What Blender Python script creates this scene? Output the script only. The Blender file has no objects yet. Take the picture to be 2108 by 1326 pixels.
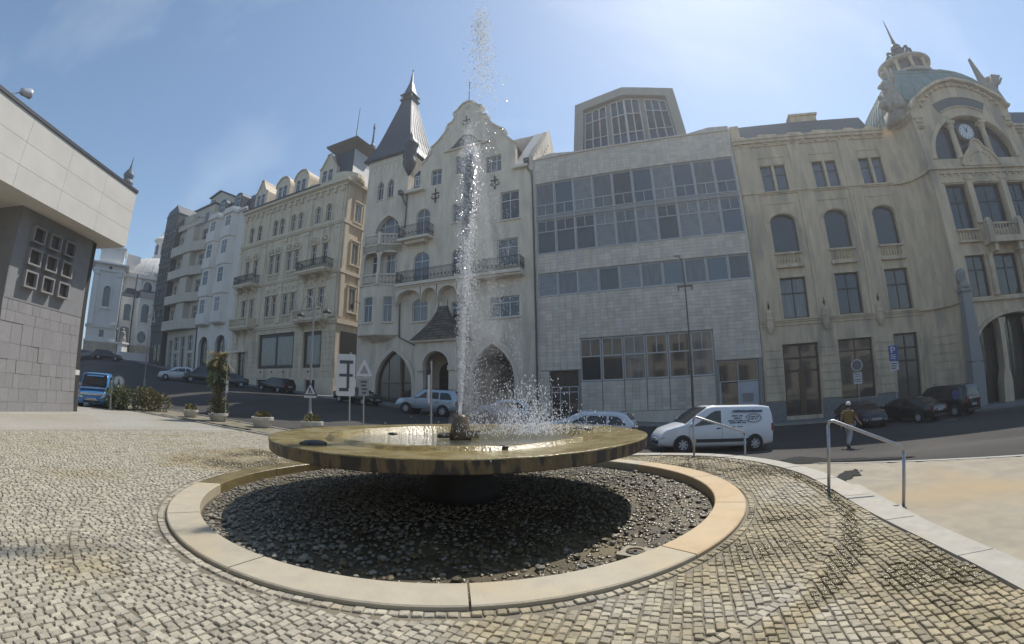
import bpy, bmesh, math, random
import numpy as np
from mathutils import Vector, Matrix
rad = math.radians
rng = random.Random(11)
scene = bpy.context.scene
col = scene.collection

# ------------------------------------------------------------ camera (wide action-camera lens)
CAMH = 1.70
cam = bpy.data.cameras.new('camera')
cam_o = bpy.data.objects.new('camera', cam)
col.objects.link(cam_o)
cam.type = 'PANO'
cam.panorama_type = 'FISHEYE_LENS_POLYNOMIAL'
cam.sensor_width = 36.0
cam.sensor_fit = 'HORIZONTAL'
_a = (2108.0 / 36.0) / 914.978
cam.fisheye_fov = rad(170)
cam.fisheye_polynomial_k0 = 0.0
cam.fisheye_polynomial_k1 = -_a
cam.fisheye_polynomial_k2 = 0.0
cam.fisheye_polynomial_k3 = 0.057088 * _a ** 3
cam.fisheye_polynomial_k4 = 0.0
cam.clip_start = 0.05
cam.clip_end = 6000.0
cam_o.matrix_world = (Matrix.Translation((0, 0, CAMH)) @ Matrix.Rotation(rad(90 + 9.7115), 4, 'X')
                      @ Matrix.Rotation(rad(-0.753), 4, 'Z'))
scene.camera = cam_o

# ------------------------------------------------------------ daylight
SUN_AZ, SUN_EL = rad(38.0), rad(55.5)
world = bpy.data.worlds.new('World')
scene.world = world
world.use_nodes = True
wn = world.node_tree
wn.nodes.clear()
w_out = wn.nodes.new('ShaderNodeOutputWorld')
w_bg = wn.nodes.new('ShaderNodeBackground')
w_sky = wn.nodes.new('ShaderNodeTexSky')
w_sky.sky_type = 'NISHITA'
w_sky.sun_disc = False
w_sky.sun_elevation = SUN_EL
w_sky.sun_rotation = SUN_AZ
w_sky.altitude = 400
w_sky.air_density = 1.0
w_sky.dust_density = 0.35
w_sky.ozone_density = 1.0
w_tc = wn.nodes.new('ShaderNodeTexCoord')
w_map = wn.nodes.new('ShaderNodeMapping')
w_map.inputs['Rotation'].default_value = (0.5, 0.35, 0.6)
w_map.inputs['Scale'].default_value = (1.1, 5.0, 3.0)
w_noise = wn.nodes.new('ShaderNodeTexNoise')
w_noise.inputs['Scale'].default_value = 1.3
w_noise.inputs['Detail'].default_value = 7.0
w_noise.inputs['Roughness'].default_value = 0.55
w_ramp = wn.nodes.new('ShaderNodeMapRange')
w_ramp.inputs['From Min'].default_value = 0.52
w_ramp.inputs['From Max'].default_value = 0.9
w_ramp.inputs['To Max'].default_value = 0.22
w_mix = wn.nodes.new('ShaderNodeMix')
w_mix.data_type = 'RGBA'
w_mix.inputs['B'].default_value = (7.0, 7.4, 8.0, 1)
L = wn.links.new
L(w_tc.outputs['Generated'], w_map.inputs['Vector'])
L(w_map.outputs['Vector'], w_noise.inputs['Vector'])
L(w_noise.outputs['Fac'], w_ramp.inputs['Value'])
L(w_ramp.outputs['Result'], w_mix.inputs['Factor'])
L(w_sky.outputs['Color'], w_mix.inputs['A'])
w_tint = wn.nodes.new('ShaderNodeMix')
w_tint.data_type = 'RGBA'
w_tint.blend_type = 'MULTIPLY'
w_tint.inputs['Factor'].default_value = 1.0
w_tint.inputs['B'].default_value = (0.95, 1.0, 0.97, 1)
L(w_mix.outputs['Result'], w_tint.inputs['A'])
L(w_tint.outputs['Result'], w_bg.inputs['Color'])
L(w_bg.outputs['Background'], w_out.inputs['Surface'])
w_bg.inputs['Strength'].default_value = 0.124

sun = bpy.data.lights.new('sun', 'SUN')
sun.energy = 3.6
sun.angle = rad(0.53)
sun.color = (1.0, 0.95, 0.87)
sun_o = bpy.data.objects.new('sun', sun)
col.objects.link(sun_o)
_sd = Vector((math.sin(SUN_AZ) * math.cos(SUN_EL), math.cos(SUN_AZ) * math.cos(SUN_EL), math.sin(SUN_EL)))
sun_o.rotation_euler = _sd.to_track_quat('Z', 'Y').to_euler()

scene.view_settings.view_transform = 'Standard'
scene.view_settings.look = 'None'
scene.view_settings.exposure = 0.42
scene.view_settings.gamma = 1.0
scene.view_settings.use_curve_mapping = False
scene.render.engine = 'CYCLES'
scene.cycles.use_denoising = True
scene.cycles.max_bounces = 6
scene.cycles.diffuse_bounces = 3
scene.cycles.glossy_bounces = 3
scene.cycles.transmission_bounces = 4
scene.cycles.transparent_max_bounces = 12
scene.cycles.volume_bounces = 0
scene.cycles.caustics_reflective = False
scene.cycles.caustics_refractive = False

# ------------------------------------------------------------ helpers
class MB:
    """collects faces of one mesh object"""
    def __init__(s):
        s.v = []; s.f = []
    def add(s, pts, faces):
        b = len(s.v)
        s.v.extend(pts)
        s.f.extend([tuple(b + i for i in f) for f in faces])
        return s
    def poly(s, pts):
        return s.add(list(pts), [tuple(range(len(pts)))])
    def box(s, x0, x1, y0, y1, z0, z1):
        return s.add([(x0, y0, z0), (x1, y0, z0), (x1, y1, z0), (x0, y1, z0), (x0, y0, z1), (x1, y0, z1), (x1, y1, z1), (x0, y1, z1)],
                     [(0, 3, 2, 1), (4, 5, 6, 7), (0, 1, 5, 4), (1, 2, 6, 5), (2, 3, 7, 6), (3, 0, 4, 7)])
    def prism(s, pts, y0, y1):
        """polygon given as (x,z), extruded along y"""
        n = len(pts)
        s.add([(p[0], y0, p[1]) for p in pts] + [(p[0], y1, p[1]) for p in pts],
              [tuple(range(n)), tuple(range(2 * n - 1, n - 1, -1))] + [(i, i + n, (i + 1) % n + n, (i + 1) % n) for i in range(n)])
        return s
    def prismz(s, pts, z0, z1):
        """polygon given as (x,y), extruded along z"""
        n = len(pts)
        s.add([(p[0], p[1], z0) for p in pts] + [(p[0], p[1], z1) for p in pts],
              [tuple(range(n - 1, -1, -1)), tuple(range(n, 2 * n))] + [(i, (i + 1) % n, (i + 1) % n + n, i + n) for i in range(n)])
        return s
    def frustum(s, a, za, b, zb, cap=True):
        """ring a (x,y list) at za to ring b at zb"""
        n = len(a)
        f = [(i, (i + 1) % n, (i + 1) % n + n, i + n) for i in range(n)]
        if cap:
            f += [tuple(range(n - 1, -1, -1)), tuple(range(n, 2 * n))]
        return s.add([(p[0], p[1], za) for p in a] + [(p[0], p[1], zb) for p in b], f)
    def lathe(s, prof, cx=0, cy=0, seg=16, sx=1.0, sy=1.0, a0=0.0):
        b = len(s.v)
        m = len(prof)
        for r, z in prof:
            for k in range(seg):
                a = a0 + 2 * math.pi * k / seg
                s.v.append((cx + r * sx * math.cos(a), cy + r * sy * math.sin(a), z))
        for i in range(m - 1):
            for k in range(seg):
                k2 = (k + 1) % seg
                s.f.append((b + i * seg + k, b + i * seg + k2, b + (i + 1) * seg + k2, b + (i + 1) * seg + k))
        if prof[0][0] > 1e-6: s.f.append(tuple(b + k for k in range(seg - 1, -1, -1)))
        if prof[-1][0] > 1e-6: s.f.append(tuple(b + (m - 1) * seg + k for k in range(seg)))
        return s
    def tube(s, pts, r, seg=6, closed=False):
        pts = [Vector(p) for p in pts]
        rs = r if isinstance(r, (list, tuple)) else [r] * len(pts)
        b = len(s.v); n = len(pts)
        prev = None
        for i, p in enumerate(pts):
            t = (pts[min(i + 1, n - 1)] - pts[max(i - 1, 0)])
            if t.length < 1e-9: t = Vector((0, 0, 1))
            t.normalize()
            if prev is None:
                u = t.orthogonal().normalized()
            else:
                u = prev - t * prev.dot(t)
                u = u.normalized() if u.length > 1e-6 else t.orthogonal().normalized()
            prev = u
            w = t.cross(u)
            for k in range(seg):
                a = 2 * math.pi * k / seg
                q = p + (u * math.cos(a) + w * math.sin(a)) * rs[i]
                s.v.append((q.x, q.y, q.z))
        for i in range(n - 1):
            for k in range(seg):
                k2 = (k + 1) % seg
                s.f.append((b + i * seg + k, b + i * seg + k2, b + (i + 1) * seg + k2, b + (i + 1) * seg + k))
        s.f.append(tuple(b + k for k in range(seg - 1, -1, -1)))
        s.f.append(tuple(b + (n - 1) * seg + k for k in range(seg)))
        return s
    def ball(s, c, r, seg=8, rings=5, sz=1.0):
        prof = [(r * math.sin(math.pi * i / rings), c[2] - r * sz * math.cos(math.pi * i / rings)) for i in range(rings + 1)]
        prof[0] = (0.0005, prof[0][1]); prof[-1] = (0.0005, prof[-1][1])
        return s.lathe(prof, c[0], c[1], seg)
    def xform(s, m, start=0):
        for i in range(start, len(s.v)):
            q = m @ Vector(s.v[i]); s.v[i] = (q.x, q.y, q.z)
        return s
    def mesh(s, name, mat=None, org=(0, 0, 0), smooth=False):
        me = bpy.data.meshes.new(name)
        ox, oy, oz = org
        me.from_pydata([(p[0] - ox, p[1] - oy, p[2] - oz) for p in s.v], [], s.f)
        if mat: me.materials.append(mat)
        if smooth: me.polygons.foreach_set('use_smooth', [True] * len(me.polygons))
        return me
    def build(s, name, mat=None, parent=None, org=(0, 0, 0), smooth=False):
        return put(name, s.mesh(name, mat, org, smooth), parent)

def pieces(mb):
    """groups of faces that touch: one MB per separate piece"""
    n = len(mb.v); par = list(range(n))
    def find(a):
        while par[a] != a:
            par[a] = par[par[a]]; a = par[a]
        return a
    for f in mb.f:
        r0 = find(f[0])
        for i in f[1:]: par[find(i)] = r0
    isl = {}
    for f in mb.f: isl.setdefault(find(f[0]), []).append(f)
    bx = []
    for r0, fs in isl.items():
        vs = [mb.v[i] for f in fs for i in f]
        bx.append([[min(v[c] for v in vs) - .012 for c in range(3)], [max(v[c] for v in vs) + .012 for c in range(3)], fs])
    k = len(bx)
    if k < 2 or k > 120: return [mb]
    g = list(range(k))
    def fg(a):
        while g[a] != a: a = g[a]
        return a
    for i in range(k):
        for j in range(i):
            if all(bx[i][0][c] <= bx[j][1][c] and bx[j][0][c] <= bx[i][1][c] for c in range(3)): g[fg(i)] = fg(j)
    grp = {}
    for i in range(k): grp.setdefault(fg(i), []).extend(bx[i][2])
    if len(grp) < 2 or len(grp) > 30: return [mb]
    out = []
    for fs in grp.values():
        q = MB(); mp = {}
        for f in fs:
            for i in f:
                if i not in mp: mp[i] = len(q.v); q.v.append(mb.v[i])
            q.f.append(tuple(mp[i] for i in f))
        out.append(q)
    return out

def put(name, me, parent=None, loc=None, rot=None):
    o = bpy.data.objects.new(name, me)
    col.objects.link(o)
    if parent is not None: o.parent = parent
    if loc is not None: o.location = loc
    if rot is not None: o.rotation_euler = rot
    return o

def tag(o, label=None, cat=None, group=None, kind=None):
    if label: o['label'] = label
    if cat: o['category'] = cat
    if group: o['group'] = group
    if kind: o['kind'] = kind
    return o

def empty(name, loc=(0, 0, 0), rz=0.0):
    o = bpy.data.objects.new(name, None)
    o.empty_display_size = 0.3
    col.objects.link(o)
    o.location = loc
    o.rotation_euler = (0, 0, rz)
    return o

def copy_tree(o, parent=None):
    c = o.copy()
    col.objects.link(c)
    c.parent = parent
    for ch in list(o.children):
        copy_tree(ch, c)
    return c

# ------------------------------------------------------------ materials
MATS = {}
def mat(name, color, rough=0.7, var=0.12, scale=3.0, bump=0.0, bscale=40.0, metal=0.0, spec=0.5, stretch=None, color2=None,
        c2scale=1.0, c2lo=0.45, c2hi=0.65, ior=1.5, coat=0.0, island=0.0, trans=0.0, emit=None):
    if name in MATS: return MATS[name]
    m = bpy.data.materials.new(name)
    m.use_nodes = True
    t = m.node_tree
    p = t.nodes['Principled BSDF']
    p.inputs['Roughness'].default_value = rough
    p.inputs['Metallic'].default_value = metal
    p.inputs['IOR'].default_value = ior
    p.inputs['Specular IOR Level'].default_value = spec
    p.inputs['Coat Weight'].default_value = coat
    p.inputs['Transmission Weight'].default_value = trans
    tc = t.nodes.new('ShaderNodeTexCoord')
    mp = t.nodes.new('ShaderNodeMapping')
    if stretch: mp.inputs['Scale'].default_value = stretch
    t.links.new(tc.outputs['Object'], mp.inputs['Vector'])
    base = None
    n1 = t.nodes.new('ShaderNodeTexNoise')
    n1.inputs['Scale'].default_value = scale
    n1.inputs['Detail'].default_value = 6
    n1.inputs['Roughness'].default_value = 0.62
    t.links.new(mp.outputs['Vector'], n1.inputs['Vector'])
    mx = t.nodes.new('ShaderNodeMix'); mx.data_type = 'RGBA'
    c = color
    mx.inputs['A'].default_value = (c[0] * (1 - var), c[1] * (1 - var), c[2] * (1 - var * 0.9), 1)
    mx.inputs['B'].default_value = (min(1, c[0] * (1 + var)), min(1, c[1] * (1 + var)), min(1, c[2] * (1 + var * 0.9)), 1)
    mr = t.nodes.new('ShaderNodeMapRange')
    mr.inputs['From Min'].default_value = 0.3; mr.inputs['From Max'].default_value = 0.7
    t.links.new(n1.outputs['Fac'], mr.inputs['Value'])
    t.links.new(mr.outputs['Result'], mx.inputs['Factor'])
    out = mx.outputs['Result']
    if color2 is not None:
        n2 = t.nodes.new('ShaderNodeTexNoise')
        n2.inputs['Scale'].default_value = c2scale
        n2.inputs['Detail'].default_value = 5
        t.links.new(mp.outputs['Vector'], n2.inputs['Vector'])
        mr2 = t.nodes.new('ShaderNodeMapRange')
        mr2.inputs['From Min'].default_value = c2lo; mr2.inputs['From Max'].default_value = c2hi
        t.links.new(n2.outputs['Fac'], mr2.inputs['Value'])
        mx2 = t.nodes.new('ShaderNodeMix'); mx2.data_type = 'RGBA'
        mx2.inputs['B'].default_value = (*color2, 1)
        t.links.new(mr2.outputs['Result'], mx2.inputs['Factor'])
        t.links.new(out, mx2.inputs['A'])
        out = mx2.outputs['Result']
    if island > 0:
        g = t.nodes.new('ShaderNodeNewGeometry')
        mi = t.nodes.new('ShaderNodeMapRange')
        mi.inputs['To Min'].default_value = 1 - island; mi.inputs['To Max'].default_value = 1 + island
        oi = t.nodes.new('ShaderNodeObjectInfo')
        ad = t.nodes.new('ShaderNodeMath'); ad.operation = 'ADD'
        fr = t.nodes.new('ShaderNodeMath'); fr.operation = 'FRACT'
        t.links.new(g.outputs['Random Per Island'], ad.inputs[0])
        t.links.new(oi.outputs['Random'], ad.inputs[1])
        t.links.new(ad.outputs[0], fr.inputs[0])
        t.links.new(fr.outputs[0], mi.inputs['Value'])
        mm = t.nodes.new('ShaderNodeMix'); mm.data_type = 'RGBA'; mm.blend_type = 'MULTIPLY'
        mm.inputs['Factor'].default_value = 1.0
        t.links.new(out, mm.inputs['A'])
        t.links.new(mi.outputs['Result'], mm.inputs['B'])
        out = mm.outputs['Result']
    t.links.new(out, p.inputs['Base Color'])
    if bump > 0:
        n3 = t.nodes.new('ShaderNodeTexNoise')
        n3.inputs['Scale'].default_value = bscale
        n3.inputs['Detail'].default_value = 4
        t.links.new(tc.outputs['Object'], n3.inputs['Vector'])
        bp = t.nodes.new('ShaderNodeBump')
        bp.inputs['Strength'].default_value = bump
        bp.inputs['Distance'].default_value = 0.02
        t.links.new(n3.outputs['Fac'], bp.inputs['Height'])
        t.links.new(bp.outputs['Normal'], p.inputs['Normal'])
    if emit:
        p.inputs['Emission Color'].default_value = (*emit[:3], 1)
        p.inputs['Emission Strength'].default_value = emit[3]
    m['p'] = 1
    MATS[name] = m
    return m

STR = (1.2, 1.2, 0.28)     # vertical streaks of weathering on facades
M_bank = mat('bank_stucco', (0.66, 0.53, 0.37), 0.85, 0.17, 1.6, 0.3, 30, stretch=STR, color2=(0.43, 0.36, 0.27), c2scale=0.9, c2lo=.5, c2hi=.68)
M_bankstone = mat('bank_stone_base', (0.22, 0.22, 0.21), 0.8, 0.15, 3, 0.3, 25)
M_grey = mat('grey_cladding', (0.69, 0.60, 0.50), 0.75, 0.14, 2.0, 0.25, 20, stretch=STR, island=0.10, color2=(.56, .49, .415), c2scale=.5, c2lo=.5, c2hi=.75)
M_greycon = mat('grey_concrete', (0.66, 0.58, 0.485), 0.8, 0.12, 1.5, 0.2, 20, stretch=STR)
M_joint = mat('dark_joint', (0.30, 0.28, 0.25), 0.9, 0.1)
M_guild = mat('cream_render', (0.75, 0.645, 0.51), 0.88, 0.14, 1.5, 0.3, 25, stretch=STR, color2=(0.57, 0.495, 0.395), c2scale=0.8, c2lo=.5, c2hi=.68)
M_guildtrim = mat('cream_trim', (0.74, 0.645, 0.52), 0.8, 0.08, 2.0, 0.1, 25)
M_hotel = mat('hotel_yellow', (0.71, 0.585, 0.425), 0.85, 0.16, 1.6, 0.25, 30, stretch=STR, color2=(0.50, 0.42, 0.31), c2scale=1.0, c2lo=.5, c2hi=.66)
M_hoteltrim = mat('hotel_trim', (0.70, 0.595, 0.445), 0.8, 0.13, 3.0, 0.15, 30)
M_white = mat('white_render', (0.78, 0.72, 0.655), 0.88, 0.07, 1.0, 0.15, 25, stretch=STR)
M_beige = mat('beige_render', (0.60, 0.53, 0.44), 0.88, 0.08, 1.0, 0.15, 25, stretch=STR)
M_darkf = mat('dark_facade', (0.10, 0.095, 0.085), 0.7, 0.2, 2.0, 0.1, 25)
M_church = mat('church_white', (0.70, 0.68, 0.64), 0.88, 0.07, 0.8, 0.15, 25, stretch=STR)
M_churchstone = mat('church_plinth', (0.42, 0.36, 0.27), 0.9, 0.22, 1.6, 0.5, 12)
M_slate = mat('slate_roof', (0.035, 0.045, 0.06), 0.45, 0.3, 6, 0.4, 30, spec=0.5)
M_tin = mat('tin_roof', (0.42, 0.41, 0.38), 0.45, 0.15, 2, 0.1, 8, metal=0.25)
M_tinroof2 = mat('pale_roof', (0.55, 0.53, 0.50), 0.55, 0.12, 1.5, 0.1, 8)
M_copper = mat('copper_green', (0.18, 0.255, 0.235), 0.6, 0.18, 1.8, 0.15, 12, color2=(0.25, 0.29, 0.265), c2scale=1.1)
M_shingle = mat('brown_shingle', (0.13, 0.105, 0.085), 0.85, 0.3, 8, 0.4, 40, island=0.35)
M_frame = mat('white_window_frame', (0.62, 0.61, 0.58), 0.5, 0.05, 5)
M_framegrey = mat('pale_aluminium_frame', (0.55, 0.55, 0.54), 0.45, 0.05, 5)
M_framedark = mat('dark_wood_frame', (0.075, 0.055, 0.04), 0.5, 0.15, 5)
M_wood = mat('brown_door_wood', (0.12, 0.075, 0.04), 0.55, 0.25, 4, 0.1, 30, stretch=(6, 6, 1))
M_glass = mat('dark_glass', (0.03, 0.035, 0.042), 0.04, 0.2, 0.7, ior=1.75)
M_glassb = mat('blue_glass', (0.07, 0.08, 0.095), 0.05, 0.3, 0.35, ior=1.95)
M_glassc = mat('curtained_glass', (0.16, 0.155, 0.15), 0.06, 0.35, 2.2, ior=1.7, stretch=(3, 3, 0.3))
M_glasspale = mat('flare_pale_glass', (0.25, 0.245, 0.245), 0.08, 0.3, 1.2, ior=1.6, stretch=(1, 1, 3))  # paleness painted in for the flare veil over the office panes
M_glassm = mat('brown_glass', (0.085, 0.075, 0.065), 0.05, 0.3, 0.8, ior=1.75)
M_iron = mat('black_iron', (0.022, 0.022, 0.025), 0.5, 0.2, 8)
M_steel = mat('galvanised_steel', (0.42, 0.42, 0.43), 0.38, 0.1, 20, metal=0.75)
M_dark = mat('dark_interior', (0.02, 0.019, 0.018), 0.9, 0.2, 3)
M_pipe = mat('brown_downpipe', (0.11, 0.095, 0.085), 0.5, 0.15, 4)
GLASSES = [M_glass, M_glassb, M_glassc, M_glassm, M_glasspale]

# ------------------------------------------------------------ street frame: s along the row of facades, n across the street
TH = rad(111.6)
DX, DY = math.sin(TH), math.cos(TH)
NX, NY = -DY, DX
ROT = math.atan2(DY, DX)
def sn(s, n): return (s * DX + n * NX, s * DY + n * NY)
def to_sn(x, y): return (x * DX + y * DY, x * NX + y * NY)
def smooth(a, b, x):
    t = min(1.0, max(0.0, (x - a) / (b - a)))
    return t * t * (3 - 2 * t)
_ZS = [(-400, 22), (-200, 14.5), (-120, 9.6), (-94, 7.4), (-74, 5.3), (-64, 4.25), (-52, 2.95), (-34, 1.65), (-17, 0.42), (-8, -0.25), (2, -0.85), (6, -0.95), (40, -1.0), (400, -1.2)]
def zs(s):
    for (a, za), (b, zb) in zip(_ZS, _ZS[1:]):
        if s <= b:
            return za + (zb - za) * min(1, max(0, (s - a) / (b - a)))
    return -1.2
def zp(x): return 0.022 * max(0.0, -x - 5.0) if x > -30 else 0.55
def zground(x, y):
    """street level outside the plaza"""
    s, n = to_sn(x, y)
    near = -0.30 * smooth(-9.0, 1.5, s) + (zp(x) - 0.03) * (1 - smooth(-9.0, 1.5, s))
    w = smooth(10.5, 19.0, n) if s > -8 else smooth(11.0, 26.0, n)
    if -12 < s <= -8:
        k = (s + 12) / 4.0
        w = k * smooth(10.5, 19.0, n) + (1 - k) * smooth(11.0, 26.0, n)
    return near * (1 - w) + zs(s) * w
FX, FY = -1.0, 8.3          # centre of the fountain
_PLZ = [(2.8, -14.0), (2.72, 0.0), (2.70, 3.3), (2.45, 6.0), (2.40, 7.8), (2.25, 9.2), (1.75, 10.65), (1.1, 11.65), (0.2, 12.3), (-1.5, 12.55), (-6.0, 12.3),
        (-14.4, 11.5), (-22.0, 11.6), (-30.5, 10.6), (-34.0, 10.4)]       # (s,n) inner edge of the kerb
# ------------------------------------------------------------ ground
def grid_sheet(name, xs, ys, zf, keep, material, smooth_=True):
    idx = {}; V = []; F = []
    def vid(i, j):
        if (i, j) not in idx:
            idx[(i, j)] = len(V)
            x, y = xs[i], ys[j]
            wx, wy = sn(x, y)
            V.append((wx, wy, zf(wx, wy)))
        return idx[(i, j)]
    for i in range(len(xs) - 1):
        for j in range(len(ys) - 1):
            cx, cy = (xs[i] + xs[i + 1]) / 2, (ys[j] + ys[j + 1]) / 2
            if keep(cx, cy):
                F.append((vid(i, j), vid(i + 1, j), vid(i + 1, j + 1), vid(i, j + 1)))
    me = bpy.data.meshes.new(name)
    me.from_pydata(V, [], F)
    me.materials.append(material)
    if smooth_: me.polygons.foreach_set('use_smooth', [True] * len(F))
    return put(name, me)

def in_poly(x, y, P):
    c = False
    n = len(P)
    for i in range(n):
        x1, y1 = P[i]; x2, y2 = P[(i + 1) % n]
        if (y1 > y) != (y2 > y) and x < (x2 - x1) * (y - y1) / (y2 - y1) + x1:
            c = not c
    return c
PLAZA = _PLZ + [(-34.0, -14.0)]
def offset_line(P, dist):
    """shift an open polyline to its left side by dist"""
    out = []
    for i, p in enumerate(P):
        a = P[max(i - 1, 0)]; b = P[min(i + 1, len(P) - 1)]
        tx, ty = b[0] - a[0], b[1] - a[1]
        l = math.hypot(tx, ty)
        out.append((p[0] - ty / l * dist, p[1] + tx / l * dist))
    return out
def arange(a, b, st): return list(np.arange(a, b + st * 0.5, st))
_inner = offset_line(_PLZ, 0.55) + [(-33.4, -13.4)]

M_asph = mat('asphalt', (0.058, 0.053, 0.049), 0.9, 0.2, 0.35, 0.6, 90, color2=(0.085, 0.078, 0.070), c2scale=0.15, spec=.3)
M_conc = mat('stained_concrete', (0.315, 0.275, 0.205), 0.85, 0.16, 2.2, 0.35, 60, color2=(0.38, 0.285, 0.16), c2scale=0.28, c2lo=.5, c2hi=.72)
xs = [-1500, -900, -500, -300, -200, -150, -120, -100, -85, -70, -60, -50, -45] + arange(-40, 30, 0.7) + [32, 36, 42, 50, 65, 90, 130, 200, 320, 600, 1500]
ys = [-1500, -700, -300, -120, -60, -35, -22] + arange(-15, 38, 0.7) + [40, 45, 52, 60, 80, 110, 160, 260, 500, 1500]
def zg_low(x, y):
    s, n = to_sn(x, y)
    z = zground(x, y)
    if in_poly(s, n, _inner): z -= 0.5
    return z
tag(grid_sheet('street_ground', xs, ys, zg_low, lambda a, b: True, M_asph), kind='structure')

# pavement along the facades, a step above the street
M_pave = mat('grey_pavement', (0.20, 0.195, 0.185), 0.85, 0.15, 1.0, 0.3, 50)
PAVE_N = 32.2
mb = MB()
ss = arange(-82, 19.0, 2.0)
for a, b in zip(ss, ss[1:]):
    za, zb = zs(a) + 0.13, zs(b) + 0.13
    p = [sn(a, PAVE_N), sn(b, PAVE_N), sn(b, 36), sn(a, 36)]
    mb.add([(*p[0], za), (*p[1], zb), (*p[2], zb), (*p[3], za), (*p[0], za - .3), (*p[1], zb - .3)], [(0, 1, 2, 3), (0, 4, 5, 1)])
ss = arange(19.0, 60, 2.0)
for a, b in zip(ss, ss[1:]):
    p = [sn(a, 29.2), sn(b, 29.2), sn(b, 36), sn(a, 36)]
    za = zs(a) + .13
    mb.add([(*p[0], za), (*p[1], za), (*p[2], za), (*p[3], za), (*p[0], za - .3), (*p[1], za - .3)], [(0, 1, 2, 3), (0, 4, 5, 1)])
p0, p1 = sn(19.0, 29.2), sn(19.0, PAVE_N)
mb.poly([(*p0, zs(19) + .13), (*p1, zs(19) + .13), (*p1, zs(19) - .2), (*p0, zs(19) - .2)])
tag(mb.build('pavement', M_pave), kind='structure')
kst = empty('pavement_kerb'); tag(kst, kind='structure')
M_kerb = mat('granite_kerb', (0.36, 0.34, 0.30), 0.8, 0.15, 6, 0.3, 60, island=0.06)
for a in arange(-34, 18, 2.0):
    p = [sn(a + .02, PAVE_N - .22), sn(a + 1.98, PAVE_N - .22), sn(a + 1.98, PAVE_N - .003), sn(a + .02, PAVE_N - .003)]
    m = MB(); z0, z1 = zs(a) + .135, zs(a + 2) + .135
    m.add([(*p[0], z0), (*p[1], z1), (*p[2], z1), (*p[3], z0), (*p[0], z0 - .25), (*p[1], z1 - .25), (*p[2], z1 - .25), (*p[3], z0 - .25)],
          [(0, 1, 2, 3), (0, 4, 5, 1), (1, 5, 6, 2), (3, 2, 6, 7), (0, 3, 7, 4)])
    m.build('kerb_stone', M_kerb, kst)

# concrete apron right of the steps, white edge line, wet patches, lane marks
APR = [(3.05, 12.55), (4.2, 11.75), (5.4, 11.1), (7.9, 9.95), (16, 7.0), (30, 3.0), (30, -12), (3.0, -12), (2.9, 3.0), (2.85, 8.0), (2.6, 10.6)]
tag(grid_sheet('concrete_apron', arange(2.3, 30, 0.3), arange(-12, 13, 0.3), lambda x, y: zground(x, y) + 0.006, lambda a, b: in_poly(a, b, APR), M_conc), kind='structure')
M_paint = mat('white_road_paint', (0.62, 0.61, 0.58), 0.7, 0.2, 8)
def strip(name, pts, w, material, dz, label=None):
    m = MB(); P = []
    for a, b in zip(pts, pts[1:]):
        k = max(1, int(math.hypot(b[0] - a[0], b[1] - a[1]) / 0.6))
        P += [(a[0] + (b[0] - a[0]) * i / k, a[1] + (b[1] - a[1]) * i / k) for i in range(k)]
    P.append(pts[-1])
    A = offset_line(P, w / 2); B = offset_line(P, -w / 2)
    def g(p):
        x, y = sn(*p); return (x, y, zground(x, y) + dz)
    for i in range(len(P) - 1):
        m.poly([g(A[i]), g(B[i]), g(B[i + 1]), g(A[i + 1])])
    return m.build(name, material)
M_line = mat('pale_edge_strip', (0.40, 0.385, 0.35), 0.75, 0.15, 5, 0.2, 40)
tag(strip('apron_edge_strip', [(3.05, 12.6), (4.2, 11.8), (5.4, 11.13), (7.9, 9.98), (16, 7.0), (30, 3.0)], 0.16, M_line, 0.016), kind='structure')
for k, (a, b) in enumerate([((20.5, 24.3), (23.0, 23.4)), ((27.5, 21.8), (30.0, 20.9)), ((13.5, 26.6), (16.0, 25.8))]):
    tag(strip('lane_marking', [a, b], 0.13, M_paint, 0.012), kind='structure')
tag(strip('kerb_side_marking', [(-30, 31.0), (-20, 31.0), (-8, 31.2)], 0.10, M_paint, 0.012), kind='structure')
M_wet = mat('wet_asphalt', (0.035, 0.034, 0.033), 0.25, 0.2, 2)
def patch(name, pts, material, dz, label, cat):
    P = []
    n = len(pts)
    for i in range(n):
        a, b = pts[i], pts[(i + 1) % n]
        for k in range(5):
            t = k / 5.0
            P.append((a[0] + (b[0] - a[0]) * t + rng.uniform(-.1, .1), a[1] + (b[1] - a[1]) * t + rng.uniform(-.1, .1)))
    xs_, ys_ = [q[0] for q in P], [q[1] for q in P]
    return tag(grid_sheet(name, arange(min(xs_), max(xs_), .07), arange(min(ys_), max(ys_), .07), lambda x, y: zground(x, y) + dz, lambda a, b: in_poly(a, b, P), material), kind='structure')
patch('wet_patch', [(2.75, 12.7), (3.0, 14.2), (3.5, 15.6), (4.05, 16.0), (4.2, 13.6), (5.15, 12.5), (6.25, 11.75), (5.2, 11.75), (3.9, 12.35), (3.4, 12.2)], M_wet, 0.02, '', '')
patch('wet_patch', [(3.02, 9.4), (3.45, 10.25), (4.05, 10.6), (4.0, 10.3), (3.55, 9.75), (3.05, 9.15)], M_wet, 0.022, '', '')

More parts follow.
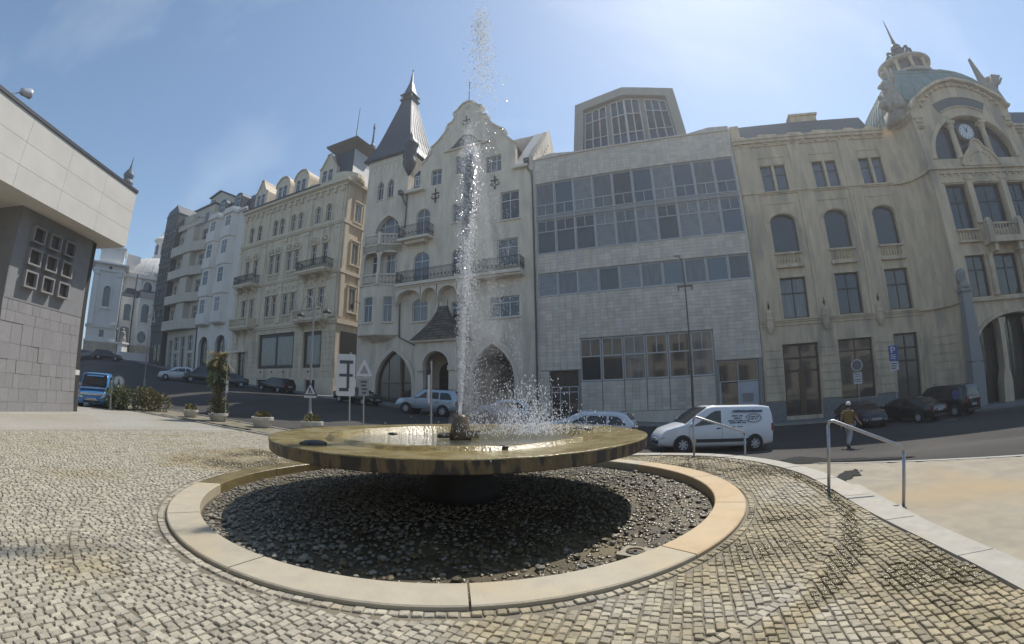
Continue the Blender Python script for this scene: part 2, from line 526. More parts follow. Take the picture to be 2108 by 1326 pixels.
# ------------------------------------------------------------ the plaza: bedding sheet, setts, kerbs
def plaza_mat():
    m = bpy.data.materials.new('sett_paving'); m.use_nodes = True
    t = m.node_tree; p = t.nodes['Principled BSDF']
    tc = t.nodes.new('ShaderNodeTexCoord')
    sp = t.nodes.new('ShaderNodeVectorMath'); sp.operation = 'DISTANCE'
    sp.inputs[1].default_value = (FX, FY, 0)
    t.links.new(tc.outputs['Object'], sp.inputs[0])
    far = t.nodes.new('ShaderNodeMapRange')
    far.inputs['From Min'].default_value = 12.9; far.inputs['From Max'].default_value = 13.6
    t.links.new(sp.outputs['Value'], far.inputs['Value'])
    vo = t.nodes.new('ShaderNodeTexVoronoi'); vo.feature = 'DISTANCE_TO_EDGE'; vo.inputs['Scale'].default_value = 10.0
    vo.inputs['Randomness'].default_value = 0.75
    t.links.new(tc.outputs['Object'], vo.inputs['Vector'])
    jr = t.nodes.new('ShaderNodeMapRange'); jr.inputs['From Min'].default_value = 0.02; jr.inputs['From Max'].default_value = 0.12
    t.links.new(vo.outputs['Distance'], jr.inputs['Value'])
    vc = t.nodes.new('ShaderNodeTexVoronoi'); vc.inputs['Scale'].default_value = 10.0; vc.inputs['Randomness'].default_value = 0.75
    t.links.new(tc.outputs['Object'], vc.inputs['Vector'])
    bw = t.nodes.new('ShaderNodeSeparateColor'); t.links.new(vc.outputs['Color'], bw.inputs['Color'])
    cm = t.nodes.new('ShaderNodeMix'); cm.data_type = 'RGBA'
    cm.inputs['A'].default_value = (0.36, 0.34, 0.295, 1); cm.inputs['B'].default_value = (0.43, 0.41, 0.36, 1)
    t.links.new(bw.outputs['Red'], cm.inputs['Factor'])
    n2 = t.nodes.new('ShaderNodeTexNoise'); n2.inputs['Scale'].default_value = 0.35; n2.inputs['Detail'].default_value = 5
    t.links.new(tc.outputs['Object'], n2.inputs['Vector'])
    r2 = t.nodes.new('ShaderNodeMapRange'); r2.inputs['From Min'].default_value = .42; r2.inputs['From Max'].default_value = .66
    t.links.new(n2.outputs['Fac'], r2.inputs['Value'])
    c2 = t.nodes.new('ShaderNodeMix'); c2.data_type = 'RGBA'; c2.blend_type = 'MULTIPLY'
    c2.inputs['B'].default_value = (0.86, 0.80, 0.70, 1)
    t.links.new(r2.outputs['Result'], c2.inputs['Factor']); t.links.new(cm.outputs['Result'], c2.inputs['A'])
    jm = t.nodes.new('ShaderNodeMix'); jm.data_type = 'RGBA'
    jm.inputs['A'].default_value = (0.27, 0.25, 0.21, 1)
    t.links.new(jr.outputs['Result'], jm.inputs['Factor']); t.links.new(c2.outputs['Result'], jm.inputs['B'])
    fm = t.nodes.new('ShaderNodeMix'); fm.data_type = 'RGBA'
    nj = t.nodes.new('ShaderNodeTexNoise'); nj.inputs['Scale'].default_value = 1.2; nj.inputs['Detail'].default_value = 5
    t.links.new(tc.outputs['Object'], nj.inputs['Vector'])
    jc = t.nodes.new('ShaderNodeMix'); jc.data_type = 'RGBA'
    jc.inputs['A'].default_value = (0.13, 0.11, 0.075, 1); jc.inputs['B'].default_value = (0.23, 0.195, 0.135, 1)
    t.links.new(nj.outputs['Fac'], jc.inputs['Factor'])
    t.links.new(far.outputs['Result'], fm.inputs['Factor']); t.links.new(jc.outputs['Result'], fm.inputs['A'])
    t.links.new(jm.outputs['Result'], fm.inputs['B'])
    t.links.new(fm.outputs['Result'], p.inputs['Base Color'])
    p.inputs['Roughness'].default_value = 0.75
    bm_ = t.nodes.new('ShaderNodeMath'); bm_.operation = 'MULTIPLY'
    t.links.new(jr.outputs['Result'], bm_.inputs[0]); t.links.new(far.outputs['Result'], bm_.inputs[1])
    bp = t.nodes.new('ShaderNodeBump'); bp.inputs['Strength'].default_value = 0.35; bp.inputs['Distance'].default_value = 0.02
    t.links.new(bm_.outputs[0], bp.inputs['Height']); t.links.new(bp.outputs['Normal'], p.inputs['Normal'])
    return m
M_plaza = plaza_mat()
_keepP = offset_line(_PLZ, -0.18) + [(-34.0, -14.0)]
def zplaza(x, y):
    r = math.hypot(x - FX, y - FY)
    return zp(x) - 0.018 * (1 - smooth(12.9, 13.6, r))
def plaza_keep(a, b):
    x, y = sn(a, b)
    if math.hypot(x - FX, y - FY) < 4.70: return False
    return in_poly(a, b, _keepP)
plaza = grid_sheet('plaza_paving', arange(-34, 3.2, 0.2), arange(-14, 12.8, 0.2), zplaza, plaza_keep, M_plaza)
tag(plaza, kind='structure')

# setts laid in courses round the fountain
def sett_mat():
    m = mat('granite_sett', (0.385, 0.345, 0.265), 0.78, 0.18, 9.0, 0.5, 60, island=0.22)
    t = m.node_tree; p = t.nodes['Principled BSDF']
    tc = t.nodes.new('ShaderNodeTexCoord'); g = t.nodes.new('ShaderNodeNewGeometry')
    src = p.inputs['Base Color'].links[0].from_socket
    n = t.nodes.new('ShaderNodeTexNoise'); n.inputs['Scale'].default_value = 0.55; n.inputs['Detail'].default_value = 6; n.inputs['Roughness'].default_value = .6
    t.links.new(g.outputs['Position'], n.inputs['Vector'])
    sx = t.nodes.new('ShaderNodeSeparateXYZ'); t.links.new(g.outputs['Position'], sx.inputs[0])
    # the spray drifts to the right of the jet: stains and wet setts lie there
    mr = t.nodes.new('ShaderNodeMapRange'); mr.inputs['From Min'].default_value = -4.0; mr.inputs['From Max'].default_value = 3.0
    mr.inputs['To Min'].default_value = -0.10; mr.inputs['To Max'].default_value = 0.13
    t.links.new(sx.outputs['X'], mr.inputs['Value'])
    ad = t.nodes.new('ShaderNodeMath'); ad.operation = 'ADD'
    t.links.new(n.outputs['Fac'], ad.inputs[0]); t.links.new(mr.outputs['Result'], ad.inputs[1])
    dv = t.nodes.new('ShaderNodeVectorMath'); dv.operation = 'DISTANCE'; dv.inputs[1].default_value = (-6.4, 10.3, 0)
    t.links.new(g.outputs['Position'], dv.inputs[0])
    dr = t.nodes.new('ShaderNodeMapRange'); dr.inputs['From Min'].default_value = 1.0; dr.inputs['From Max'].default_value = 3.0; dr.inputs['To Min'].default_value = 0.32; dr.inputs['To Max'].default_value = 0.0
    t.links.new(dv.outputs['Value'], dr.inputs['Value'])
    ad0 = ad
    ad = t.nodes.new('ShaderNodeMath'); ad.operation = 'ADD'
    t.links.new(ad0.outputs[0], ad.inputs[0]); t.links.new(dr.outputs['Result'], ad.inputs[1])
    cv = t.nodes.new('ShaderNodeVectorMath'); cv.operation = 'DISTANCE'; cv.inputs[1].default_value = (FX, FY, 0)
    t.links.new(g.outputs['Position'], cv.inputs[0])
    cs = t.nodes.new('ShaderNodeMath'); cs.operation = 'SUBTRACT'; cs.inputs[1].default_value = 6.28
    t.links.new(cv.outputs['Value'], cs.inputs[0])
    ca_ = t.nodes.new('ShaderNodeMath'); ca_.operation = 'ABSOLUTE'; t.links.new(cs.outputs[0], ca_.inputs[0])
    cr = t.nodes.new('ShaderNodeMapRange'); cr.inputs['From Min'].default_value = 0.05; cr.inputs['From Max'].default_value = 0.16; cr.inputs['To Min'].default_value = 0.20; cr.inputs['To Max'].default_value = 0.0
    t.links.new(ca_.outputs[0], cr.inputs['Value'])
    cx = t.nodes.new('ShaderNodeMapRange'); cx.inputs['From Min'].default_value = 0.6; cx.inputs['From Max'].default_value = 2.2
    t.links.new(sx.outputs['X'], cx.inputs['Value'])
    cm_ = t.nodes.new('ShaderNodeMath'); cm_.operation = 'MULTIPLY'; t.links.new(cr.outputs['Result'], cm_.inputs[0]); t.links.new(cx.outputs['Result'], cm_.inputs[1])
    ad1 = ad
    ad = t.nodes.new('ShaderNodeMath'); ad.operation = 'ADD'
    t.links.new(ad1.outputs[0], ad.inputs[0]); t.links.new(cm_.outputs[0], ad.inputs[1])
    st = t.nodes.new('ShaderNodeMapRange'); st.inputs['From Min'].default_value = .45; st.inputs['From Max'].default_value = .63
    t.links.new(ad.outputs[0], st.inputs['Value'])
    mx = t.nodes.new('ShaderNodeMix'); mx.data_type = 'RGBA'; mx.blend_type = 'MULTIPLY'
    mx.inputs['B'].default_value = (0.82, 0.74, 0.55, 1)
    t.links.new(st.outputs['Result'], mx.inputs['Factor']); t.links.new(src, mx.inputs['A'])
    wt = t.nodes.new('ShaderNodeMapRange'); wt.inputs['From Min'].default_value = .62; wt.inputs['From Max'].default_value = .70
    t.links.new(ad.outputs[0], wt.inputs['Value'])
    mw = t.nodes.new('ShaderNodeMix'); mw.data_type = 'RGBA'; mw.blend_type = 'MULTIPLY'
    mw.inputs['B'].default_value = (0.42, 0.40, 0.30, 1)
    t.links.new(wt.outputs['Result'], mw.inputs['Factor']); t.links.new(mx.outputs['Result'], mw.inputs['A'])
    t.links.new(mw.outputs['Result'], p.inputs['Base Color'])
    rr = t.nodes.new('ShaderNodeMapRange'); rr.inputs['To Min'].default_value = 0.72; rr.inputs['To Max'].default_value = 0.22
    t.links.new(wt.outputs['Result'], rr.inputs['Value']); t.links.new(rr.outputs['Result'], p.inputs['Roughness'])
    return m
M_sett = sett_mat()
setts = []
SW, SL = 0.080, 0.087
for rr_ in (5.0, 6.06):                      # header courses that ring the basin
    nst = int(2 * math.pi * rr_ / 0.094)
    for k in range(nst):
        a = 2 * math.pi * (k + rng.uniform(-.06, .06)) / nst
        setts.append((FX + rr_ * math.cos(a), FY + rr_ * math.sin(a), a, 0.090, 0.094))
for i in range(int((2.8 + 17.0) / SW)):             # straight courses that run across to the street, joints staggered
    s0 = 2.80 - (i + .5) * SW
    drift = rng.uniform(-1, 1)
    n0 = -1.5 + rng.uniform(0, .1)
    while n0 < 13.8:
        l_ = SL * rng.uniform(.78, 1.30)
        nm = n0 + l_ / 2
        n0 += l_
        s1 = s0 + 0.014 * math.sin(nm * 1.7 + i * 0.35) + 0.02 * math.sin(nm * .6 + drift)
        x, y = sn(s1, nm)
        rr_ = math.hypot(x - FX, y - FY)
        if rr_ < 5.09 or 6.012 < rr_ < 6.108 or rr_ > 13.2 or y < 1.6: continue
        setts.append((x, y, ROT + rng.uniform(-.05, .05), SW * rng.uniform(.95, 1.03), l_))
def seen(q):
    x, y = q[0], q[1]
    if y < 1.6 or abs(math.degrees(math.atan2(x, y))) > 72: return False
    return in_poly(*to_sn(x, y), PLAZA)
setts = [q for q in setts if seen(q)]
def sett_geom(M, x, y, a, w, l, z):
    """one sett: domed top, sloping sides"""
    ha, hb = l / 2 - 0.005, w / 2 - 0.004
    ca, sa = math.cos(a), math.sin(a)
    j = lambda q: q + rng.uniform(-.006, .006)
    base = [(-hb, -ha), (hb, -ha), (hb, ha), (-hb, ha)]
    P = [(j(u), j(v)) for u, v in base]
    tz = z + rng.uniform(-.006, .007)
    b = len(M.v)
    for (u, v) in P:
        M.v.append((x + ca * u - sa * v, y + sa * u + ca * v, tz - 0.020))
    for (u, v) in P:
        u, v = u * .94, v * .94
        M.v.append((x + ca * u - sa * v, y + sa * u + ca * v, tz - 0.006))
    for (u, v) in P:
        u, v = u * .76, v * .78
        M.v.append((x + ca * u - sa * v, y + sa * u + ca * v, tz + rng.uniform(-.0025, .0025)))
    for i in range(4):
        i2 = (i + 1) % 4
        M.f.append((b + i, b + i2, b + 4 + i2, b + 4 + i))
        M.f.append((b + 4 + i, b + 4 + i2, b + 8 + i2, b + 8 + i))
    M.f.append((b + 8, b + 9, b + 10, b + 11))
setts.sort(key=lambda q: math.hypot(q[0], q[1]) + 3.0 * max(0, abs(math.degrees(math.atan2(q[0], q[1]))) - 55) / 10)
templates = []
for k in range(10):
    m = MB(); sett_geom(m, 0, 0, 0, SW, SL, 0.0)
    templates.append(m.mesh('sett', M_sett))
for k, (x, y, a, w, l) in enumerate(setts[:300]):
    o = put('sett', templates[k % 10], plaza, (x, y, zp(x) + 0.002 + rng.uniform(-.004, .004)), (rng.uniform(-.03, .03), rng.uniform(-.03, .03), a))
m = MB()
for (x, y, a, w, l) in setts[300:]:
    sett_geom(m, x, y, a, w, l, zp(x))
o = m.build('setts_beyond', M_sett, plaza); tag(o, kind='stuff')

# kerb of the plaza: long stones
pk = empty('plaza_kerb'); tag(pk, kind='structure')
M_kerbp = mat('pale_granite', (0.40, 0.37, 0.31), 0.75, 0.12, 5, 0.25, 60, island=0.05, color2=(0.40, 0.33, 0.22), c2scale=0.9, c2lo=.55, c2hi=.75)
def resample(P, st):
    out = [P[0]]; acc = 0
    for a, b in zip(P, P[1:]):
        l = math.hypot(b[0] - a[0], b[1] - a[1]); t = st - acc
        while t <= l:
            out.append((a[0] + (b[0] - a[0]) * t / l, a[1] + (b[1] - a[1]) * t / l)); t += st
        acc = l - (t - st)
    return out
def catmull(P, k=6):
    out = []
    for i in range(len(P) - 1):
        p0, p1, p2, p3 = P[max(i - 1, 0)], P[i], P[i + 1], P[min(i + 2, len(P) - 1)]
        for j in range(k):
            t = j / k
            out.append(tuple(0.5 * ((2 * p1[c]) + (-p0[c] + p2[c]) * t + (2 * p0[c] - 5 * p1[c] + 4 * p2[c] - p3[c]) * t * t + (-p0[c] + 3 * p1[c] - 3 * p2[c] + p3[c]) * t ** 3) for c in (0, 1)))
    out.append(P[-1]); return out
kl = resample(catmull(_PLZ[:12]), 0.28)
ki, ko = offset_line(kl, 0.0), offset_line(kl, -0.42)
for i in range(0, len(kl) - 5, 5):
    A = [sn(*p) for p in ki[i:i + 6]]; B = [sn(*p) for p in ko[i:i + 6]]
    # small joint between stones
    def sh(P):
        P = [Vector(p) for p in P]
        P[0] = P[0] + (P[1] - P[0]) * 0.03; P[-1] = P[-1] + (P[-2] - P[-1]) * 0.03
        return [tuple(p) for p in P]
    A, B = sh(A), sh(B)
    ring = A + B[::-1]
    n_ = len(ring)
    cx = sum(p[0] for p in ring) / n_; cy = sum(p[1] for p in ring) / n_
    top = [(cx + (p[0] - cx) * .995, cy + (p[1] - cy) * .995) for p in ring]
    zt = 0.012 + zp(cx) + rng.uniform(-.003, .003)
    m = MB()
    m.frustum(ring, zt - 0.75, ring, zt - 0.012, cap=False)
    m.frustum(ring, zt - 0.012, top, zt, cap=False)
    b = len(m.v)
    m.v += [(p[0], p[1], zt) for p in top]
    k = len(A)
    m.f += [(b + j, b + j + 1, b + n_ - 2 - j, b + n_ - 1 - j) for j in range(k - 1)]
    m.build('kerb_stone', M_kerbp, pk)
# low planted verge between plaza and street on the left
M_soil = mat('dry_verge_soil', (0.25, 0.22, 0.165), 0.95, 0.3, 6, 0.6, 30, color2=(0.16, 0.145, 0.09), c2scale=2.5)
VG = [(-14.8, 11.75), (-15.5, 13.3), (-22, 13.75), (-30, 13.6), (-34, 12.8), (-34, 10.9), (-30.5, 10.85), (-22, 11.85)]
tag(grid_sheet('planted_verge', arange(-34, -14.5, 0.25), arange(10.4, 14, 0.25), lambda x, y: max(zp(x), zground(x, y)) + 0.05, lambda a, b: in_poly(a, b, VG), M_soil), kind='structure')
vk = empty('verge_kerb'); tag(vk, kind='structure')
vl = resample(catmull([(-14.6, 11.5), (-22.0, 11.6), (-30.5, 10.6), (-34.0, 10.5)]), 1.0)
for side, (PL, dz) in enumerate([(vl, 0.06), (resample(catmull([(-14.9, 13.35), (-22, 13.85), (-30, 13.7), (-34, 12.9)]), 1.0), 0.10)]):
    A, B = PL, offset_line(PL, 0.16)
    for i in range(len(PL) - 1):
        q = [A[i], A[i + 1], B[i + 1], B[i]]
        ring = []
        for (a, b) in q: ring.append(sn(a, b))
        zt = max(zp(ring[0][0]), zground(*ring[0])) + dz
        cxy = (sum(p[0] for p in ring) / 4, sum(p[1] for p in ring) / 4)
        ring = [(cxy[0] + (p[0] - cxy[0]) * .985, cxy[1] + (p[1] - cxy[1]) * .985) for p in ring]
        MB().prismz(ring, zt - .4, zt).build('kerb_stone', M_kerb, vk)
# ------------------------------------------------------------ the fountain
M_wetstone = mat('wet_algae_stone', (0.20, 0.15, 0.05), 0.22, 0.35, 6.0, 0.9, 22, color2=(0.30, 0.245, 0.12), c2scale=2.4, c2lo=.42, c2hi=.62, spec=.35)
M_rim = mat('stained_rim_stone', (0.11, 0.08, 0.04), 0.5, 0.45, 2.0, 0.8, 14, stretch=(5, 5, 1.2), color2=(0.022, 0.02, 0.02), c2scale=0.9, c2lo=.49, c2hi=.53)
M_under = mat('shade_dark_concrete', (0.022, 0.021, 0.02), 0.7, 0.25, 3, 0.4, 20)  # near-black colour paints in the shade under the bowl
def water_mat(name, tint, rough, wave, bsc):
    m = bpy.data.materials.new(name); m.use_nodes = True
    t = m.node_tree; p = t.nodes['Principled BSDF']
    p.inputs['Base Color'].default_value = (*tint, 1)
    p.inputs['Roughness'].default_value = rough
    p.inputs['IOR'].default_value = 1.33
    p.inputs['Transmission Weight'].default_value = 0.9
    tc = t.nodes.new('ShaderNodeTexCoord'); n = t.nodes.new('ShaderNodeTexNoise')
    n.inputs['Scale'].default_value = bsc; n.inputs['Detail'].default_value = 3
    t.links.new(tc.outputs['Object'], n.inputs['Vector'])
    b = t.nodes.new('ShaderNodeBump'); b.inputs['Strength'].default_value = wave; b.inputs['Distance'].default_value = 0.03
    t.links.new(n.outputs['Fac'], b.inputs['Height']); t.links.new(b.outputs['Normal'], p.inputs['Normal'])
    return m
fo = empty('fountain', (FX, FY, 0))
tag(fo, 'broad round stone fountain bowl on a dark pedestal, spilling over pebbles', 'fountain')
DR, DZ = 3.38, 1.02
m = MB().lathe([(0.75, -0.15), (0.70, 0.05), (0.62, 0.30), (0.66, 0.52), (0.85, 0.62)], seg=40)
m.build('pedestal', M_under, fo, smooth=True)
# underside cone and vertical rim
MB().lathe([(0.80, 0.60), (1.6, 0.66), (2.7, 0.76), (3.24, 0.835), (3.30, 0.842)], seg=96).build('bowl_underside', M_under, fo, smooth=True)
# rim band, made of pieces with slightly uneven face
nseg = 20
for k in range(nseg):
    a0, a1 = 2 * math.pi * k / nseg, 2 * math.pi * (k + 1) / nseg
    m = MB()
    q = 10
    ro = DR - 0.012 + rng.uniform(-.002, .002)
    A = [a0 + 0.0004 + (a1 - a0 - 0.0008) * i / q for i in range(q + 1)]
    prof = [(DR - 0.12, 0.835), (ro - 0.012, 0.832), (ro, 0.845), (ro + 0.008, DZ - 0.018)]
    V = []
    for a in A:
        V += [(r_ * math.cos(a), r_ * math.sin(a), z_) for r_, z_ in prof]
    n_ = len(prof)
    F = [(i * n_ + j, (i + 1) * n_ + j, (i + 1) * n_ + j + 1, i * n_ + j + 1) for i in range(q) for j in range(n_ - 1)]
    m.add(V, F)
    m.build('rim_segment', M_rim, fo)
# top of the bowl: outer shelf, groove, raised inner kerb, sunken pool
def crust(profile, seg, amp):
    """turned surface with an uneven, limescale-crusted skin"""
    P = []
    for (r0, z0), (r1, z1) in zip(profile, profile[1:]):
        k = max(1, int(math.hypot(r1 - r0, z1 - z0) / 0.07))
        P += [(r0 + (r1 - r0) * i / k, z0 + (z1 - z0) * i / k) for i in range(k)]
    P.append(profile[-1])
    m = MB(); g = random.Random(5)
    ph = [g.uniform(0, 6.28) for _ in range(12)]
    for r_, z_ in P:
        for k in range(seg):
            a = 2 * math.pi * k / seg
            x, y = r_ * math.cos(a), r_ * math.sin(a)
            e = amp * (math.sin(3.1 * x + ph[0]) * math.sin(2.7 * y + ph[1]) + .6 * math.sin(7.3 * x + 2 * y + ph[2]) * math.sin(6.1 * y - x + ph[3]) + .5 * math.sin(15 * x + ph[4]) * math.sin(13 * y + ph[5]) + g.uniform(-.35, .35))
            if r_ > DR - .03: e *= .2
            m.v.append((x, y, z_ + e))
    for i in range(len(P) - 1):
        for k in range(seg):
            k2 = (k + 1) % seg
            m.f.append((i * seg + k, i * seg + k2, (i + 1) * seg + k2, (i + 1) * seg + k))
    return m
crust([(DR + 0.004, DZ - 0.019), (DR, DZ - 0.004), (DR - 0.03, DZ), (2.50, DZ - 0.02), (2.46, DZ - 0.045), (2.40, DZ - 0.045), (2.37, DZ + 0.02), (2.22, DZ + 0.022), (2.18, DZ - 0.11), (0.05, DZ - 0.13)], 180, 0.006).build('bowl_top', M_wetstone, fo, smooth=True)
M_water = water_mat('shallow_water', (0.86, 0.84, 0.68), 0.04, 0.55, 14)
mw = MB()
mw.lathe([(0.12, DZ - 0.085), (2.185, DZ - 0.085)], seg=96)
mw.f = [f for f in mw.f if len(f) == 4]
mw.build('water_film', M_water, fo, smooth=True)
# lumps on the shelf
for (r_, a_, w_) in [(2.95, rad(232), .22), (2.3, rad(292), .10), (2.55, rad(20), .26), (1.25, rad(184), .10)]:
    m = MB().ball((0, 0, 0), w_, 8, 5, 0.28)
    o = m.build('stone_lump', M_rim, fo, smooth=True); o.location = (r_ * math.cos(a_), r_ * math.sin(a_), DZ)
# nozzle: bell-shaped cone with a spout box
nz = MB().lathe([(0.20, DZ - 0.13), (0.205, DZ + 0.02), (0.175, DZ + 0.14), (0.14, DZ + 0.28), (0.115, DZ + 0.345), (0.07, DZ + 0.37), (0.045, DZ + 0.37)], 0.02, -0.02, 20)
nzo = nz.build('nozzle', mat('slimy_nozzle', (0.115, 0.075, 0.022), 0.28, 0.3, 9, 0.6, 25), fo, smooth=True)
MB().box(0.10, 0.38, -0.16, 0.08, DZ - 0.06, DZ + 0.055).box(0.09, 0.40, -0.18, 0.10, DZ + 0.057, DZ + 0.085).build('spout_box', M_wetstone, nzo)
MB().lathe([(0.13, DZ - 0.055), (0.13, DZ + 0.0), (0.09, DZ + 0.03)], -0.27, -0.10, 12).build('drain_cap', M_rim, nzo)

# ring of coping stones round the pebble bed
ring = empty('basin_coping', (FX, FY, 0)); tag(ring, kind='structure')
joints = [rad(-82.5) + 2 * math.pi * k / 13 for k in range(13)]
M_cop = mat('sandstone_coping', (0.41, 0.36, 0.265), 0.72, 0.10, 4.0, 0.25, 50, island=0.06, color2=(0.44, 0.34, 0.20), c2scale=0.5, c2lo=.5, c2hi=.7)
M_copo = mat('ochre_stained_coping', (0.50, 0.36, 0.20), 0.7, 0.12, 3.0, 0.25, 50, color2=(0.52, 0.40, 0.25), c2scale=.8)
M_copw = mat('algae_wet_coping', (0.16, 0.12, 0.05), 0.3, 0.3, 4.0, 0.4, 40, color2=(.24, .19, .09), c2scale=1.5)
for k in range(13):
    a0, a1 = joints[k] + 0.0022, joints[k] + 2 * math.pi / 13 - 0.0022
    q = 10
    m = MB()
    prof = [(4.46, -0.22), (4.452, 0.018), (4.465, 0.032), (4.905, 0.030), (4.92, 0.018), (4.92, -0.12)]
    n_ = len(prof)
    V = []
    for i in range(q + 1):
        a = a0 + (a1 - a0) * i / q
        V += [(r_ * math.cos(a), r_ * math.sin(a), z_) for r_, z_ in prof]
    F = [(i * n_ + j, i * n_ + j + 1, (i + 1) * n_ + j + 1, (i + 1) * n_ + j) for i in range(q) for j in range(n_ - 1)]
    F += [tuple(range(n_)), tuple(q * n_ + j for j in range(n_ - 1, -1, -1))]
    am = math.degrees((a0 + a1) / 2) % 360
    m.add(V, F).build('coping_stone', M_copo if am > 295 or am < 15 else (M_copw if 100 < am < 185 else M_cop), ring)
# pebble bed
bedm = mat('muddy_bed', (0.075, 0.06, 0.035), 0.5, 0.3, 3.0, 0.5, 25, color2=(0.15, 0.12, 0.06), c2scale=1.0)
bed = MB().lathe([(4.47, -0.15), (3.4, -0.16), (0.7, -0.17)], FX, FY, 64)
bed.f = [f for f in bed.f if len(f) == 4]
bed = bed.build('pebble_bed', bedm); tag(bed, kind='structure')
def peb_mat(name, c, rough):
    return mat(name, c, rough, 0.2, 12, 0.3, 60, island=0.4)
M_peb = peb_mat('river_pebble', (0.21, 0.19, 0.15), 0.6)
M_pebw = peb_mat('wet_pebble', (0.11, 0.085, 0.045), 0.3)
def rock(seed, r):
    g = random.Random(seed)
    bm = bmesh.new()
    bmesh.ops.create_icosphere(bm, subdivisions=1, radius=r)
    sx, sy, sz = g.uniform(.8, 1.3), g.uniform(.7, 1.1), g.uniform(.42, .75)
    for v in bm.verts:
        v.co *= g.uniform(.82, 1.12)
        v.co.x *= sx; v.co.y *= sy; v.co.z *= sz
    P = [tuple(v.co) for v in bm.verts]; F = [tuple(v.index for v in f.verts) for f in bm.faces]
    bm.free()
    return P, F
ROCKS = [rock(k, 1.0) for k in range(14)]
def scatter(n, r0, r1, wet_test):
    out = ([], [])
    for k in range(n):
        a = rng.uniform(0, 2 * math.pi); R_ = math.sqrt(rng.uniform(0.75 ** 2, 4.40 ** 2))
        x, y = R_ * math.cos(a), R_ * math.sin(a)
        out[1 if wet_test(x, y) else 0].append((x, y, rng.uniform(r0, r1)))
    return out
def wetter(x, y):
    return (x * 0.75 - y * 0.55) + rng.gauss(0, 1.1) > 1.2
dry, wet = scatter(9500, 0.016, 0.042, wetter)
for nm, L_, mt in (('pebbles_dry', dry, M_peb), ('pebbles_wet', wet, M_pebw)):
    m = MB()
    for (x, y, r_) in L_:
        P, F = rng.choice(ROCKS)
        ca, sa = math.cos(r_ * 900), math.sin(r_ * 900)
        sink = 0.3 if mt is M_pebw else 0.0
        m.add([(FX + x + r_ * (ca * p[0] - sa * p[1]), FY + y + r_ * (sa * p[0] + ca * p[1]), -0.155 + r_ * (0.45 - sink) + r_ * p[2]) for p in P], F)
    o = m.build(nm, mt, bed); tag(o, kind='stuff')
peb_me = []
for k, (P, F) in enumerate(ROCKS):
    peb_me.append([MB().add(P, F).mesh('pebble', M_peb), MB().add(P, F).mesh('pebble', M_pebw)])
cnt = 0
while cnt < 260:
    a = rng.uniform(rad(-175), rad(30)); R_ = rng.uniform(3.2, 4.38) if rng.random() < .8 else rng.uniform(1.5, 3.2)
    x, y = R_ * math.cos(a), R_ * math.sin(a)
    r_ = rng.uniform(0.038, 0.065)
    o = put('pebble', rng.choice(peb_me)[1 if wetter(x, y) and rng.random() < .8 else 0], bed, (FX + x, FY + y, -0.145 + r_ * 0.35), (0, 0, rng.uniform(0, 6)))
    o.scale = (r_, r_, r_)
    cnt += 1
# small square drain cover by the coping
dc = empty('drain_cover', (FX + 2.35, FY - 3.42, -0.11), rad(-38))
tag(dc, 'small square metal drain cover among the pebbles beside the coping', 'drain cover')
M_cover = mat('worn_cover_metal', (0.33, 0.29, 0.2), 0.5, 0.2, 8, 0.3, 40)
MB().box(-.17, .17, -.17, .17, -.05, .02).build('cover_frame', M_cover, dc)
MB().lathe([(0.11, 0.021), (0.11, 0.032), (0.085, 0.036), (0.08, 0.024), (0.02, 0.024), (0.018, 0.04)], seg=20).build('cover_lid', M_rim, dc)

# ------------------------------------------------------------ the jet and its spray
def drop_mat(name, alpha):
    m = bpy.data.materials.new(name); m.use_nodes = True
    t = m.node_tree; t.nodes.clear()
    out = t.nodes.new('ShaderNodeOutputMaterial')
    d = t.nodes.new('ShaderNodeBsdfDiffuse'); d.inputs['Color'].default_value = (0.97, 0.98, 1.0, 1)
    tr = t.nodes.new('ShaderNodeBsdfTranslucent'); tr.inputs['Color'].default_value = (0.97, 0.98, 1.0, 1)
    gl = t.nodes.new('ShaderNodeBsdfGlossy'); gl.inputs['Roughness'].default_value = 0.15
    tp = t.nodes.new('ShaderNodeBsdfTransparent')
    a = t.nodes.new('ShaderNodeMixShader'); b = t.nodes.new('ShaderNodeMixShader'); c = t.nodes.new('ShaderNodeMixShader')
    a.inputs[0].default_value = 0.85; b.inputs[0].default_value = 0.12; c.inputs[0].default_value = alpha
    t.links.new(d.outputs[0], a.inputs[1]); t.links.new(tr.outputs[0], a.inputs[2])
    t.links.new(a.outputs[0], b.inputs[1]); t.links.new(gl.outputs[0], b.inputs[2])
    t.links.new(tp.outputs[0], c.inputs[1]); t.links.new(b.outputs[0], c.inputs[2])
    t.links.new(c.outputs[0], out.inputs['Surface'])
    return m
M_drop = drop_mat('water_drops', 0.9)
M_jet = drop_mat('white_water', 0.97)
fj = empty('water_jet', (FX, FY, DZ + 0.37))
tag(fj, 'tall white water jet rising from the fountain nozzle with drifting spray', 'water jet')
NXJ, NYJ = 0.02, -0.02
def jx(z):      # the jet leans slightly with the wind
    return NXJ + 0.02 * z + 0.0016 * z * z
m = MB()
pts = []; rs = []
for k in range(90):
    z = 3.3 * k / 89
    pts.append((jx(z) + rng.uniform(-1, 1) * .006 * (1 + z * .5), NYJ + rng.uniform(-1, 1) * .006 * (1 + z * .5), z))
    rs.append((0.034 - 0.006 * z + rng.uniform(-.010, .014) * (0.3 + z * .35)) * (1 if k < 85 else .4))
m.tube(pts, rs, 8)
m.build('jet_column', M_jet, fj)
OCT = [(1, 0, 0), (-1, 0, 0), (0, 1, 0), (0, -1, 0), (0, 0, 1), (0, 0, -1)]
OCF = [(0, 2, 4), (2, 1, 4), (1, 3, 4), (3, 0, 4), (2, 0, 5), (1, 2, 5), (3, 1, 5), (0, 3, 5)]
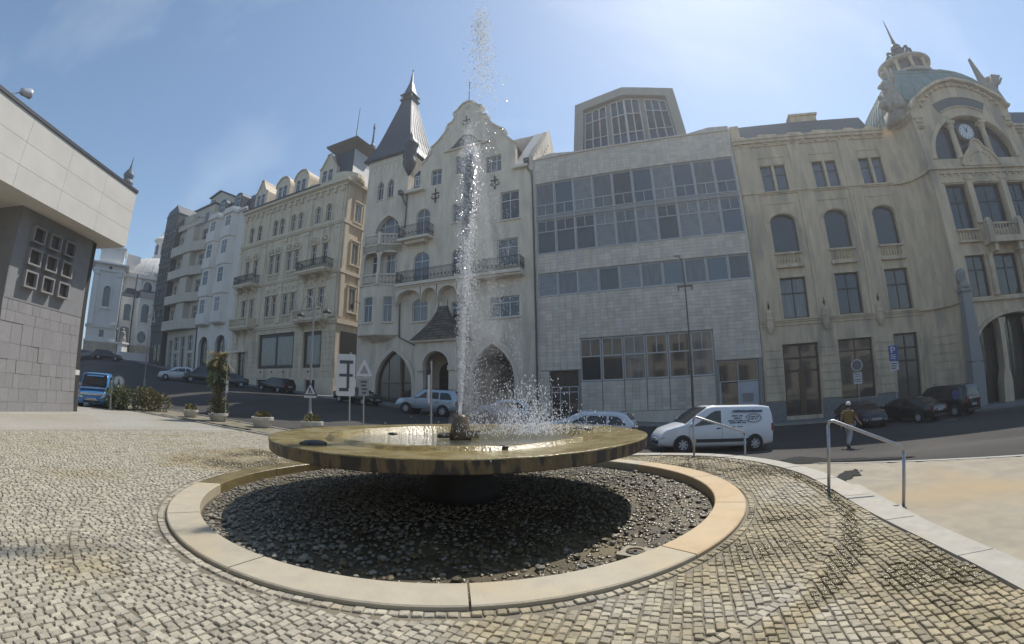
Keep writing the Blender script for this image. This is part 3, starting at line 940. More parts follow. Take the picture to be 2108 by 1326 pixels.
def drops(m, n, f):
    for k in range(n):
        x, y, z, r_ = f()
        if z < -0.4: continue
        e = rng.uniform(.9, 2.8)
        m.add([(x + p[0] * r_, y + p[1] * r_, z + p[2] * r_ * e) for p in OCT], OCF)
def near_jet():
    z = rng.uniform(0.2, 5.4)
    w = 0.022 + 0.017 * z
    return (jx(z) + rng.gauss(0, w), NYJ + rng.gauss(0, w), z, rng.uniform(.003, .009) * (0.8 + 0.1 * z))
def head():
    z = rng.triangular(3.4, 5.6, 4.6)
    return (jx(z) + rng.gauss(.02, .055), NYJ + rng.gauss(0, .055), z, rng.uniform(.007, .024))
def crown():
    z = rng.triangular(6.2, 10.0, 9.3)
    u = 0.13 + (9.9 - z) * 0.05
    return (0.30 + (10 - z) * .05 + rng.gauss(0, u * .75), NYJ + rng.gauss(0, u * .8), z, rng.uniform(.006, .018))
def falling():
    z = rng.triangular(-.3, 7.0, 2.0)
    t = (9.0 - z) / 9.0
    return (0.30 + 0.50 * t + rng.gauss(0, .12 + .22 * t), rng.gauss(-.05, .2 + .25 * t), z, rng.uniform(.002, .0055))
def falling2():
    z = rng.uniform(-.35, 6.2)
    return (0.09 + 0.022 * (6.4 - z) + rng.gauss(0, .075 + .008 * (7 - z)), NYJ + rng.gauss(0, .10), z, rng.uniform(.0022, .006))
def splash():
    a = rng.uniform(0, 2 * math.pi); R_ = abs(rng.gauss(0, .55))
    z = -0.36 + abs(rng.gauss(0, .18))
    return (1.35 + R_ * 1.6 * math.cos(a), -.1 + R_ * math.sin(a), z, rng.uniform(.003, .009))
def curtain():
    z = rng.triangular(-.36, .75, -.2)
    return (1.25 + rng.gauss(0, .34), rng.gauss(0.2, .5), z, rng.uniform(.003, .010))
m = MB()
def drip():
    a = rng.uniform(0, 2 * math.pi)
    return (3.40 * math.cos(a) - 0, 3.40 * math.sin(a), -.37 - rng.uniform(.02, .9), rng.uniform(.003, .006))
drops(m, 7000, near_jet); drops(m, 2200, head); drops(m, 1500, crown); drops(m, 3600, falling); drops(m, 7500, falling2); drops(m, 2600, splash); drops(m, 1700, curtain); drops(m, 500, drip)
o = m.build('spray_drops', M_drop, fj); tag(o, kind='stuff')
# fine mist that hangs round the jet and drifts to the right
mist = bpy.data.materials.new('fine_mist'); mist.use_nodes = True
t = mist.node_tree; t.nodes.clear()
mo = t.nodes.new('ShaderNodeOutputMaterial'); pv = t.nodes.new('ShaderNodeVolumePrincipled')
pv.inputs['Color'].default_value = (0.95, 0.96, 0.98, 1)
pv.inputs['Anisotropy'].default_value = 0.55
tc = t.nodes.new('ShaderNodeTexCoord'); nn = t.nodes.new('ShaderNodeTexNoise'); nn.inputs['Scale'].default_value = 1.6; nn.inputs['Detail'].default_value = 2
mr = t.nodes.new('ShaderNodeMapRange'); mr.inputs['From Min'].default_value = .35; mr.inputs['From Max'].default_value = .75; mr.inputs['To Max'].default_value = 0.7
t.links.new(tc.outputs['Object'], nn.inputs['Vector']); t.links.new(nn.outputs['Fac'], mr.inputs['Value']); t.links.new(mr.outputs['Result'], pv.inputs['Density'])
t.links.new(pv.outputs['Volume'], mo.inputs['Volume'])
m = MB()
prof = [(0.02, -0.30), (0.70, -0.25), (0.55, 0.6), (0.44, 1.8), (0.38, 3.0), (0.32, 4.4), (0.22, 5.6), (0.02, 6.1)]
seg = 24
for r_, z in prof:
    for k in range(seg):
        a = 2 * math.pi * k / seg
        m.v.append((0.12 + 0.34 * (1 - z / 6.5) + r_ * math.cos(a), r_ * .8 * math.sin(a), z))
for i in range(len(prof) - 1):
    for k in range(seg):
        k2 = (k + 1) % seg
        m.f.append((i * seg + k, i * seg + k2, (i + 1) * seg + k2, (i + 1) * seg + k))
m.f.append(tuple(range(seg - 1, -1, -1))); m.f.append(tuple((len(prof) - 1) * seg + k for k in range(seg)))
o = m.build('mist', mist, fj, smooth=True); tag(o, kind='stuff')
# ------------------------------------------------------------ facade helpers (s along the street, y into the house, z up)
class Bld:
    def __init__(b, name, label, sc, zb, nf=35.0, cat='building'):
        x, y = sn(sc, nf)
        b.root = empty(name, (x, y, zb), ROT)
        b.org = (sc, 0.0, zb)
        tag(b.root, label, cat)
    def part(b, name, mb, material, parent=None, smooth=False):
        o = None
        for q in pieces(mb): o = q.build(name, material, parent or b.root, b.org, smooth)
        return o
    def loc(b, s, y, z): return (s - b.org[0], y, z - b.org[2])

def arch_z(t, rise, kind):
    """height of the arch over its springing at t in -1..1"""
    t = min(1.0, abs(t))
    if kind == 'pointed': return rise * math.sqrt(max(0, 4 - (1 + t) ** 2)) / math.sqrt(3)
    return rise * math.sqrt(max(0, 1 - t * t))
def arch_pts(a, b, zsp, rise, kind, n=12):
    out = []
    for i in range(n + 1):
        u = math.cos(math.pi * (1 - i / n))
        out.append(((a + b) / 2 + u * (b - a) / 2, zsp + arch_z(u, rise, kind)))
    return out
def O(a, b, c, d, rise=0.0, kind='round'): return (a, b, c, d, rise, kind)
def wall(mb, s0, s1, z0, z1, ops, y=0.0, depth=0.30):
    ops = [o for o in ops]
    xs_ = sorted({s0, s1} | {q for o in ops for q in (o[0], o[1]) if s0 < q < s1})
    zs_ = sorted({z0, z1} | {q for o in ops for q in (o[2], o[3]) if z0 < q < z1})
    for i in range(len(xs_) - 1):
        run = None
        for j in range(len(zs_) - 1):
            cx, cz = (xs_[i] + xs_[i + 1]) / 2, (zs_[j] + zs_[j + 1]) / 2
            hole = any(o[0] < cx < o[1] and o[2] < cz < o[3] for o in ops)
            if not hole:
                if run is None: run = zs_[j]
            if (hole or j == len(zs_) - 2) and run is not None:
                top = zs_[j] if hole else zs_[j + 1]
                mb.poly([(xs_[i], y, run), (xs_[i + 1], y, run), (xs_[i + 1], y, top), (xs_[i], y, top)])
                run = None
    for (a, b, c, d, rise, kind) in ops:
        zsp = d - rise
        y1 = y + depth
        mb.poly([(a, y, c), (a, y1, c), (a, y1, zsp), (a, y, zsp)])
        mb.poly([(b, y, c), (b, y, zsp), (b, y1, zsp), (b, y1, c)])
        mb.poly([(a, y, c), (b, y, c), (b, y1, c), (a, y1, c)])
        if rise <= 0:
            mb.poly([(a, y, d), (a, y1, d), (b, y1, d), (b, y, d)])
        else:
            P = arch_pts(a, b, zsp, rise, kind)
            for p, q in zip(P, P[1:]):
                mb.poly([(p[0], y, p[1]), (q[0], y, q[1]), (q[0], y, d), (p[0], y, d)])
                mb.poly([(p[0], y, p[1]), (p[0], y1, p[1]), (q[0], y1, q[1]), (q[0], y, q[1])])
    return mb
def shell(mb, s0, s1, z0, z1, depth, y=0.0, roof=True):
    """sides, back and top of a block"""
    mb.poly([(s0, y, z0), (s0, y, z1), (s0, depth, z1), (s0, depth, z0)])
    mb.poly([(s1, y, z0), (s1, depth, z0), (s1, depth, z1), (s1, y, z1)])
    mb.poly([(s0, depth, z0), (s0, depth, z1), (s1, depth, z1), (s1, depth, z0)])
    if roof: mb.poly([(s0, y, z1), (s1, y, z1), (s1, depth, z1), (s0, depth, z1)])
    return mb
_wcache = {}
def window(b, a, bb, c, d, y=0.20, rise=0.0, kind='round', cols=(0.5,), rows=(0.68,), fr=0.075, fm=None, glass=None, name='window', parent=None, dep=0.06):
    fm = fm or M_frame
    w, h = bb - a, d - c
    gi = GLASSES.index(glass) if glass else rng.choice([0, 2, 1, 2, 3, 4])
    key = (round(w, 2), round(h, 2), round(rise, 2), kind, tuple(cols), tuple(rows), fr, fm.name, gi, dep)
    if key not in _wcache:
        hw = w / 2
        zsp = h - rise
        top = lambda s: (zsp + arch_z(s / hw, rise, kind)) if rise > 0 else h
        m = MB()
        m.box(-hw, -hw + fr, -dep / 2, dep / 2, 0, zsp)
        m.box(hw - fr, hw, -dep / 2, dep / 2, 0, zsp)
        m.box(-hw + fr, hw - fr, -dep / 2 - .003, dep / 2 + .003, 0, fr)
        if rise <= 0:
            m.box(-hw + fr, hw - fr, -dep / 2 - .003, dep / 2 + .003, h - fr, h)
        else:
            P = arch_pts(-hw, hw, zsp, rise, kind)
            Q = arch_pts(-hw + fr, hw - fr, zsp, max(.02, rise - fr), kind)
            for i in range(len(P) - 1):
                p0, p1, q0, q1 = P[i], P[i + 1], Q[i], Q[i + 1]
                m.prism([q0, q1, p1, p0], -dep / 2, dep / 2)
        cs = [-hw] + [-hw + w * f for f in cols] + [hw]
        rs_ = [0.0] + [h * f for f in rows] + [h]
        for f in cols:
            sx = -hw + w * f
            m.box(sx - fr * .42, sx + fr * .42, -dep / 2 + .004, dep / 2 - .004, fr, top(sx) - fr * .5)
        for f in rows:
            zz = h * f
            ww = hw
            if rise > 0 and zz > zsp:
                ww = hw * max(.2, math.sqrt(max(0, 1 - ((zz - zsp) / rise) ** 2)))
            m.box(-ww + fr, ww - fr, -dep / 2 - .004, dep / 2 + .004, zz - fr * .5, zz + fr * .5)
        panes = []
        for i in range(len(cs) - 1):
            for j in range(len(rs_) - 1):
                x0, x1, z0, z1 = cs[i], cs[i + 1], rs_[j], rs_[j + 1]
                if rise > 0 and z1 > zsp + 1e-6:
                    us = [x0 + (x1 - x0) * k / 6 for k in range(7)]
                    tp = [(u, min(z1, top(u))) for u in us]
                    tp = [(u, max(zz, z0 + .002)) for u, zz in tp]
                    pts = [(x0, z0), (x1, z0)] + tp[::-1]
                    Z = MB().prism(pts, .012, .026)
                else:
                    Z = MB().box(x0 + .01, x1 - .01, .012, .026, z0 + .01, z1 - .01)
                panes.append(Z.mesh('pane', GLASSES[gi]))
        _wcache[key] = (m.mesh(name, fm), panes)
    fme, panes = _wcache[key]
    o = put(name, fme, parent or b.root, b.loc((a + bb) / 2, y, c))
    for pm in panes: put('pane', pm, o)
    return o
def balusters(mb, a, b, z0, z1, y, sp=0.24, r=0.065):
    n = max(2, int((b - a) / sp))
    h = z1 - z0
    for i in range(n):
        s = a + (b - a) * (i + .5) / n
        mb.lathe([(r * .7, z0), (r * .5, z0 + .12 * h), (r, z0 + .35 * h), (r * .45, z0 + .75 * h), (r * .8, z1)], s, y, 6)
    return mb
def dentils(mb, a, b, z0, z1, y0, y1, sp, w):
    n = int((b - a) / sp)
    for i in range(n):
        s = a + (b - a) * (i + .5) / n
        mb.box(s - w / 2, s + w / 2, y0, y1, z0, z1)
    return mb
def sweep(mb, P, w, h0, h1):
    """band that follows a polyline of (s,z) in the facade plane: y from w[0] to w[1], thickness h0 below to h1 above"""
    n = len(P)
    N = []
    for i in range(n):
        a, b = P[max(i - 1, 0)], P[min(i + 1, n - 1)]
        tx, tz = b[0] - a[0], b[1] - a[1]
        l = math.hypot(tx, tz) or 1
        N.append((-tz / l, tx / l))
    for i in range(n - 1):
        q = [(P[i][0] + N[i][0] * h0, P[i][1] + N[i][1] * h0), (P[i + 1][0] + N[i + 1][0] * h0, P[i + 1][1] + N[i + 1][1] * h0),
             (P[i + 1][0] + N[i + 1][0] * h1, P[i + 1][1] + N[i + 1][1] * h1), (P[i][0] + N[i][0] * h1, P[i][1] + N[i][1] * h1)]
        mb.prism(q, w[0], w[1])
    return mb
def iron_rail(mb, pts, z0, z1, sp=0.13, r=0.012):
    """railing over a polyline of (s,y)"""
    for z, rr in ((z0 + .03, r * 1.5), (z1, r * 2.2), (z1 - .14, r * 1.3)):
        mb.tube([(p[0], p[1], z) for p in pts], rr, 4)
    for a, b in zip(pts, pts[1:]):
        l = math.hypot(b[0] - a[0], b[1] - a[1]); n = max(1, int(l / sp))
        for i in range(n + 1):
            t = i / n
            x, y = a[0] + (b[0] - a[0]) * t, a[1] + (b[1] - a[1]) * t
            mb.box(x - r, x + r, y - r, y + r, z0, z1)
            if i % 3 == 1:
                mb.lathe([(0.005, z0 + .25), (.05, z0 + .35), (.06, z0 + .42), (.05, z0 + .5), (.005, z0 + .6)], x, y, 6)
    return mb

# ------------------------------------------------------------ grey office block in the middle
gb = Bld('office_block', 'grey tile-clad office block with long bands of windows and a glazed roof pavilion', -2.7, -0.95)
S0, S1 = -11.62, 6.18
BAY = [-11.42 + 1.745 * i for i in range(11)]
ops = []
for i in range(10):
    a, b_ = BAY[i] + .04, BAY[i + 1] - .04
    ops += [O(a, b_, 17.45, 20.58), O(a, b_, 13.9, 16.95), O(a, b_, 10.12, 12.05)]
GW = [-8.0 + 1.757 * i for i in range(7)]
ops += [O(GW[i] + .04, GW[i + 1] - .04, 2.88, 6.28) for i in range(6)]
ops += [O(-10.6, -8.2, -0.6, 3.78), O(2.75, 5.85, -1.2, 3.9)]
m = wall(MB(), S0, S1, -1.4, 23.2, ops, y=0.06, depth=0.3)
shell(m, S0, S1, -1.4, 23.2, 14, y=0.06)
gbw = gb.part('wall', m, M_joint)
M_span = mat('grey_spandrel', (.33, .32, .32), .6, .12, 2, .1, 20)
# cladding: bay-wide panels of small tiles
def clad(a, b, z0, z1, tw=0.58, th=0.29):
    m = MB()
    nx = max(1, round((b - a) / tw)); nz = max(1, round((z1 - z0) / th))
    for i in range(nx):
        for j in range(nz):
            x0, x1 = a + (b - a) * i / nx, a + (b - a) * (i + 1) / nx
            q0, q1 = z0 + (z1 - z0) * j / nz, z0 + (z1 - z0) * (j + 1) / nz
            e = rng.uniform(0, .012)
            m.box(x0 + .006, x1 - .006, 0.0 - e, 0.058, q0 + .006, q1 - .006)
    return gb.part('cladding_panel', m, M_grey)
for i in range(10):
    a, b_ = BAY[i] + .03, BAY[i + 1] - .03
    clad(a, b_, 20.66, 23.15); clad(a, b_, 12.12, 13.84); gb.part('spandrel', MB().box(a, b_, -.01, .058, 16.98, 17.36), M_span)
    if i in (0, 1): clad(a, b_, 3.86 if True else 0, 10.06)
    elif i <= 7: clad(a, b_, 6.36, 10.06)
    else: clad(a, b_, 3.96, 10.06)
for i in range(6): clad(GW[i] + .03, GW[i + 1] - .03, 0.42, 2.80)
clad(S0, BAY[0] + .02, 0.42, 23.15); clad(-10.64 - .75, -10.62, 0.42, 3.80); clad(BAY[10] - .02, S1, 3.96, 23.15)
# pale vertical joints between the bays
m = MB()
for i in range(11):
    x = BAY[i]
    m.box(x - .035, x + .035, -.03, .05, 6.4 if 2 <= i <= 8 else 3.95, 23.18)
gb.part('joint_ribs', m, M_framegrey)
# plinth
gb.part('plinth', MB().box(-8.15, 2.68, -.06, .05, -1.3, .38).box(S0, -10.62, -.06, .05, -1.3, .38), M_greycon)
# coping with sloping corners
P = [(S0, 23.16), (-9.9, 23.58), (-7.5, 23.30), (2.6, 23.30), (4.45, 23.66), (S1, 23.58)]
m = MB()
poly = [(S0, 23.15)] + P + [(S1, 23.15)]
m.prism(poly, -.12, .35)
gb.part('parapet', m, M_greycon)
for i in range(10):
    a, b_ = BAY[i] + .04, BAY[i + 1] - .04
    gl = rng.choice([M_glassb, M_glasspale, M_glassm, M_glassc])
    window(gb, a, b_, 17.45, 20.58, y=.14, cols=(), rows=(0.335,), fm=M_framegrey, glass=[M_glassc, M_glassb, M_glasspale, M_glassc, M_glassm, M_glassb, M_glasspale, M_glassb, M_glassc, M_glassb][i])
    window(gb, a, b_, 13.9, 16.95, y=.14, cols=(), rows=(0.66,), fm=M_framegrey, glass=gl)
    window(gb, a, b_, 10.12, 12.05, y=.14, cols=(), rows=(), fm=M_framegrey, glass=[M_glasspale, M_glassc, M_glasspale, M_glassm, M_glasspale, M_glassc, M_glassb, M_glassc, M_glassb, M_glassm][i])
    m = MB().box((a + b_) / 2 - .03, (a + b_) / 2 + .03, .075, .15, 17.5, 18.47)
    gb.part('mullion', m, M_framegrey)
    m = MB().box((a + b_) / 2 - .03, (a + b_) / 2 + .03, .075, .15, 15.95, 16.9)
    gb.part('mullion', m, M_framegrey)
for i in range(6):
    a, b_ = GW[i] + .04, GW[i + 1] - .04
    window(gb, a, b_, 2.88, 6.28, y=.14, cols=(), rows=(0.58,), fm=M_framegrey, glass=[M_glass, M_glassm, M_glassc, M_glassm, M_glassm, M_glassc][i], fr=.09)
    gb.part('mullion', MB().box((a + b_) / 2 - .03, (a + b_) / 2 + .03, .075, .15, 4.9, 6.2), M_framegrey)
for z in (17.42, 13.87, 10.09):
    gb.part('window_sill', MB().box(BAY[0], BAY[10], -.07, .12, z - .05, z), M_framegrey)
# entrances
window(gb, 2.78, 5.82, 2.28, 3.88, y=.25, cols=(.5,), rows=(), fm=M_framegrey, glass=M_glassm, fr=.07)
gb.part('door', MB().box(2.95, 4.2, .22, .28, -1.0, 2.2), M_glassm)
gb.part('door_frame', MB().box(2.78, 2.94, .18, .3, -1.0, 2.25).box(4.22, 4.36, .18, .3, -1.0, 2.25), M_framegrey)
gb.part('white_side_panel', MB().box(4.38, 5.82, .2, .29, -1.0, 2.24).box(4.5, 5.42, .17, .2, .72, 1.42), mat('pale_panel', (0.48, 0.50, 0.53), .5, .06, 3))
gb.part('vent_grille', MB().box(4.55, 5.37, .145, .172, .77, 1.37), M_joint)
window(gb, -10.55, -8.25, 2.55, 3.75, y=.28, cols=(.5,), rows=(), fm=M_framedark, glass=M_glassm)
window(gb, -10.55, -8.25, -.6, 2.52, y=.28, cols=(.33, .66), rows=(.85,), fm=M_framegrey, glass=M_glassm, name='door')
# roof pavilion
pav = [(-7.62, 23.2), (-7.14, 28.45), (-2.55, 29.55), (2.12, 28.45), (2.56, 23.2)]
inn = [(-6.75, 23.35), (-6.38, 27.75), (-2.55, 28.65), (1.32, 27.75), (1.72, 23.35)]
m = MB()
for i in range(4):
    m.add([(pav[i][0], -.05, pav[i][1]), (pav[i + 1][0], -.05, pav[i + 1][1]), (inn[i + 1][0], -.05, inn[i + 1][1]), (inn[i][0], -.05, inn[i][1])], [(0, 1, 2, 3)])
    m.add([(pav[i][0], -.05, pav[i][1]), (pav[i + 1][0], -.05, pav[i + 1][1]), (pav[i + 1][0], 7, pav[i + 1][1]), (pav[i][0], 7, pav[i][1])], [(0, 1, 2, 3)])
    m.add([(inn[i][0], -.05, inn[i][1]), (inn[i + 1][0], -.05, inn[i + 1][1]), (inn[i + 1][0], .5, inn[i + 1][1]), (inn[i][0], .5, inn[i][1])], [(0, 1, 2, 3)])
m.poly([(p[0], .5, p[1]) for p in inn]); m.poly([(p[0], 7, p[1]) for p in pav])
m.poly([(pav[0][0], -.05, 23.25), (pav[4][0], -.05, 23.25), (inn[4][0], -.05, 23.36), (inn[0][0], -.05, 23.36)])
pv_o = gb.part('roof_pavilion', m, mat('pavilion_grey', (0.40, 0.365, 0.32), .7, .1, 2, .2, 20))
def lattice(quads, name='pavilion_window'):
    """quad list of four corners (bl, br, tr, tl) with bars: cols, rows"""
    (bl, br, tr, tl), cols, rows = quads
    f = lambda u, v: (bl[0] + (br[0] - bl[0]) * u + ((tl[0] - bl[0]) + ((tr[0] - br[0]) - (tl[0] - bl[0])) * u) * v, bl[1] + (br[1] - bl[1]) * u + ((tl[1] - bl[1]) * (1 - u) + (tr[1] - br[1]) * u) * v)
    m = MB()
    us = [0] + list(cols) + [1]; vs = [0] + list(rows) + [1]
    for u in us:
        p, q = f(u, 0), f(u, 1); m.prism([(p[0] - .05, p[1]), (p[0] + .05, p[1]), (q[0] + .05, q[1]), (q[0] - .05, q[1])], .30, .42)
    for v in vs:
        p, q = f(0, v), f(1, v); m.prism([(p[0], p[1] - .045), (q[0], q[1] - .045), (q[0], q[1] + .045), (p[0], p[1] + .045)], .305, .415)
    o = gb.part(name, m, M_frame)
    for i in range(len(us) - 1):
        for j in range(len(vs) - 1):
            c = [f(us[i], vs[j]), f(us[i + 1], vs[j]), f(us[i + 1], vs[j + 1]), f(us[i], vs[j + 1])]
            MB().prism(c, .43, .45).build('pane', M_glassb if j != 1 else M_glassm, o, gb.org)
lattice((((-6.62, 23.4), (-4.42, 23.4), (-4.32, 27.95), (-6.3, 27.45)), (.35, .68), (.27, .72)))
lattice((((-3.95, 23.4), (-2.6, 23.4), (-2.6, 28.35), (-3.85, 28.1)), (.5,), (.25, .66)))
lattice((((-2.5, 23.4), (-1.12, 23.4), (-1.18, 28.1), (-2.5, 28.35)), (.5,), (.25, .66)))
lattice((((-0.66, 23.4), (1.6, 23.4), (1.24, 27.45), (-0.65, 27.95)), (.33, .68), (.27, .72)))
# downpipe at the left corner
m = MB().tube([(-12.15, -.1, 23.2), (-12.1, -.2, 22.6), (-11.72, -.16, 21.9), (-11.66, -.13, 21.0), (-11.66, -.13, 0.2)], .075, 8)
gb.part('downpipe', m, M_pipe)
gb.part('rainwater_head', MB().box(-12.4, -11.9, -.3, .05, 23.15, 23.55), M_pipe)

# ------------------------------------------------------------ domed bank building on the right
bk = Bld('domed_bank', 'ochre bank building with an arched clock gable, green dome and statues', 26.3, -1.0)
CEN = 26.3
def mir(o):
    return O(2 * CEN - o[1], 2 * CEN - o[0], *o[2:])
wing = [O(7.8, 10.6, -.55, 4.8), O(12.2, 15.0, .42, 4.86), O(16.8, 18.85, -.5, 4.93)]
W1 = [O(8.15, 10.2, 6.72, 9.86), O(12.6, 14.6, 6.72, 9.9), O(16.8, 18.85, 6.75, 9.93)]
W2 = [O(8.12, 10.18, 11.85, 15.05, .62), O(12.6, 14.6, 11.85, 15.1, .62), O(16.8, 18.8, 11.88, 15.13, .62)]
W3 = [O(8.17, 9.1, 17.1, 19.38), O(9.33, 10.26, 17.1, 19.38), O(12.6, 13.53, 17.1, 19.4), O(13.76, 14.7, 17.1, 19.4), O(16.78, 17.7, 17.12, 19.42), O(17.93, 18.86, 17.12, 19.42)]
for side in (0, 1):
    f_ = (lambda o: o) if side == 0 else mir
    ops = [f_(o) for o in wing + W1 + W2 + W3]
    a, b_ = (6.22, 19.4) if side == 0 else (2 * CEN - 19.4, 2 * CEN - 6.22)
    m = wall(MB(), a, b_, -1.4, 21.9, ops, depth=.42)
    if side == 0: shell(m, a, 46.38, -1.4, 21.9, 15, roof=True)
    bk.part('wall', m, M_bank)
    if side == 1:
        for o in ops: window(bk, o[0], o[1], o[2], o[3], y=.3, rise=o[4], fm=M_framedark, glass=M_glass)
        continue
    # ground-floor openings
    o = window(bk, 7.8, 10.6, -.55, 4.8, y=.32, cols=(.5,), rows=(.62, .80), fm=M_framedark, glass=M_glassm, fr=.16, name='door')
    MB().box(9.0, 9.45, .26, .34, -.5, 3.0).build('door_leaf', M_wood, bk.root, bk.org)
    window(bk, 12.2, 15.0, .42, 4.86, y=.32, cols=(.5,), rows=(.58, .80), fm=M_framedark, glass=M_glassm, fr=.11)
    window(bk, 16.8, 18.85, -.5, 4.93, y=.32, cols=(.5,), rows=(.62, .80), fm=M_framedark, glass=M_glassm, fr=.13, name='door')
    for o in W1: window(bk, o[0], o[1], o[2], o[3], y=.3, cols=(.5,), rows=(.62,), fm=M_framedark, glass=rng.choice([M_glassm, M_glass, M_glassc]), fr=.10)
    for o in W2: window(bk, o[0], o[1], o[2], o[3], y=.34, rise=.62, cols=(), rows=(), fm=M_framedark, glass=M_glass, fr=.05)
    for o in W3: window(bk, o[0], o[1], o[2], o[3], y=.26, cols=(), rows=(.66,), fm=M_framedark, glass=M_glassb, fr=.06)
# trims of the wing
def stretch2(f):
    for side in (0, 1):
        f((lambda s: s) if side == 0 else (lambda s: 2 * CEN - s))
def trims(T):
    def bx(m, a, b, *r):
        a, b = sorted((T(a), T(b))); m.box(a, b, *r)
    # street-floor cornice with weathering drip
    m = MB(); bx(m, 6.2, 19.5, -.16, .04, 6.42, 6.56); bx(m, 6.2, 19.5, -.24, .04, 6.56, 6.66); bx(m, 6.2, 19.5, -.08, .04, 6.2, 6.42)
    bk.part('string_course', m, M_bank)
    m = MB(); bx(m, 6.2, 19.5, -.10, .04, 16.78, 16.9); bx(m, 6.2, 19.5, -.2, .04, 16.9, 17.0)
    bk.part('string_course', m, M_bank)
    m = MB(); bx(m, 6.2, 19.6, -.12, .04, 21.2, 21.5); bx(m, 6.2, 19.6, -.34, .04, 21.5, 21.75); bx(m, 6.2, 19.6, -.45, .1, 21.75, 21.98)
    a, b = sorted((T(6.3), T(19.4))); dentils(m, a, b, 21.3, 21.5, -.26, -.11, 1.05, .22)
    bk.part('cornice', m, M_bank)
    # giant pilasters with recessed panels
    for p in ((6.35, 7.55), (10.85, 11.95), (15.25, 16.35)):
        m = MB(); bx(m, p[0], p[1], -.10, .03, 6.66, 16.78); bx(m, p[0] + .25, p[1] - .25, -.14, -.098, 7.2, 16.2)
        bx(m, p[0], p[1], -.09, .03, 17.0, 21.2)
        bk.part('pilaster', m, M_bank)
    for p in ((7.75, 10.6), (12.2, 15.0), (16.5, 19.1)):
        m = MB(); bx(m, p[0], p[1], -.05, .03, 15.95, 16.1); bx(m, p[0], p[0] + .12, -.05, .03, 13.4, 15.95); bx(m, p[1] - .12, p[1], -.05, .03, 13.4, 15.95)
        bk.part('panel_moulding', m, M_bank)
        m = MB(); bx(m, p[0] + .2, p[1] - .2, -.05, .03, 20.1, 20.2); bx(m, p[0] + .2, p[0] + .3, -.04, .03, 19.6, 20.1); bx(m, p[1] - .3, p[1] - .2, -.04, .03, 19.6, 20.1)
        bk.part('panel_moulding', m, M_bank)
    # balustrades under the arched windows
    for o in W2:
        a, b = sorted((T(o[0] - .02), T(o[1] + .02)))
        m = MB(); m.box(a - .08, b + .08, -.22, .02, 11.72, 11.86); m.box(a, b, -.2, .02, 10.78, 10.92); m.box(a - .05, b + .05, -.3, .02, 10.62, 10.78)
        balusters(m, a + .05, b - .05, 10.92, 11.72, -.10, .23, .075)
        bk.part('balustrade', m, M_bank)
        m = MB(); P = arch_pts(a - .03, b + .03, o[3] - .62, .66, 'round', 14); sweep(m, P, (-.09, .03), 0, .14); bk.part('arch_moulding', m, M_bank)
    for o in W1:
        a, b = sorted((T(o[0]), T(o[1])))
        bk.part('window_surround', MB().box(a - .16, a, -.05, .03, o[2], o[3]).box(b, b + .16, -.05, .03, o[2], o[3]).box(a - .16, b + .16, -.06, .03, o[3], o[3] + .2), M_bank)
    for i in (0, 2, 4):
        a, b = sorted((T(W3[i][0]), T(W3[i + 1][1])))
        bk.part('window_surround', MB().box(a - .1, b + .1, -.06, .03, 19.42, 19.55).box((a + b) / 2 - .1, (a + b) / 2 + .1, -.05, .03, 17.02, 19.42), M_bank)
    # rusticated blocks between the ground-floor openings
    for p in ((6.32, 7.72), (10.72, 12.1), (15.12, 16.68)):
        for k in range(7):
            z = .62 + k * .62
            m = MB(); a, b = sorted((T(p[0]), T(p[1]))); m.box(a, b, -.07 - rng.uniform(0, .012), .03, z + .02, z + .60)
            bk.part('stone_block', m, M_bank)
        bk.part('plinth', (lambda m: (bx(m, p[0] - .05, p[1] + .05, -.12, .03, -1.3, .60), m)[1])(MB()), M_bankstone)
    for (a, b, z) in ((12.1, 15.1, .40),):
        bk.part('plinth', (lambda m: (bx(m, a, b, -.10, .03, -1.3, z), m)[1])(MB()), M_bankstone)
    # shield ornaments with small lamps over the pilasters
    for s in (7.0, 11.4, 15.85):
        m = MB()
        x = T(s)
        m.lathe([(.02, 5.6), (.16, 5.75), (.30, 6.1), (.28, 6.6), (.36, 6.75), (.28, 6.9), (.30, 7.25), (.12, 7.45)], x, -.18, 8, 1, .6)
        o = bk.part('shield_ornament', m, M_bank)
        MB().lathe([(.02, 7.45), (.05, 7.6), (.09, 7.75), (.03, 7.9), (.01, 8.15)], x, -.18, 6).build('finial', M_iron, o, bk.org)
stretch2(trims)
# attic: dark roof, parapet blocks, chimneys
m = MB()
m.add([(6.2, .9, 22.0), (19.5, .9, 22.0), (19.5, 3.0, 25.2), (6.2, 3.0, 25.2), (6.2, 9, 25.5), (19.5, 9, 25.5)], [(0, 1, 2, 3), (3, 2, 5, 4)])
bk.part('roof', m, mat('dark_green_roof', (0.07, 0.085, 0.09), .5, .25, 3, .2, 20))
m = MB()
m.add([(33.1, .9, 22.0), (46.3, .9, 22.0), (46.3, 3.0, 25.2), (33.1, 3.0, 25.2), (33.1, 9, 25.5), (46.3, 9, 25.5)], [(0, 1, 2, 3), (3, 2, 5, 4)])
bk.part('roof', m, mat('dark_green_roof', (0.07, 0.085, 0.09), .5, .25, 3, .2, 20))
for (a, b) in ((6.3, 7.6), (8.3, 10.4), (10.9, 12.6), (13.1, 15.4), (16.0, 17.4), (18.0, 19.3)):
    m = MB().prism([(a, 21.98), (b, 21.98), (b - .25, 22.32), (a + .3, 22.4)], -.05, .35)
    bk.part('parapet_block', m, M_bank)
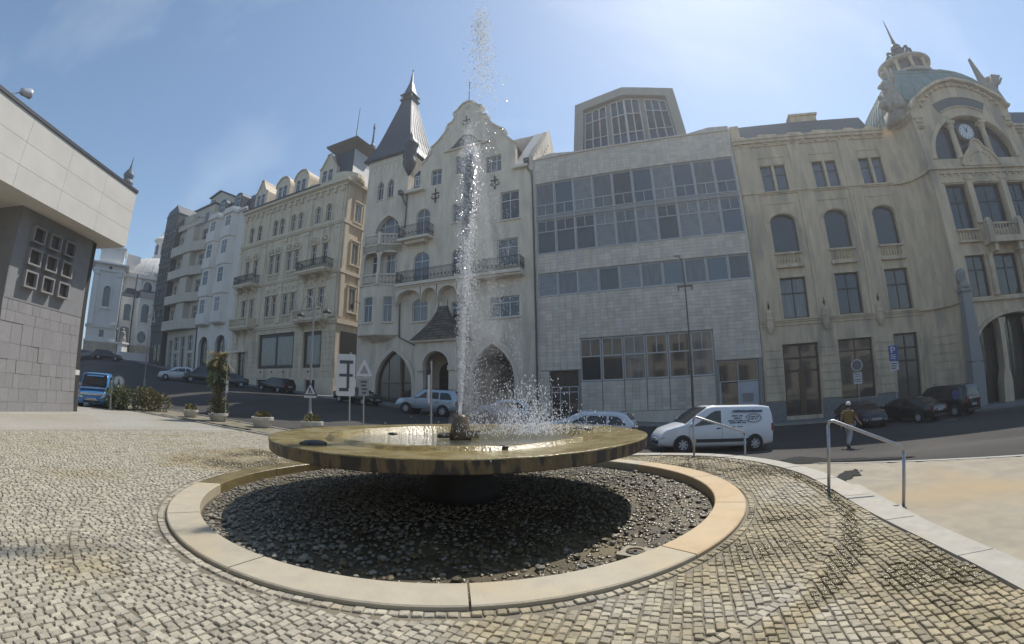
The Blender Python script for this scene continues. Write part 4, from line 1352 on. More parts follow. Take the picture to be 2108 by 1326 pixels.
for (a, b) in ((7.3, 8.5), (10.2, 11.2), (15.0, 16.4)):
    bk.part('roof_light', MB().add([(a, .75, 22.45), (b, .75, 22.45), (b - .3, 1.5, 23.1), (a + .3, 1.5, 23.1)], [(0, 1, 2, 3)]).add([(a, .75, 22.45), (b, .75, 22.45), (b, .8, 22.0), (a, .8, 22.0)], [(0, 1, 2, 3)]), M_tinroof2)
m = MB().box(12.9, 15.4, 3.2, 4.2, 24.9, 25.95).box(12.75, 15.55, 3.05, 4.35, 25.95, 26.15)
bk.part('chimney', m, M_bank)
bk.part('chimney', MB().box(6.4, 7.2, .6, 1.6, 22, 23.9), M_bank)
# rounded inner corners and the projecting centre
YC = -2.5
cove = [(19.4, 0.0), (20.0, -.10), (20.55, -.38), (21.0, -.85), (21.3, -1.5), (21.42, -2.1), (21.45, YC)]
def covewall(m, P, z0, z1, off=0.0):
    for p, q in zip(P, P[1:]):
        m.poly([(p[0] - off, p[1] - off, z0), (q[0] - off, q[1] - off, z0), (q[0] - off, q[1] - off, z1), (p[0] - off, p[1] - off, z1)])
    return m
coveR = [(2 * CEN - s, y) for s, y in cove][::-1]
cops = [O(22.6, 24.4, 6.8, 9.9), O(25.2, 27.4, 6.8, 9.9), O(28.2, 30.0, 6.8, 9.9), O(22.4, 24.35, 11.9, 15.55), O(24.95, 27.65, 11.9, 15.55), O(28.25, 30.2, 11.9, 15.55),
        O(22.46, 30.14, 17.7, 21.45, 3.75), O(22.5, 30.1, -1.0, 5.45, 2.1)]
m = wall(MB(), 21.45, 31.15, -1.4, 21.84, cops[:6] + cops[6:7], y=YC, depth=.5) if False else wall(MB(), 21.45, 31.15, -1.4, 21.84, cops, y=YC, depth=.5)
covewall(m, cove, -1.4, 21.9); covewall(m, coveR, -1.4, 21.9)
m.poly([(p[0], p[1], 21.9) for p in cove] + [(21.45, 0.2, 21.9)]); m.poly([(p[0], p[1], 21.9) for p in coveR] + [(31.15, .2, 21.9)])
m.poly([(21.45, YC, 21.84), (31.15, YC, 21.84), (31.15, 4, 21.84), (21.45, 4, 21.84)])
bk.part('centre_wall', m, M_bank)
for o in cops[:3]: window(bk, o[0], o[1], o[2], o[3], y=YC + .3, cols=(.5,), rows=(.66,), fm=M_framedark, glass=M_glassm, fr=.09)
for o in cops[3:6]: window(bk, o[0], o[1], o[2], o[3], y=YC + .4, cols=(.5,), rows=(.62,), fm=M_framedark, glass=M_glass, fr=.09)
window(bk, 22.46, 30.14, 17.7, 21.45, y=YC + .45, rise=3.75, cols=(.29, .71), rows=(), fm=M_framedark, glass=M_glass, fr=.08, name='arch_window')
for s in (24.75, 27.85):
    m = MB().lathe([(.33, 17.7), (.33, 17.95), (.27, 18.1), (.24, 20.3), (.32, 20.5), (.34, 20.75)], s, YC + .12, 12)
    m.box(s - .36, s + .36, YC - .25, YC + .48, 20.75, 21.0)
    bk.part('column', m, M_bank)
# clock
ck = MB(); n_ = 28
ck.prism([(26.05 + .74 * math.cos(2 * math.pi * i / n_), 20.05 + .74 * math.sin(2 * math.pi * i / n_)) for i in range(n_)], YC - .02, YC + .35)
ck = bk.part('clock', ck, mat('clock_bezel', (.30, .28, .24), .5, .1, 5))
MB().prism([(26.05 + .66 * math.cos(2 * math.pi * i / n_), 20.05 + .66 * math.sin(2 * math.pi * i / n_)) for i in range(n_)], YC - .035, YC - .022).build('clock_face', mat('white_dial', (.66, .68, .70), .4, .04, 5), ck, bk.org)
def hand(m, ang, l, w, y):
    c, s = math.cos(ang), math.sin(ang)
    q = [(-w, -.10), (w, -.10), (w * .5, l), (-w * .5, l)]
    m.prism([(26.05 + u * c + v * s, 20.05 - u * s + v * c) for u, v in q], y - .008, y)
for ang_, l_, w_, y_ in ((-18, .56, .035, YC - .05), (22, .42, .05, YC - .062)):
    m = MB(); hand(m, rad(ang_), l_, w_, y_); m.build('clock_hand', M_iron, ck, bk.org)
for k in range(12):
    a = 2 * math.pi * k / 12
    x, z = 26.05 + .57 * math.sin(a), 20.05 + .57 * math.cos(a)
    MB().box(x - .022, x + .022, YC - .05, YC - .037, z - .05, z + .05).build('hour_mark', M_iron, ck, bk.org)
# small curved pediment under the clock
P = [(24.5, 16.95), (24.7, 17.4), (25.2, 18.0), (25.75, 18.5), (26.0, 19.0), (26.3, 19.15), (26.6, 19.0), (26.85, 18.5), (27.4, 18.0), (27.9, 17.4), (28.1, 16.95)]
m = MB().prism(P, YC - .28, YC + .1); bk.part('pediment', m, M_bank)
m = MB(); sweep(m, P, (YC - .40, YC - .1), -.02, .14); bk.part('pediment_moulding', m, M_bank)
m = MB()
for i in range(9):
    a = math.pi * i / 8
    m.ball((26.3 + 1.0 * math.cos(a), YC - .3, 17.35 + .75 * math.sin(a)), .11, 6, 4)
bk.part('garland', m, M_bank)
# gable over the arch
G_ = [(21.45, 21.84), (21.4, 22.2), (21.75, 22.45), (21.9, 22.9), (22.5, 23.35), (23.4, 23.95), (24.6, 24.55), (26.3, 24.95), (28.0, 24.55), (29.2, 23.95), (30.1, 23.35), (30.7, 22.9), (30.85, 22.45), (31.2, 22.2), (31.15, 21.84)]
m = MB().prism(G_, YC + .001, YC + .9); bk.part('gable', m, M_bank)
m = MB(); sweep(m, G_[1:-1], (YC - .42, YC + .95), -.05, .2); sweep(m, [(s, z - .42) for s, z in G_[4:11]], (YC - .12, YC + .02), -.06, .08)
bk.part('gable_cornice', m, M_bank)
m = MB()
for i in range(15):
    t = rad(35) + rad(110) * i / 14
    m.box(26.3 + 4.55 * math.cos(t) - .1, 26.3 + 4.55 * math.cos(t) + .1, YC - .3, YC + .0, 19.95 + 4.5 * math.sin(t) - .1, 19.95 + 4.5 * math.sin(t) + .1)
bk.part('gable_brackets', m, M_bank)
# curved inscription plate
arc = lambda r, t: (26.3 + r * math.cos(t), 18.2 + r * math.sin(t))
T_ = [rad(60) + rad(60) * i / 12 for i in range(13)]
m = MB()
for a, b in zip(T_, T_[1:]): m.prism([arc(4.25, a), arc(4.25, b), arc(5.1, b), arc(5.1, a)], YC - .06, YC + .0)
pl = bk.part('inscription_plate', m, mat('dark_slate_plate', (.12, .125, .125), .5, .3, 9, .3, 30))
for r_ in (4.21, 5.14): sweep(MB(), [arc(r_, t) for t in T_], (YC - .11, YC), -.05, .05).build('plate_frame', M_bank, pl, bk.org)
# arch moulding and impost blocks
m = MB(); sweep(m, arch_pts(22.40, 30.2, 17.7, 3.8, 'round', 24), (YC - .16, YC + .02), -.02, .34); bk.part('arch_moulding', m, M_bank)
for x in (21.9, 30.7):
    m = MB().box(x - .42, x + .42, YC - .18, YC + .02, 21.35, 21.5).box(x - .3, x + .3, YC - .14, YC + .02, 21.0, 21.35).ball((x, YC - .12, 20.6), .3, 8, 5, .7)
    bk.part('relief_ornament', m, M_bank)
# bands round cove and centre
def runband(z0, z1, pr):
    m = MB()
    Pf = [(19.3, 0)] + cove + [(31.15, YC)]
    pr2 = [(s - pr * .75 if 0 < i < len(Pf) - 1 else s, y - pr) for i, (s, y) in enumerate(Pf)]
    for i in range(len(Pf) - 1):
        p, q, u, v = Pf[i], Pf[i + 1], pr2[i], pr2[i + 1]
        m.poly([(u[0], u[1], z0), (v[0], v[1], z0), (v[0], v[1], z1), (u[0], u[1], z1)])
        m.poly([(p[0], p[1], z1), (u[0], u[1], z1), (v[0], v[1], z1), (q[0], q[1], z1)])
        m.poly([(p[0], p[1], z0), (u[0], u[1], z0), (v[0], v[1], z0), (q[0], q[1], z0)])
    return m
bk.part('string_course', runband(6.45, 6.66, .22), M_bank)
bk.part('string_course', runband(16.78, 17.0, .2), M_bank)
bk.part('cornice', (lambda m: m)(covewall(covewall(MB(), [(19.4, -.25)] + [(s - .2, y - .2) for s, y in cove[1:]], 21.5, 21.98), [(19.4, -.45)] + [(s - .35, y - .35) for s, y in cove[1:]], 21.75, 21.99)), M_bank)
m = MB()
for k in range(7):
    z = .62 + k * .62
    for i in range(1, len(cove) - 1):
        p, q = cove[i], cove[i + 1]
        m2 = MB().add([(p[0] - .05, p[1] - .05, z + .02), (q[0] - .05, q[1] - .05, z + .02), (q[0] - .05, q[1] - .05, z + .6), (p[0] - .05, p[1] - .05, z + .6), (p[0], p[1], z + .02), (q[0], q[1], z + .02), (q[0], q[1], z + .6), (p[0], p[1], z + .6)],
                      [(0, 1, 2, 3), (0, 4, 5, 1), (3, 2, 6, 7)])
        if i % 2 == 1: blk = m2
        else:
            b0 = len(blk.v); blk.v += m2.v; blk.f += [tuple(b0 + j for j in f) for f in m2.f]
            bk.part('stone_block', blk, M_bank)
for k in range(7):
    z = .62 + k * .62
    bk.part('stone_block', MB().box(19.05, 19.42, -.07, .03, z + .02, z + .6), M_bank)
bk.part('plinth', covewall(MB(), cove, -1.3, .60, .09), M_bankstone)
# central balcony and window bays
def bal(a, b, y0, z0, z1):
    m = MB().box(a, b, y0 - .12, y0 + .12, z1 - .14, z1).box(a, b, y0 - .12, y0 + .12, z0, z0 + .14)
    return balusters(m, a + .08, b - .08, z0 + .14, z1 - .14, y0, .26, .085)
bk.part('balcony_slab', MB().box(24.6, 28.0, YC - 1.0, YC + .02, 10.55, 10.9).box(25.0, 25.35, YC - .8, YC + .02, 9.95, 10.55).box(27.25, 27.6, YC - .8, YC + .02, 9.95, 10.55), M_bank)
bk.part('balustrade', bal(25.1, 27.5, YC - .82, 10.9, 12.05), M_bank)
for x in (24.85, 27.75):
    bk.part('balcony_post', MB().box(x - .24, x + .24, YC - 1.0, YC - .5, 10.9, 12.15).lathe([(.3, 12.15), (.3, 12.28), (.2, 12.42), (.05, 12.5)], x, YC - .75, 8), M_bank)
bk.part('balustrade', bal(22.35, 24.5, YC - .14, 10.85, 11.88), M_bank); bk.part('balustrade', bal(28.1, 30.25, YC - .14, 10.85, 11.88), M_bank)
for x in (24.65, 27.95):
    bk.part('pilaster', MB().box(x - .26, x + .26, YC - .18, YC + .02, 12.3, 15.8).box(x - .36, x + .36, YC - .24, YC + .02, 15.8, 16.15), M_bank)
m = MB().box(22.2, 30.4, YC - .1, YC + .02, 15.65, 15.8).box(22.2, 30.4, YC - .14, YC + .02, 16.4, 16.55); dentils(m, 22.3, 30.3, 16.2, 16.4, YC - .12, YC + .02, .62, .16)
bk.part('entablature', m, M_bank)
for x in (24.8, 27.8):
    m = MB().lathe([(.28, 6.8), (.2, 7.1), (.22, 8.0), (.16, 8.4), (.26, 9.0), (.2, 9.6), (.34, 9.9)], x, YC - .12, 8); bk.part('carved_pier', m, M_bank)
m = MB().lathe([(.5, 6.66), (.42, 6.9), (.3, 7.2), (.2, 7.5), (.12, 7.8)], 27.9, YC - .35, 8); bk.part('relief_ornament', m, M_bank)
# portal
m = MB(); sweep(m, arch_pts(22.44, 30.16, 3.35, 2.15, 'round', 24), (YC - .14, YC + .02), -.02, .24); bk.part('arch_moulding', m, M_bank)
for x in (24.9, 27.7):
    m = MB().prism([(x - .42, -1.0), (x + .42, -1.0), (x + .42, .6), (x + .2, 1.6), (x + .2, 4.6), (x + .42, 5.2), (x - .3, 5.2), (x - .2, 4.6), (x - .2, 1.6), (x - .42, .6)], YC + .05, YC + .85)
    bk.part('portal_pier', m, M_bank)
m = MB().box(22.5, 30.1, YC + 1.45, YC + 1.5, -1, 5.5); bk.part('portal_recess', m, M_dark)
window(bk, 22.6, 24.6, -.9, 4.6, y=YC + 1.2, cols=(.5,), rows=(.55, .75), fm=M_framedark, glass=M_glassm, fr=.1, name='door')
window(bk, 25.2, 27.4, -.9, 5.2, y=YC + 1.2, cols=(.5,), rows=(.5, .68), fm=M_framedark, glass=M_glassm, fr=.1, name='door')
window(bk, 28.0, 30.0, -.9, 4.6, y=YC + 1.2, cols=(.5,), rows=(.55, .75), fm=M_framedark, glass=M_glassm, fr=.1, name='door')
bk.part('plinth', MB().box(21.42, 22.5, YC - .1, YC + .02, -1.3, .75).box(30.1, 31.15, YC - .1, YC + .02, -1.3, .75), M_bankstone)
# herm column with a carved head
M_herm = mat('grey_granite_column', (.30, .30, .29), .7, .12, 6, .3, 40)
for x in (21.75, 30.85):
    m = MB().frustum([(x - .52, YC - .85), (x + .52, YC - .85), (x + .52, YC + .01), (x - .52, YC + .01)], -1.2, [(x - .5, YC - .8), (x + .5, YC - .8), (x + .5, YC + .01), (x - .5, YC + .01)], 2.2)
    m.frustum([(x - .5, YC - .78), (x + .5, YC - .78), (x + .5, YC + .01), (x - .5, YC + .01)], 2.25, [(x - .36, YC - .6), (x + .36, YC - .6), (x + .36, YC + .01), (x - .36, YC + .01)], 7.2)
    m.box(x - .5, x + .5, YC - .72, YC + .01, 7.2, 7.4)
    hc = bk.part('herm_column', m, M_herm)
    m = MB().lathe([(.42, 7.4), (.46, 7.6), (.30, 7.8), (.2, 7.95), (.24, 8.1), (.30, 8.35), (.30, 8.6), (.2, 8.82), (.02, 8.9)], x, YC - .38, 12)
    m.lathe([(.1, 7.7), (.2, 8.0), (.24, 8.4), (.1, 8.8)], x - .16, YC - .26, 8).lathe([(.1, 7.7), (.2, 8.0), (.24, 8.4), (.1, 8.8)], x + .16, YC - .26, 8)
    m.ball((x, YC - .70, 8.42), .06, 6, 4)
    m.build('carved_head', M_herm, hc, bk.org, True)
# dome: four-sided vault with a lantern
DCX, DCY, DSX, DSY = 26.9, 3.8, 5.8, 4.4
prof = [(1.0, 21.9), (1.0, 22.9), (.975, 24.0), (.93, 25.2), (.86, 26.3), (.77, 27.3), (.66, 28.2), (.54, 28.95), (.42, 29.55)]
def dq(f): return [(DCX - DSX * f, DCY - DSY * f), (DCX + DSX * f, DCY - DSY * f), (DCX + DSX * f, DCY + DSY * f), (DCX - DSX * f, DCY + DSY * f)]
m = MB()
for (f0, z0), (f1, z1) in zip(prof, prof[1:]): m.frustum(dq(f0), z0, dq(f1), z1, cap=False)
m.poly([(x_, y_, 29.55) for x_, y_ in dq(.42)])
dm = bk.part('dome', m, M_copper)
m = MB()
for sg in (-1, 1):
    for k in range(12):
        u = -1 + 2 * k / 11
        m.tube([(DCX + sg * (DSX * f + .02), DCY + u * DSY * f, z_) for f, z_ in prof], .05, 4)
    for k in range(9):
        u = -1 + 2 * k / 8
        m.tube([(DCX + u * DSX * f, DCY + sg * (DSY * f + .02), z_) for f, z_ in prof], .03, 4)
for f, z_ in ((.955, 24.6), (.60, 28.6), (1.0, 22.9)):
    q = dq(f + .006); m.tube([(x_, y_, z_) for x_, y_ in q + q[:1]], .07, 4)
m.build('dome_ribs', M_copper, dm, bk.org)
m = MB().lathe([(2.75, 29.4), (2.8, 29.7), (2.4, 29.8)], DCX, DCY, 24, 1, .85).lathe([(2.55, 31.0), (2.85, 31.15), (2.9, 31.35), (2.2, 31.7), (1.3, 32.0), (.8, 32.1)], DCX, DCY, 24, 1, .85)
ln = bk.part('dome_lantern', m, mat('lantern_stone', (.42, .39, .34), .7, .2, 4, .3, 20))
m = MB().lathe([(2.1, 29.7), (2.15, 31.05)], DCX, DCY, 20, 1, .85); m.build('lantern_glazing', M_glassm, ln, bk.org)
for k in range(10):
    a = 2 * math.pi * (k + .3) / 10
    MB().lathe([(.26, 29.75), (.19, 29.95), (.19, 30.8), (.28, 31.05)], DCX + 2.42 * math.cos(a), DCY + 2.42 * .85 * math.sin(a), 6).build('lantern_column', M_bank, ln, bk.org)
m = MB()
for k in range(10):
    a = 2 * math.pi * k / 10
    c, s_ = math.cos(a), math.sin(a)
    m.tube([(DCX + .95 * c, DCY + .95 * s_, 32.0), (DCX + 1.15 * c, DCY + 1.15 * s_, 32.5), (DCX + 1.3 * c, DCY + 1.3 * s_, 32.9), (DCX + 1.15 * c, DCY + 1.15 * s_, 33.2), (DCX + .85 * c, DCY + .85 * s_, 33.1)], [.2, .17, .15, .13, .12], 6)
    m.ball((DCX + 1.0 * c, DCY + 1.0 * s_, 32.3), .3, 7, 5); m.ball((DCX + 1.25 * c, DCY + 1.25 * s_, 33.05), .17, 6, 4)
m.lathe([(1.0, 32.0), (.95, 32.5), (.7, 33.0), (.8, 33.3), (.45, 33.8), (.5, 34.0), (.22, 34.3), (.12, 35.2), (.03, 37.7)], DCX, DCY, 10)
m.build('crown_spire', mat('spire_bronze', (.10, .095, .085), .6, .25, 4), ln, bk.org)
# statue groups on the shoulders of the gable
M_stat = mat('weathered_statue', (.36, .32, .27), .8, .25, 4, .5, 12)
def statue(x, y, z, f):
    m = MB()
    m.box(x - .75, x + .75, y - .5, y + .6, z - .4, z + .5)
    m.lathe([(.78, z + .5), (.82, z + .9), (.66, z + 1.5), (.52, z + 2.0), (.48, z + 2.5), (.42, z + 2.85), (.15, z + 3.0)], x, y, 10, 1, .85)      # robe and torso
    m.lathe([(.14, z + 2.95), (.13, z + 3.1), (.22, z + 3.25), (.24, z + 3.42), (.17, z + 3.62), (.02, z + 3.68)], x + .05 * f, y - .05, 8)          # neck and head
    m.tube([(x - .4 * f, y, z + 2.7), (x - .75 * f, y - .2, z + 2.3), (x - .5 * f, y - .5, z + 2.0)], [.16, .14, .1], 6)
    m.tube([(x + .4 * f, y, z + 2.7), (x + .7 * f, y - .1, z + 3.2), (x + .62 * f, y - .15, z + 3.9)], [.16, .13, .09], 6)
    m.tube([(x - .3 * f, y - .3, z + 1.0), (x - .8 * f, y - .75, z + .85), (x - .85 * f, y - .85, z + .1)], [.26, .2, .13], 6)
    m.ball((x - .95 * f, y - .3, z + .9), .35, 8, 5); m.ball((x - 1.0 * f, y - .3, z + 1.45), .2, 8, 5)
    m.xform(Matrix.Translation((x, y, z)) @ Matrix.Diagonal((1.3, 1.2, 1.3, 1)) @ Matrix.Translation((-x, -y, -z)))
    return m.build('statue_group', M_stat, bk.root, bk.org, True)
statue(21.0, -1.3, 22.2, 1)
m = MB()
x, y, z = 31.2, -1.6, 22.9
m.lathe([(.62, z), (.72, z + .6), (.55, z + 1.4), (.46, z + 1.9), (.40, z + 2.3), (.14, z + 2.45), (.14, z + 2.55), (.25, z + 2.75), (.22, z + 3.0), (.02, z + 3.12)], x, y, 10)
for sg, tip in ((-1, (x - 1.0, z + 5.1)), (1, (x + 1.5, z + 3.2))):
    q = [(x + sg * .15, z + 1.3), (x + sg * .6, z + 1.7), (x + sg * .95, z + 2.5), tip, (x + sg * .5, z + 3.3), (x + sg * .15, z + 2.4)]
    m.prism(q if sg > 0 else q[::-1], y - .16, y + .2)
m.tube([(x + .4, y - .1, z + 2.1), (x + .9, y - .3, z + 2.3), (x + 1.2, y - .4, z + 2.7)], [.17, .14, .1], 6)
bk.part('winged_figure', m, M_stat)
# ------------------------------------------------------------ cream gabled house with the corner tower
gh = Bld('gabled_house', 'cream house with a curved gable, steep dark tower spire and tiled entrance porch', -21.3, 0.3)
E0, E1 = -31.1, -11.68
GA = -18.6                     # gable axis
ops = [O(-28.45, -24.1, 0.4, 6.25, 3.3, 'pointed'), O(-17.8, -13.7, 0.2, 6.35, 3.2, 'pointed'),
       O(-24.2, -22.45, 8.92, 11.1, .6), O(-19.85, -18.1, 8.8, 10.45), O(-15.95, -13.15, 8.65, 10.48),
       O(-24.25, -22.4, 12.95, 15.85, .75), O(-19.9, -18.2, 13.0, 15.6, .5), O(-15.2, -13.2, 13.3, 15.8),
       O(-24.15, -22.5, 17.7, 20.5, .75), O(-19.9, -17.3, 18.3, 20.25), O(-14.85, -13.0, 17.65, 20.5)]
m = wall(MB(), -25.5, E1, -.6, 22.9, ops[2:5] + ops[5:] + [ops[1]] + [O(-25.5, -24.1, .4, 6.25)], depth=.35)
shell(m, -25.5, E1, -.6, 22.9, 13, roof=False)
m.poly([(E1, 0, 22.9), (E1, 6.5, 31), (E1, 13, 22.9)])
gh.part('wall', m, M_guild)
# tower
TW0, TW1 = -31.1, -25.5
tops = [O(-28.45, -25.5, 0.4, 6.25), O(-29.58, -28.75, 22.75, 25.05, .75, 'pointed'), O(-28.22, -27.38, 22.75, 25.05, .75, 'pointed'), O(-29.3, -26.1, 17.7, 20.6, 1.9, 'pointed')]
m = wall(MB(), TW0, TW1, -.6, 27.9, tops, depth=.4)
shell(m, TW0, TW1, -.6, 27.9, 5.6)
gh.part('tower_wall', m, M_guild)
# big pointed shop arch spans tower and front: glazing and moulding
def pmould(a, b, zsp, rise, w0, w1, name='arch_moulding', y=(-.12, .02), kind='pointed', z0=None):
    P = arch_pts(a, b, zsp, rise, kind, 20)
    if z0 is not None: P = [(a, z0)] + P + [(b, z0)]
    return gh.part(name, sweep(MB(), P, y, w0, w1), M_guildtrim)
m = MB()
P = arch_pts(-28.45, -24.1, 2.95, 3.3, 'pointed', 20)
for p, q in zip(P, P[1:]):
    m.poly([(p[0], 0, p[1]), (q[0], 0, q[1]), (q[0], 0, 6.25), (p[0], 0, 6.25)])
    m.poly([(p[0], 0, p[1]), (p[0], .5, p[1]), (q[0], .5, q[1]), (q[0], 0, q[1])])
m.poly([(-28.45, 0, .4), (-28.45, .5, .4), (-28.45, .5, 2.95), (-28.45, 0, 2.95)]); m.poly([(-24.1, 0, .4), (-24.1, 0, 2.95), (-24.1, .5, 2.95), (-24.1, .5, .4)])
gh.part('arch_wall', m, M_guild)
window(gh, -28.45, -24.1, 0.4, 6.25, y=.4, rise=3.3, kind='pointed', cols=(.31, .69), rows=(.46,), fm=M_framedark, glass=M_glassm, fr=.1, name='shop_window')
pmould(-28.5, -24.05, 2.95, 3.32, -.02, .36, z0=.4)
pmould(-17.85, -13.65, 3.15, 3.22, -.02, .34, z0=.3)
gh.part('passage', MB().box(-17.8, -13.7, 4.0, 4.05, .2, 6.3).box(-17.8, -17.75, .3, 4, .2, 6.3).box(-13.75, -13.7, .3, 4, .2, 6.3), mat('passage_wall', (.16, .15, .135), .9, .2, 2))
window(gh, -17.4, -15.9, .3, 3.6, y=3.7, cols=(.5,), rows=(.7,), fm=M_framedark, glass=M_glassm, name='door')
gh.part('notice_board', MB().box(-15.3, -14.2, 3.7, 3.8, 2.3, 3.7), mat('blue_grey_board', (.3, .33, .38), .5, .3, 6))
# windows of the front
for o, kw in ((ops[2], dict(rise=.6)), (ops[3], {}), (ops[4], dict(cols=(.33, .67), rows=(.7,))), (ops[5], dict(rise=.75, rows=(.68,))), (ops[6], dict(rise=.5)), (ops[7], dict(cols=(.5,))),
              (ops[8], dict(rise=.75, rows=(.68,))), (ops[9], dict(cols=(.33, .67))), (ops[10], dict(cols=(.5,)))):
    window(gh, o[0], o[1], o[2], o[3], y=.2, glass=rng.choice([M_glassb, M_glass, M_glassc]), fr=.085, **kw)
    gh.part('window_sill', MB().box(o[0] - .15, o[1] + .15, -.14, .03, o[2] - .14, o[2] - .02), M_guildtrim)
for o in tops[1:3]:
    window(gh, o[0], o[1], o[2], o[3], y=.22, rise=.75, kind='pointed', rows=(.66,), glass=M_glass, fr=.07)
    gh.part('window_sill', MB().box(o[0] - .08, o[1] + .08, -.1, .03, o[2] - .12, o[2] - .02), M_guildtrim)
window(gh, -29.3, -26.1, 17.7, 20.6, y=.36, rise=1.9, kind='pointed', cols=(.3, .7), rows=(.62,), glass=M_glassc, fr=.08)
pmould(-29.34, -26.06, 18.7, 1.92, -.02, .2)
# gable above the eaves
gops = [O(-20.0, -18.3 + .0, 23.6, 25.6), O(-22.6, -21.35, 22.85 + .06, 24.7, .15), O(-16.4, -14.75, 22.91, 24.72)]
m = wall(MB(), -23.95, -13.3, 22.9, 25.62, [O(-19.75, -17.75, 23.6, 25.6), gops[1], gops[2]], depth=.3)
m.poly([(-23.95, 0, 22.9), (-23.95, 0, 25.62), (-23.95, .6, 25.62), (-23.95, .6, 22.9)]); m.poly([(-13.3, 0, 22.9), (-13.3, .6, 22.9), (-13.3, .6, 25.62), (-13.3, 0, 25.62)])
gh.part('gable_wall', m, M_guild)
half = [(5.35, 25.62), (5.0, 25.9), (4.45, 26.5), (4.05, 27.15), (4.15, 27.5), (3.75, 27.75), (3.3, 28.1), (2.7, 28.75), (2.15, 29.5), (2.25, 29.85), (1.75, 30.05), (1.45, 30.45), (1.3, 30.9), (1.6, 31.25), (1.15, 31.45), (.85, 31.85), (.45, 32.15), (0, 32.25)]
GP = [(GA - a, z) for a, z in half] + [(GA + a, z) for a, z in half[::-1][1:]]
gh.part('gable', MB().prism(GP, .001, .7), M_guild)
gh.part('gable_coping', sweep(MB(), GP, (-.16, .78), -.02, .13), M_guildtrim)
for sgn in (-1, 1):
    for a, z, r_ in ((4.35, 26.9, .34), (2.35, 29.45, .28), (1.5, 30.95, .3), (.0, 31.6, .42)):
        if a == 0 and sgn == 1: continue
        pts = [(GA + sgn * a + r_ * k / 10 * math.cos(k * .7) * (1 - k / 24), -.06, z + r_ * (1 - k / 18) * math.sin(k * .7)) for k in range(16)]
        gh.part('scroll_ornament', MB().tube(pts, .07, 5), M_guildtrim)
window(gh, -19.75, -17.75, 23.6, 25.6, y=.2, cols=(.33, .67), rows=(.6,), glass=M_glassb, fr=.08)
window(gh, -22.6, -21.35, 22.91, 24.7, y=.2, rise=.15, glass=M_glassb, fr=.08); window(gh, -16.4, -14.75, 22.91, 24.72, y=.2, cols=(.33, .67), glass=M_glassc, fr=.08)
# eyebrow opening
E_ = [(-20.9, 26.55), (-20.3, 26.75), (-19.8, 27.15), (-19.4, 27.65), (-19.0, 27.95), (-18.6, 28.02), (-18.2, 27.95), (-17.8, 27.65), (-17.4, 27.15), (-16.9, 26.75), (-16.3, 26.55)]
gh.part('eyebrow_window', MB().prism(E_, -.05, .02), M_glassm)
gh.part('eyebrow_moulding', sweep(MB(), E_, (-.2, .02), -.03, .12).box(-21.1, -16.1, -.26, .02, 26.4, 26.54), M_guildtrim)
M_wrought = mat('wrought_iron', (.03, .026, .022), .6, .2, 5)
for (x, z, h) in ((-18.65, 28.9, 1.45), (-21.95, 20.85, 1.6), (-15.4, 20.95, 1.5)):
    m = MB().box(x - .06, x + .06, -.1, -.02, z, z + h).box(x - .34, x + .34, -.09, -.03, z + h * .28, z + h * .28 + .1).box(x - .42, x + .42, -.09, -.03, z + h * .62, z + h * .62 + .1)
    for sg in (-1, 1): m.tube([(x + sg * .34, -.06, z + h * .3), (x + sg * .45, -.06, z + h * .42), (x + sg * .3, -.06, z + h * .5)], .04, 4)
    gh.part('wall_anchor', m, M_wrought)
gh.part('flagpole', MB().tube([(GA, .3, 32.2), (GA, .3, 35.3)], .05, 6), mat('pole_blue_grey', (.12, .17, .22), .5, .1, 4))
# main roof behind the gable
m = MB()
m.poly([(-25.5, -.25, 22.8), (-23.9, -.25, 22.8), (-23.9, 6.5, 30.5), (-25.5, 6.5, 30.5)])
m.poly([(-13.4, -.3, 22.85), (E1 - .25, -.3, 22.85), (E1 - .25, 6.5, 30.6), (-13.4, 6.5, 30.6)])
m.poly([(-25.5, 6.5, 30.5), (E1, 6.5, 30.5), (E1, 13.2, 22.8), (-25.5, 13.2, 22.8)])
m.poly([(-23.95, .7, 25.6), (GA, .7, 32.1), (GA, 6.5, 32.1), (-23.95, 6.5, 25.6)]); m.poly([(-13.3, .7, 25.6), (GA, .7, 32.1), (GA, 6.5, 32.1), (-13.3, 6.5, 25.6)])
rf = gh.part('roof', m, M_tinroof2)
m = MB()
for k in range(9):
    x = -13.3 + k * .19
    m.tube([(x, -.3, 22.88), (x, 6.5, 30.63)], .02, 4)
m.build('roof_seams', M_tin, rf, gh.org)
m = MB().box(-13.5, E1 - .3, -.42, -.1, 22.62, 22.86).box(-25.6, -23.2, -.5, .1, 22.5, 22.8)
gh.part('eaves_cornice', m, M_guildtrim)
for k in range(9):
    y0 = -.1 + k * .62
    z0 = 23.0 + k * .72
    gh.part('stepped_gable_block', MB().box(E1 - .24, E1 + .18, y0, y0 + .66, z0 - .8, z0 + .75), M_guild)
m = MB().prism([(-24.75, 22.8), (-23.6, 22.8), (-23.6, 24.7), (-24.15, 25.2), (-24.75, 24.7)], .1, 2.0); gh.part('dormer', m, M_slate)
window(gh, -24.6, -23.75, 23.3, 24.5, y=.06, fm=M_frame, glass=M_glassc, fr=.1)
# tower corbels and frieze
m = MB().box(TW0 - .06, TW1 + .06, -.06, .03, 27.2, 27.9); dentils(m, TW0, TW1, 26.3, 27.2, -.05, .03, .62, .2)
gh.part('tower_frieze', m, M_guildtrim)
gh.part('tower_frieze', MB().box(TW1 - .02, TW1 + .07, 0, 5.6, 27.2, 27.9), M_guildtrim)
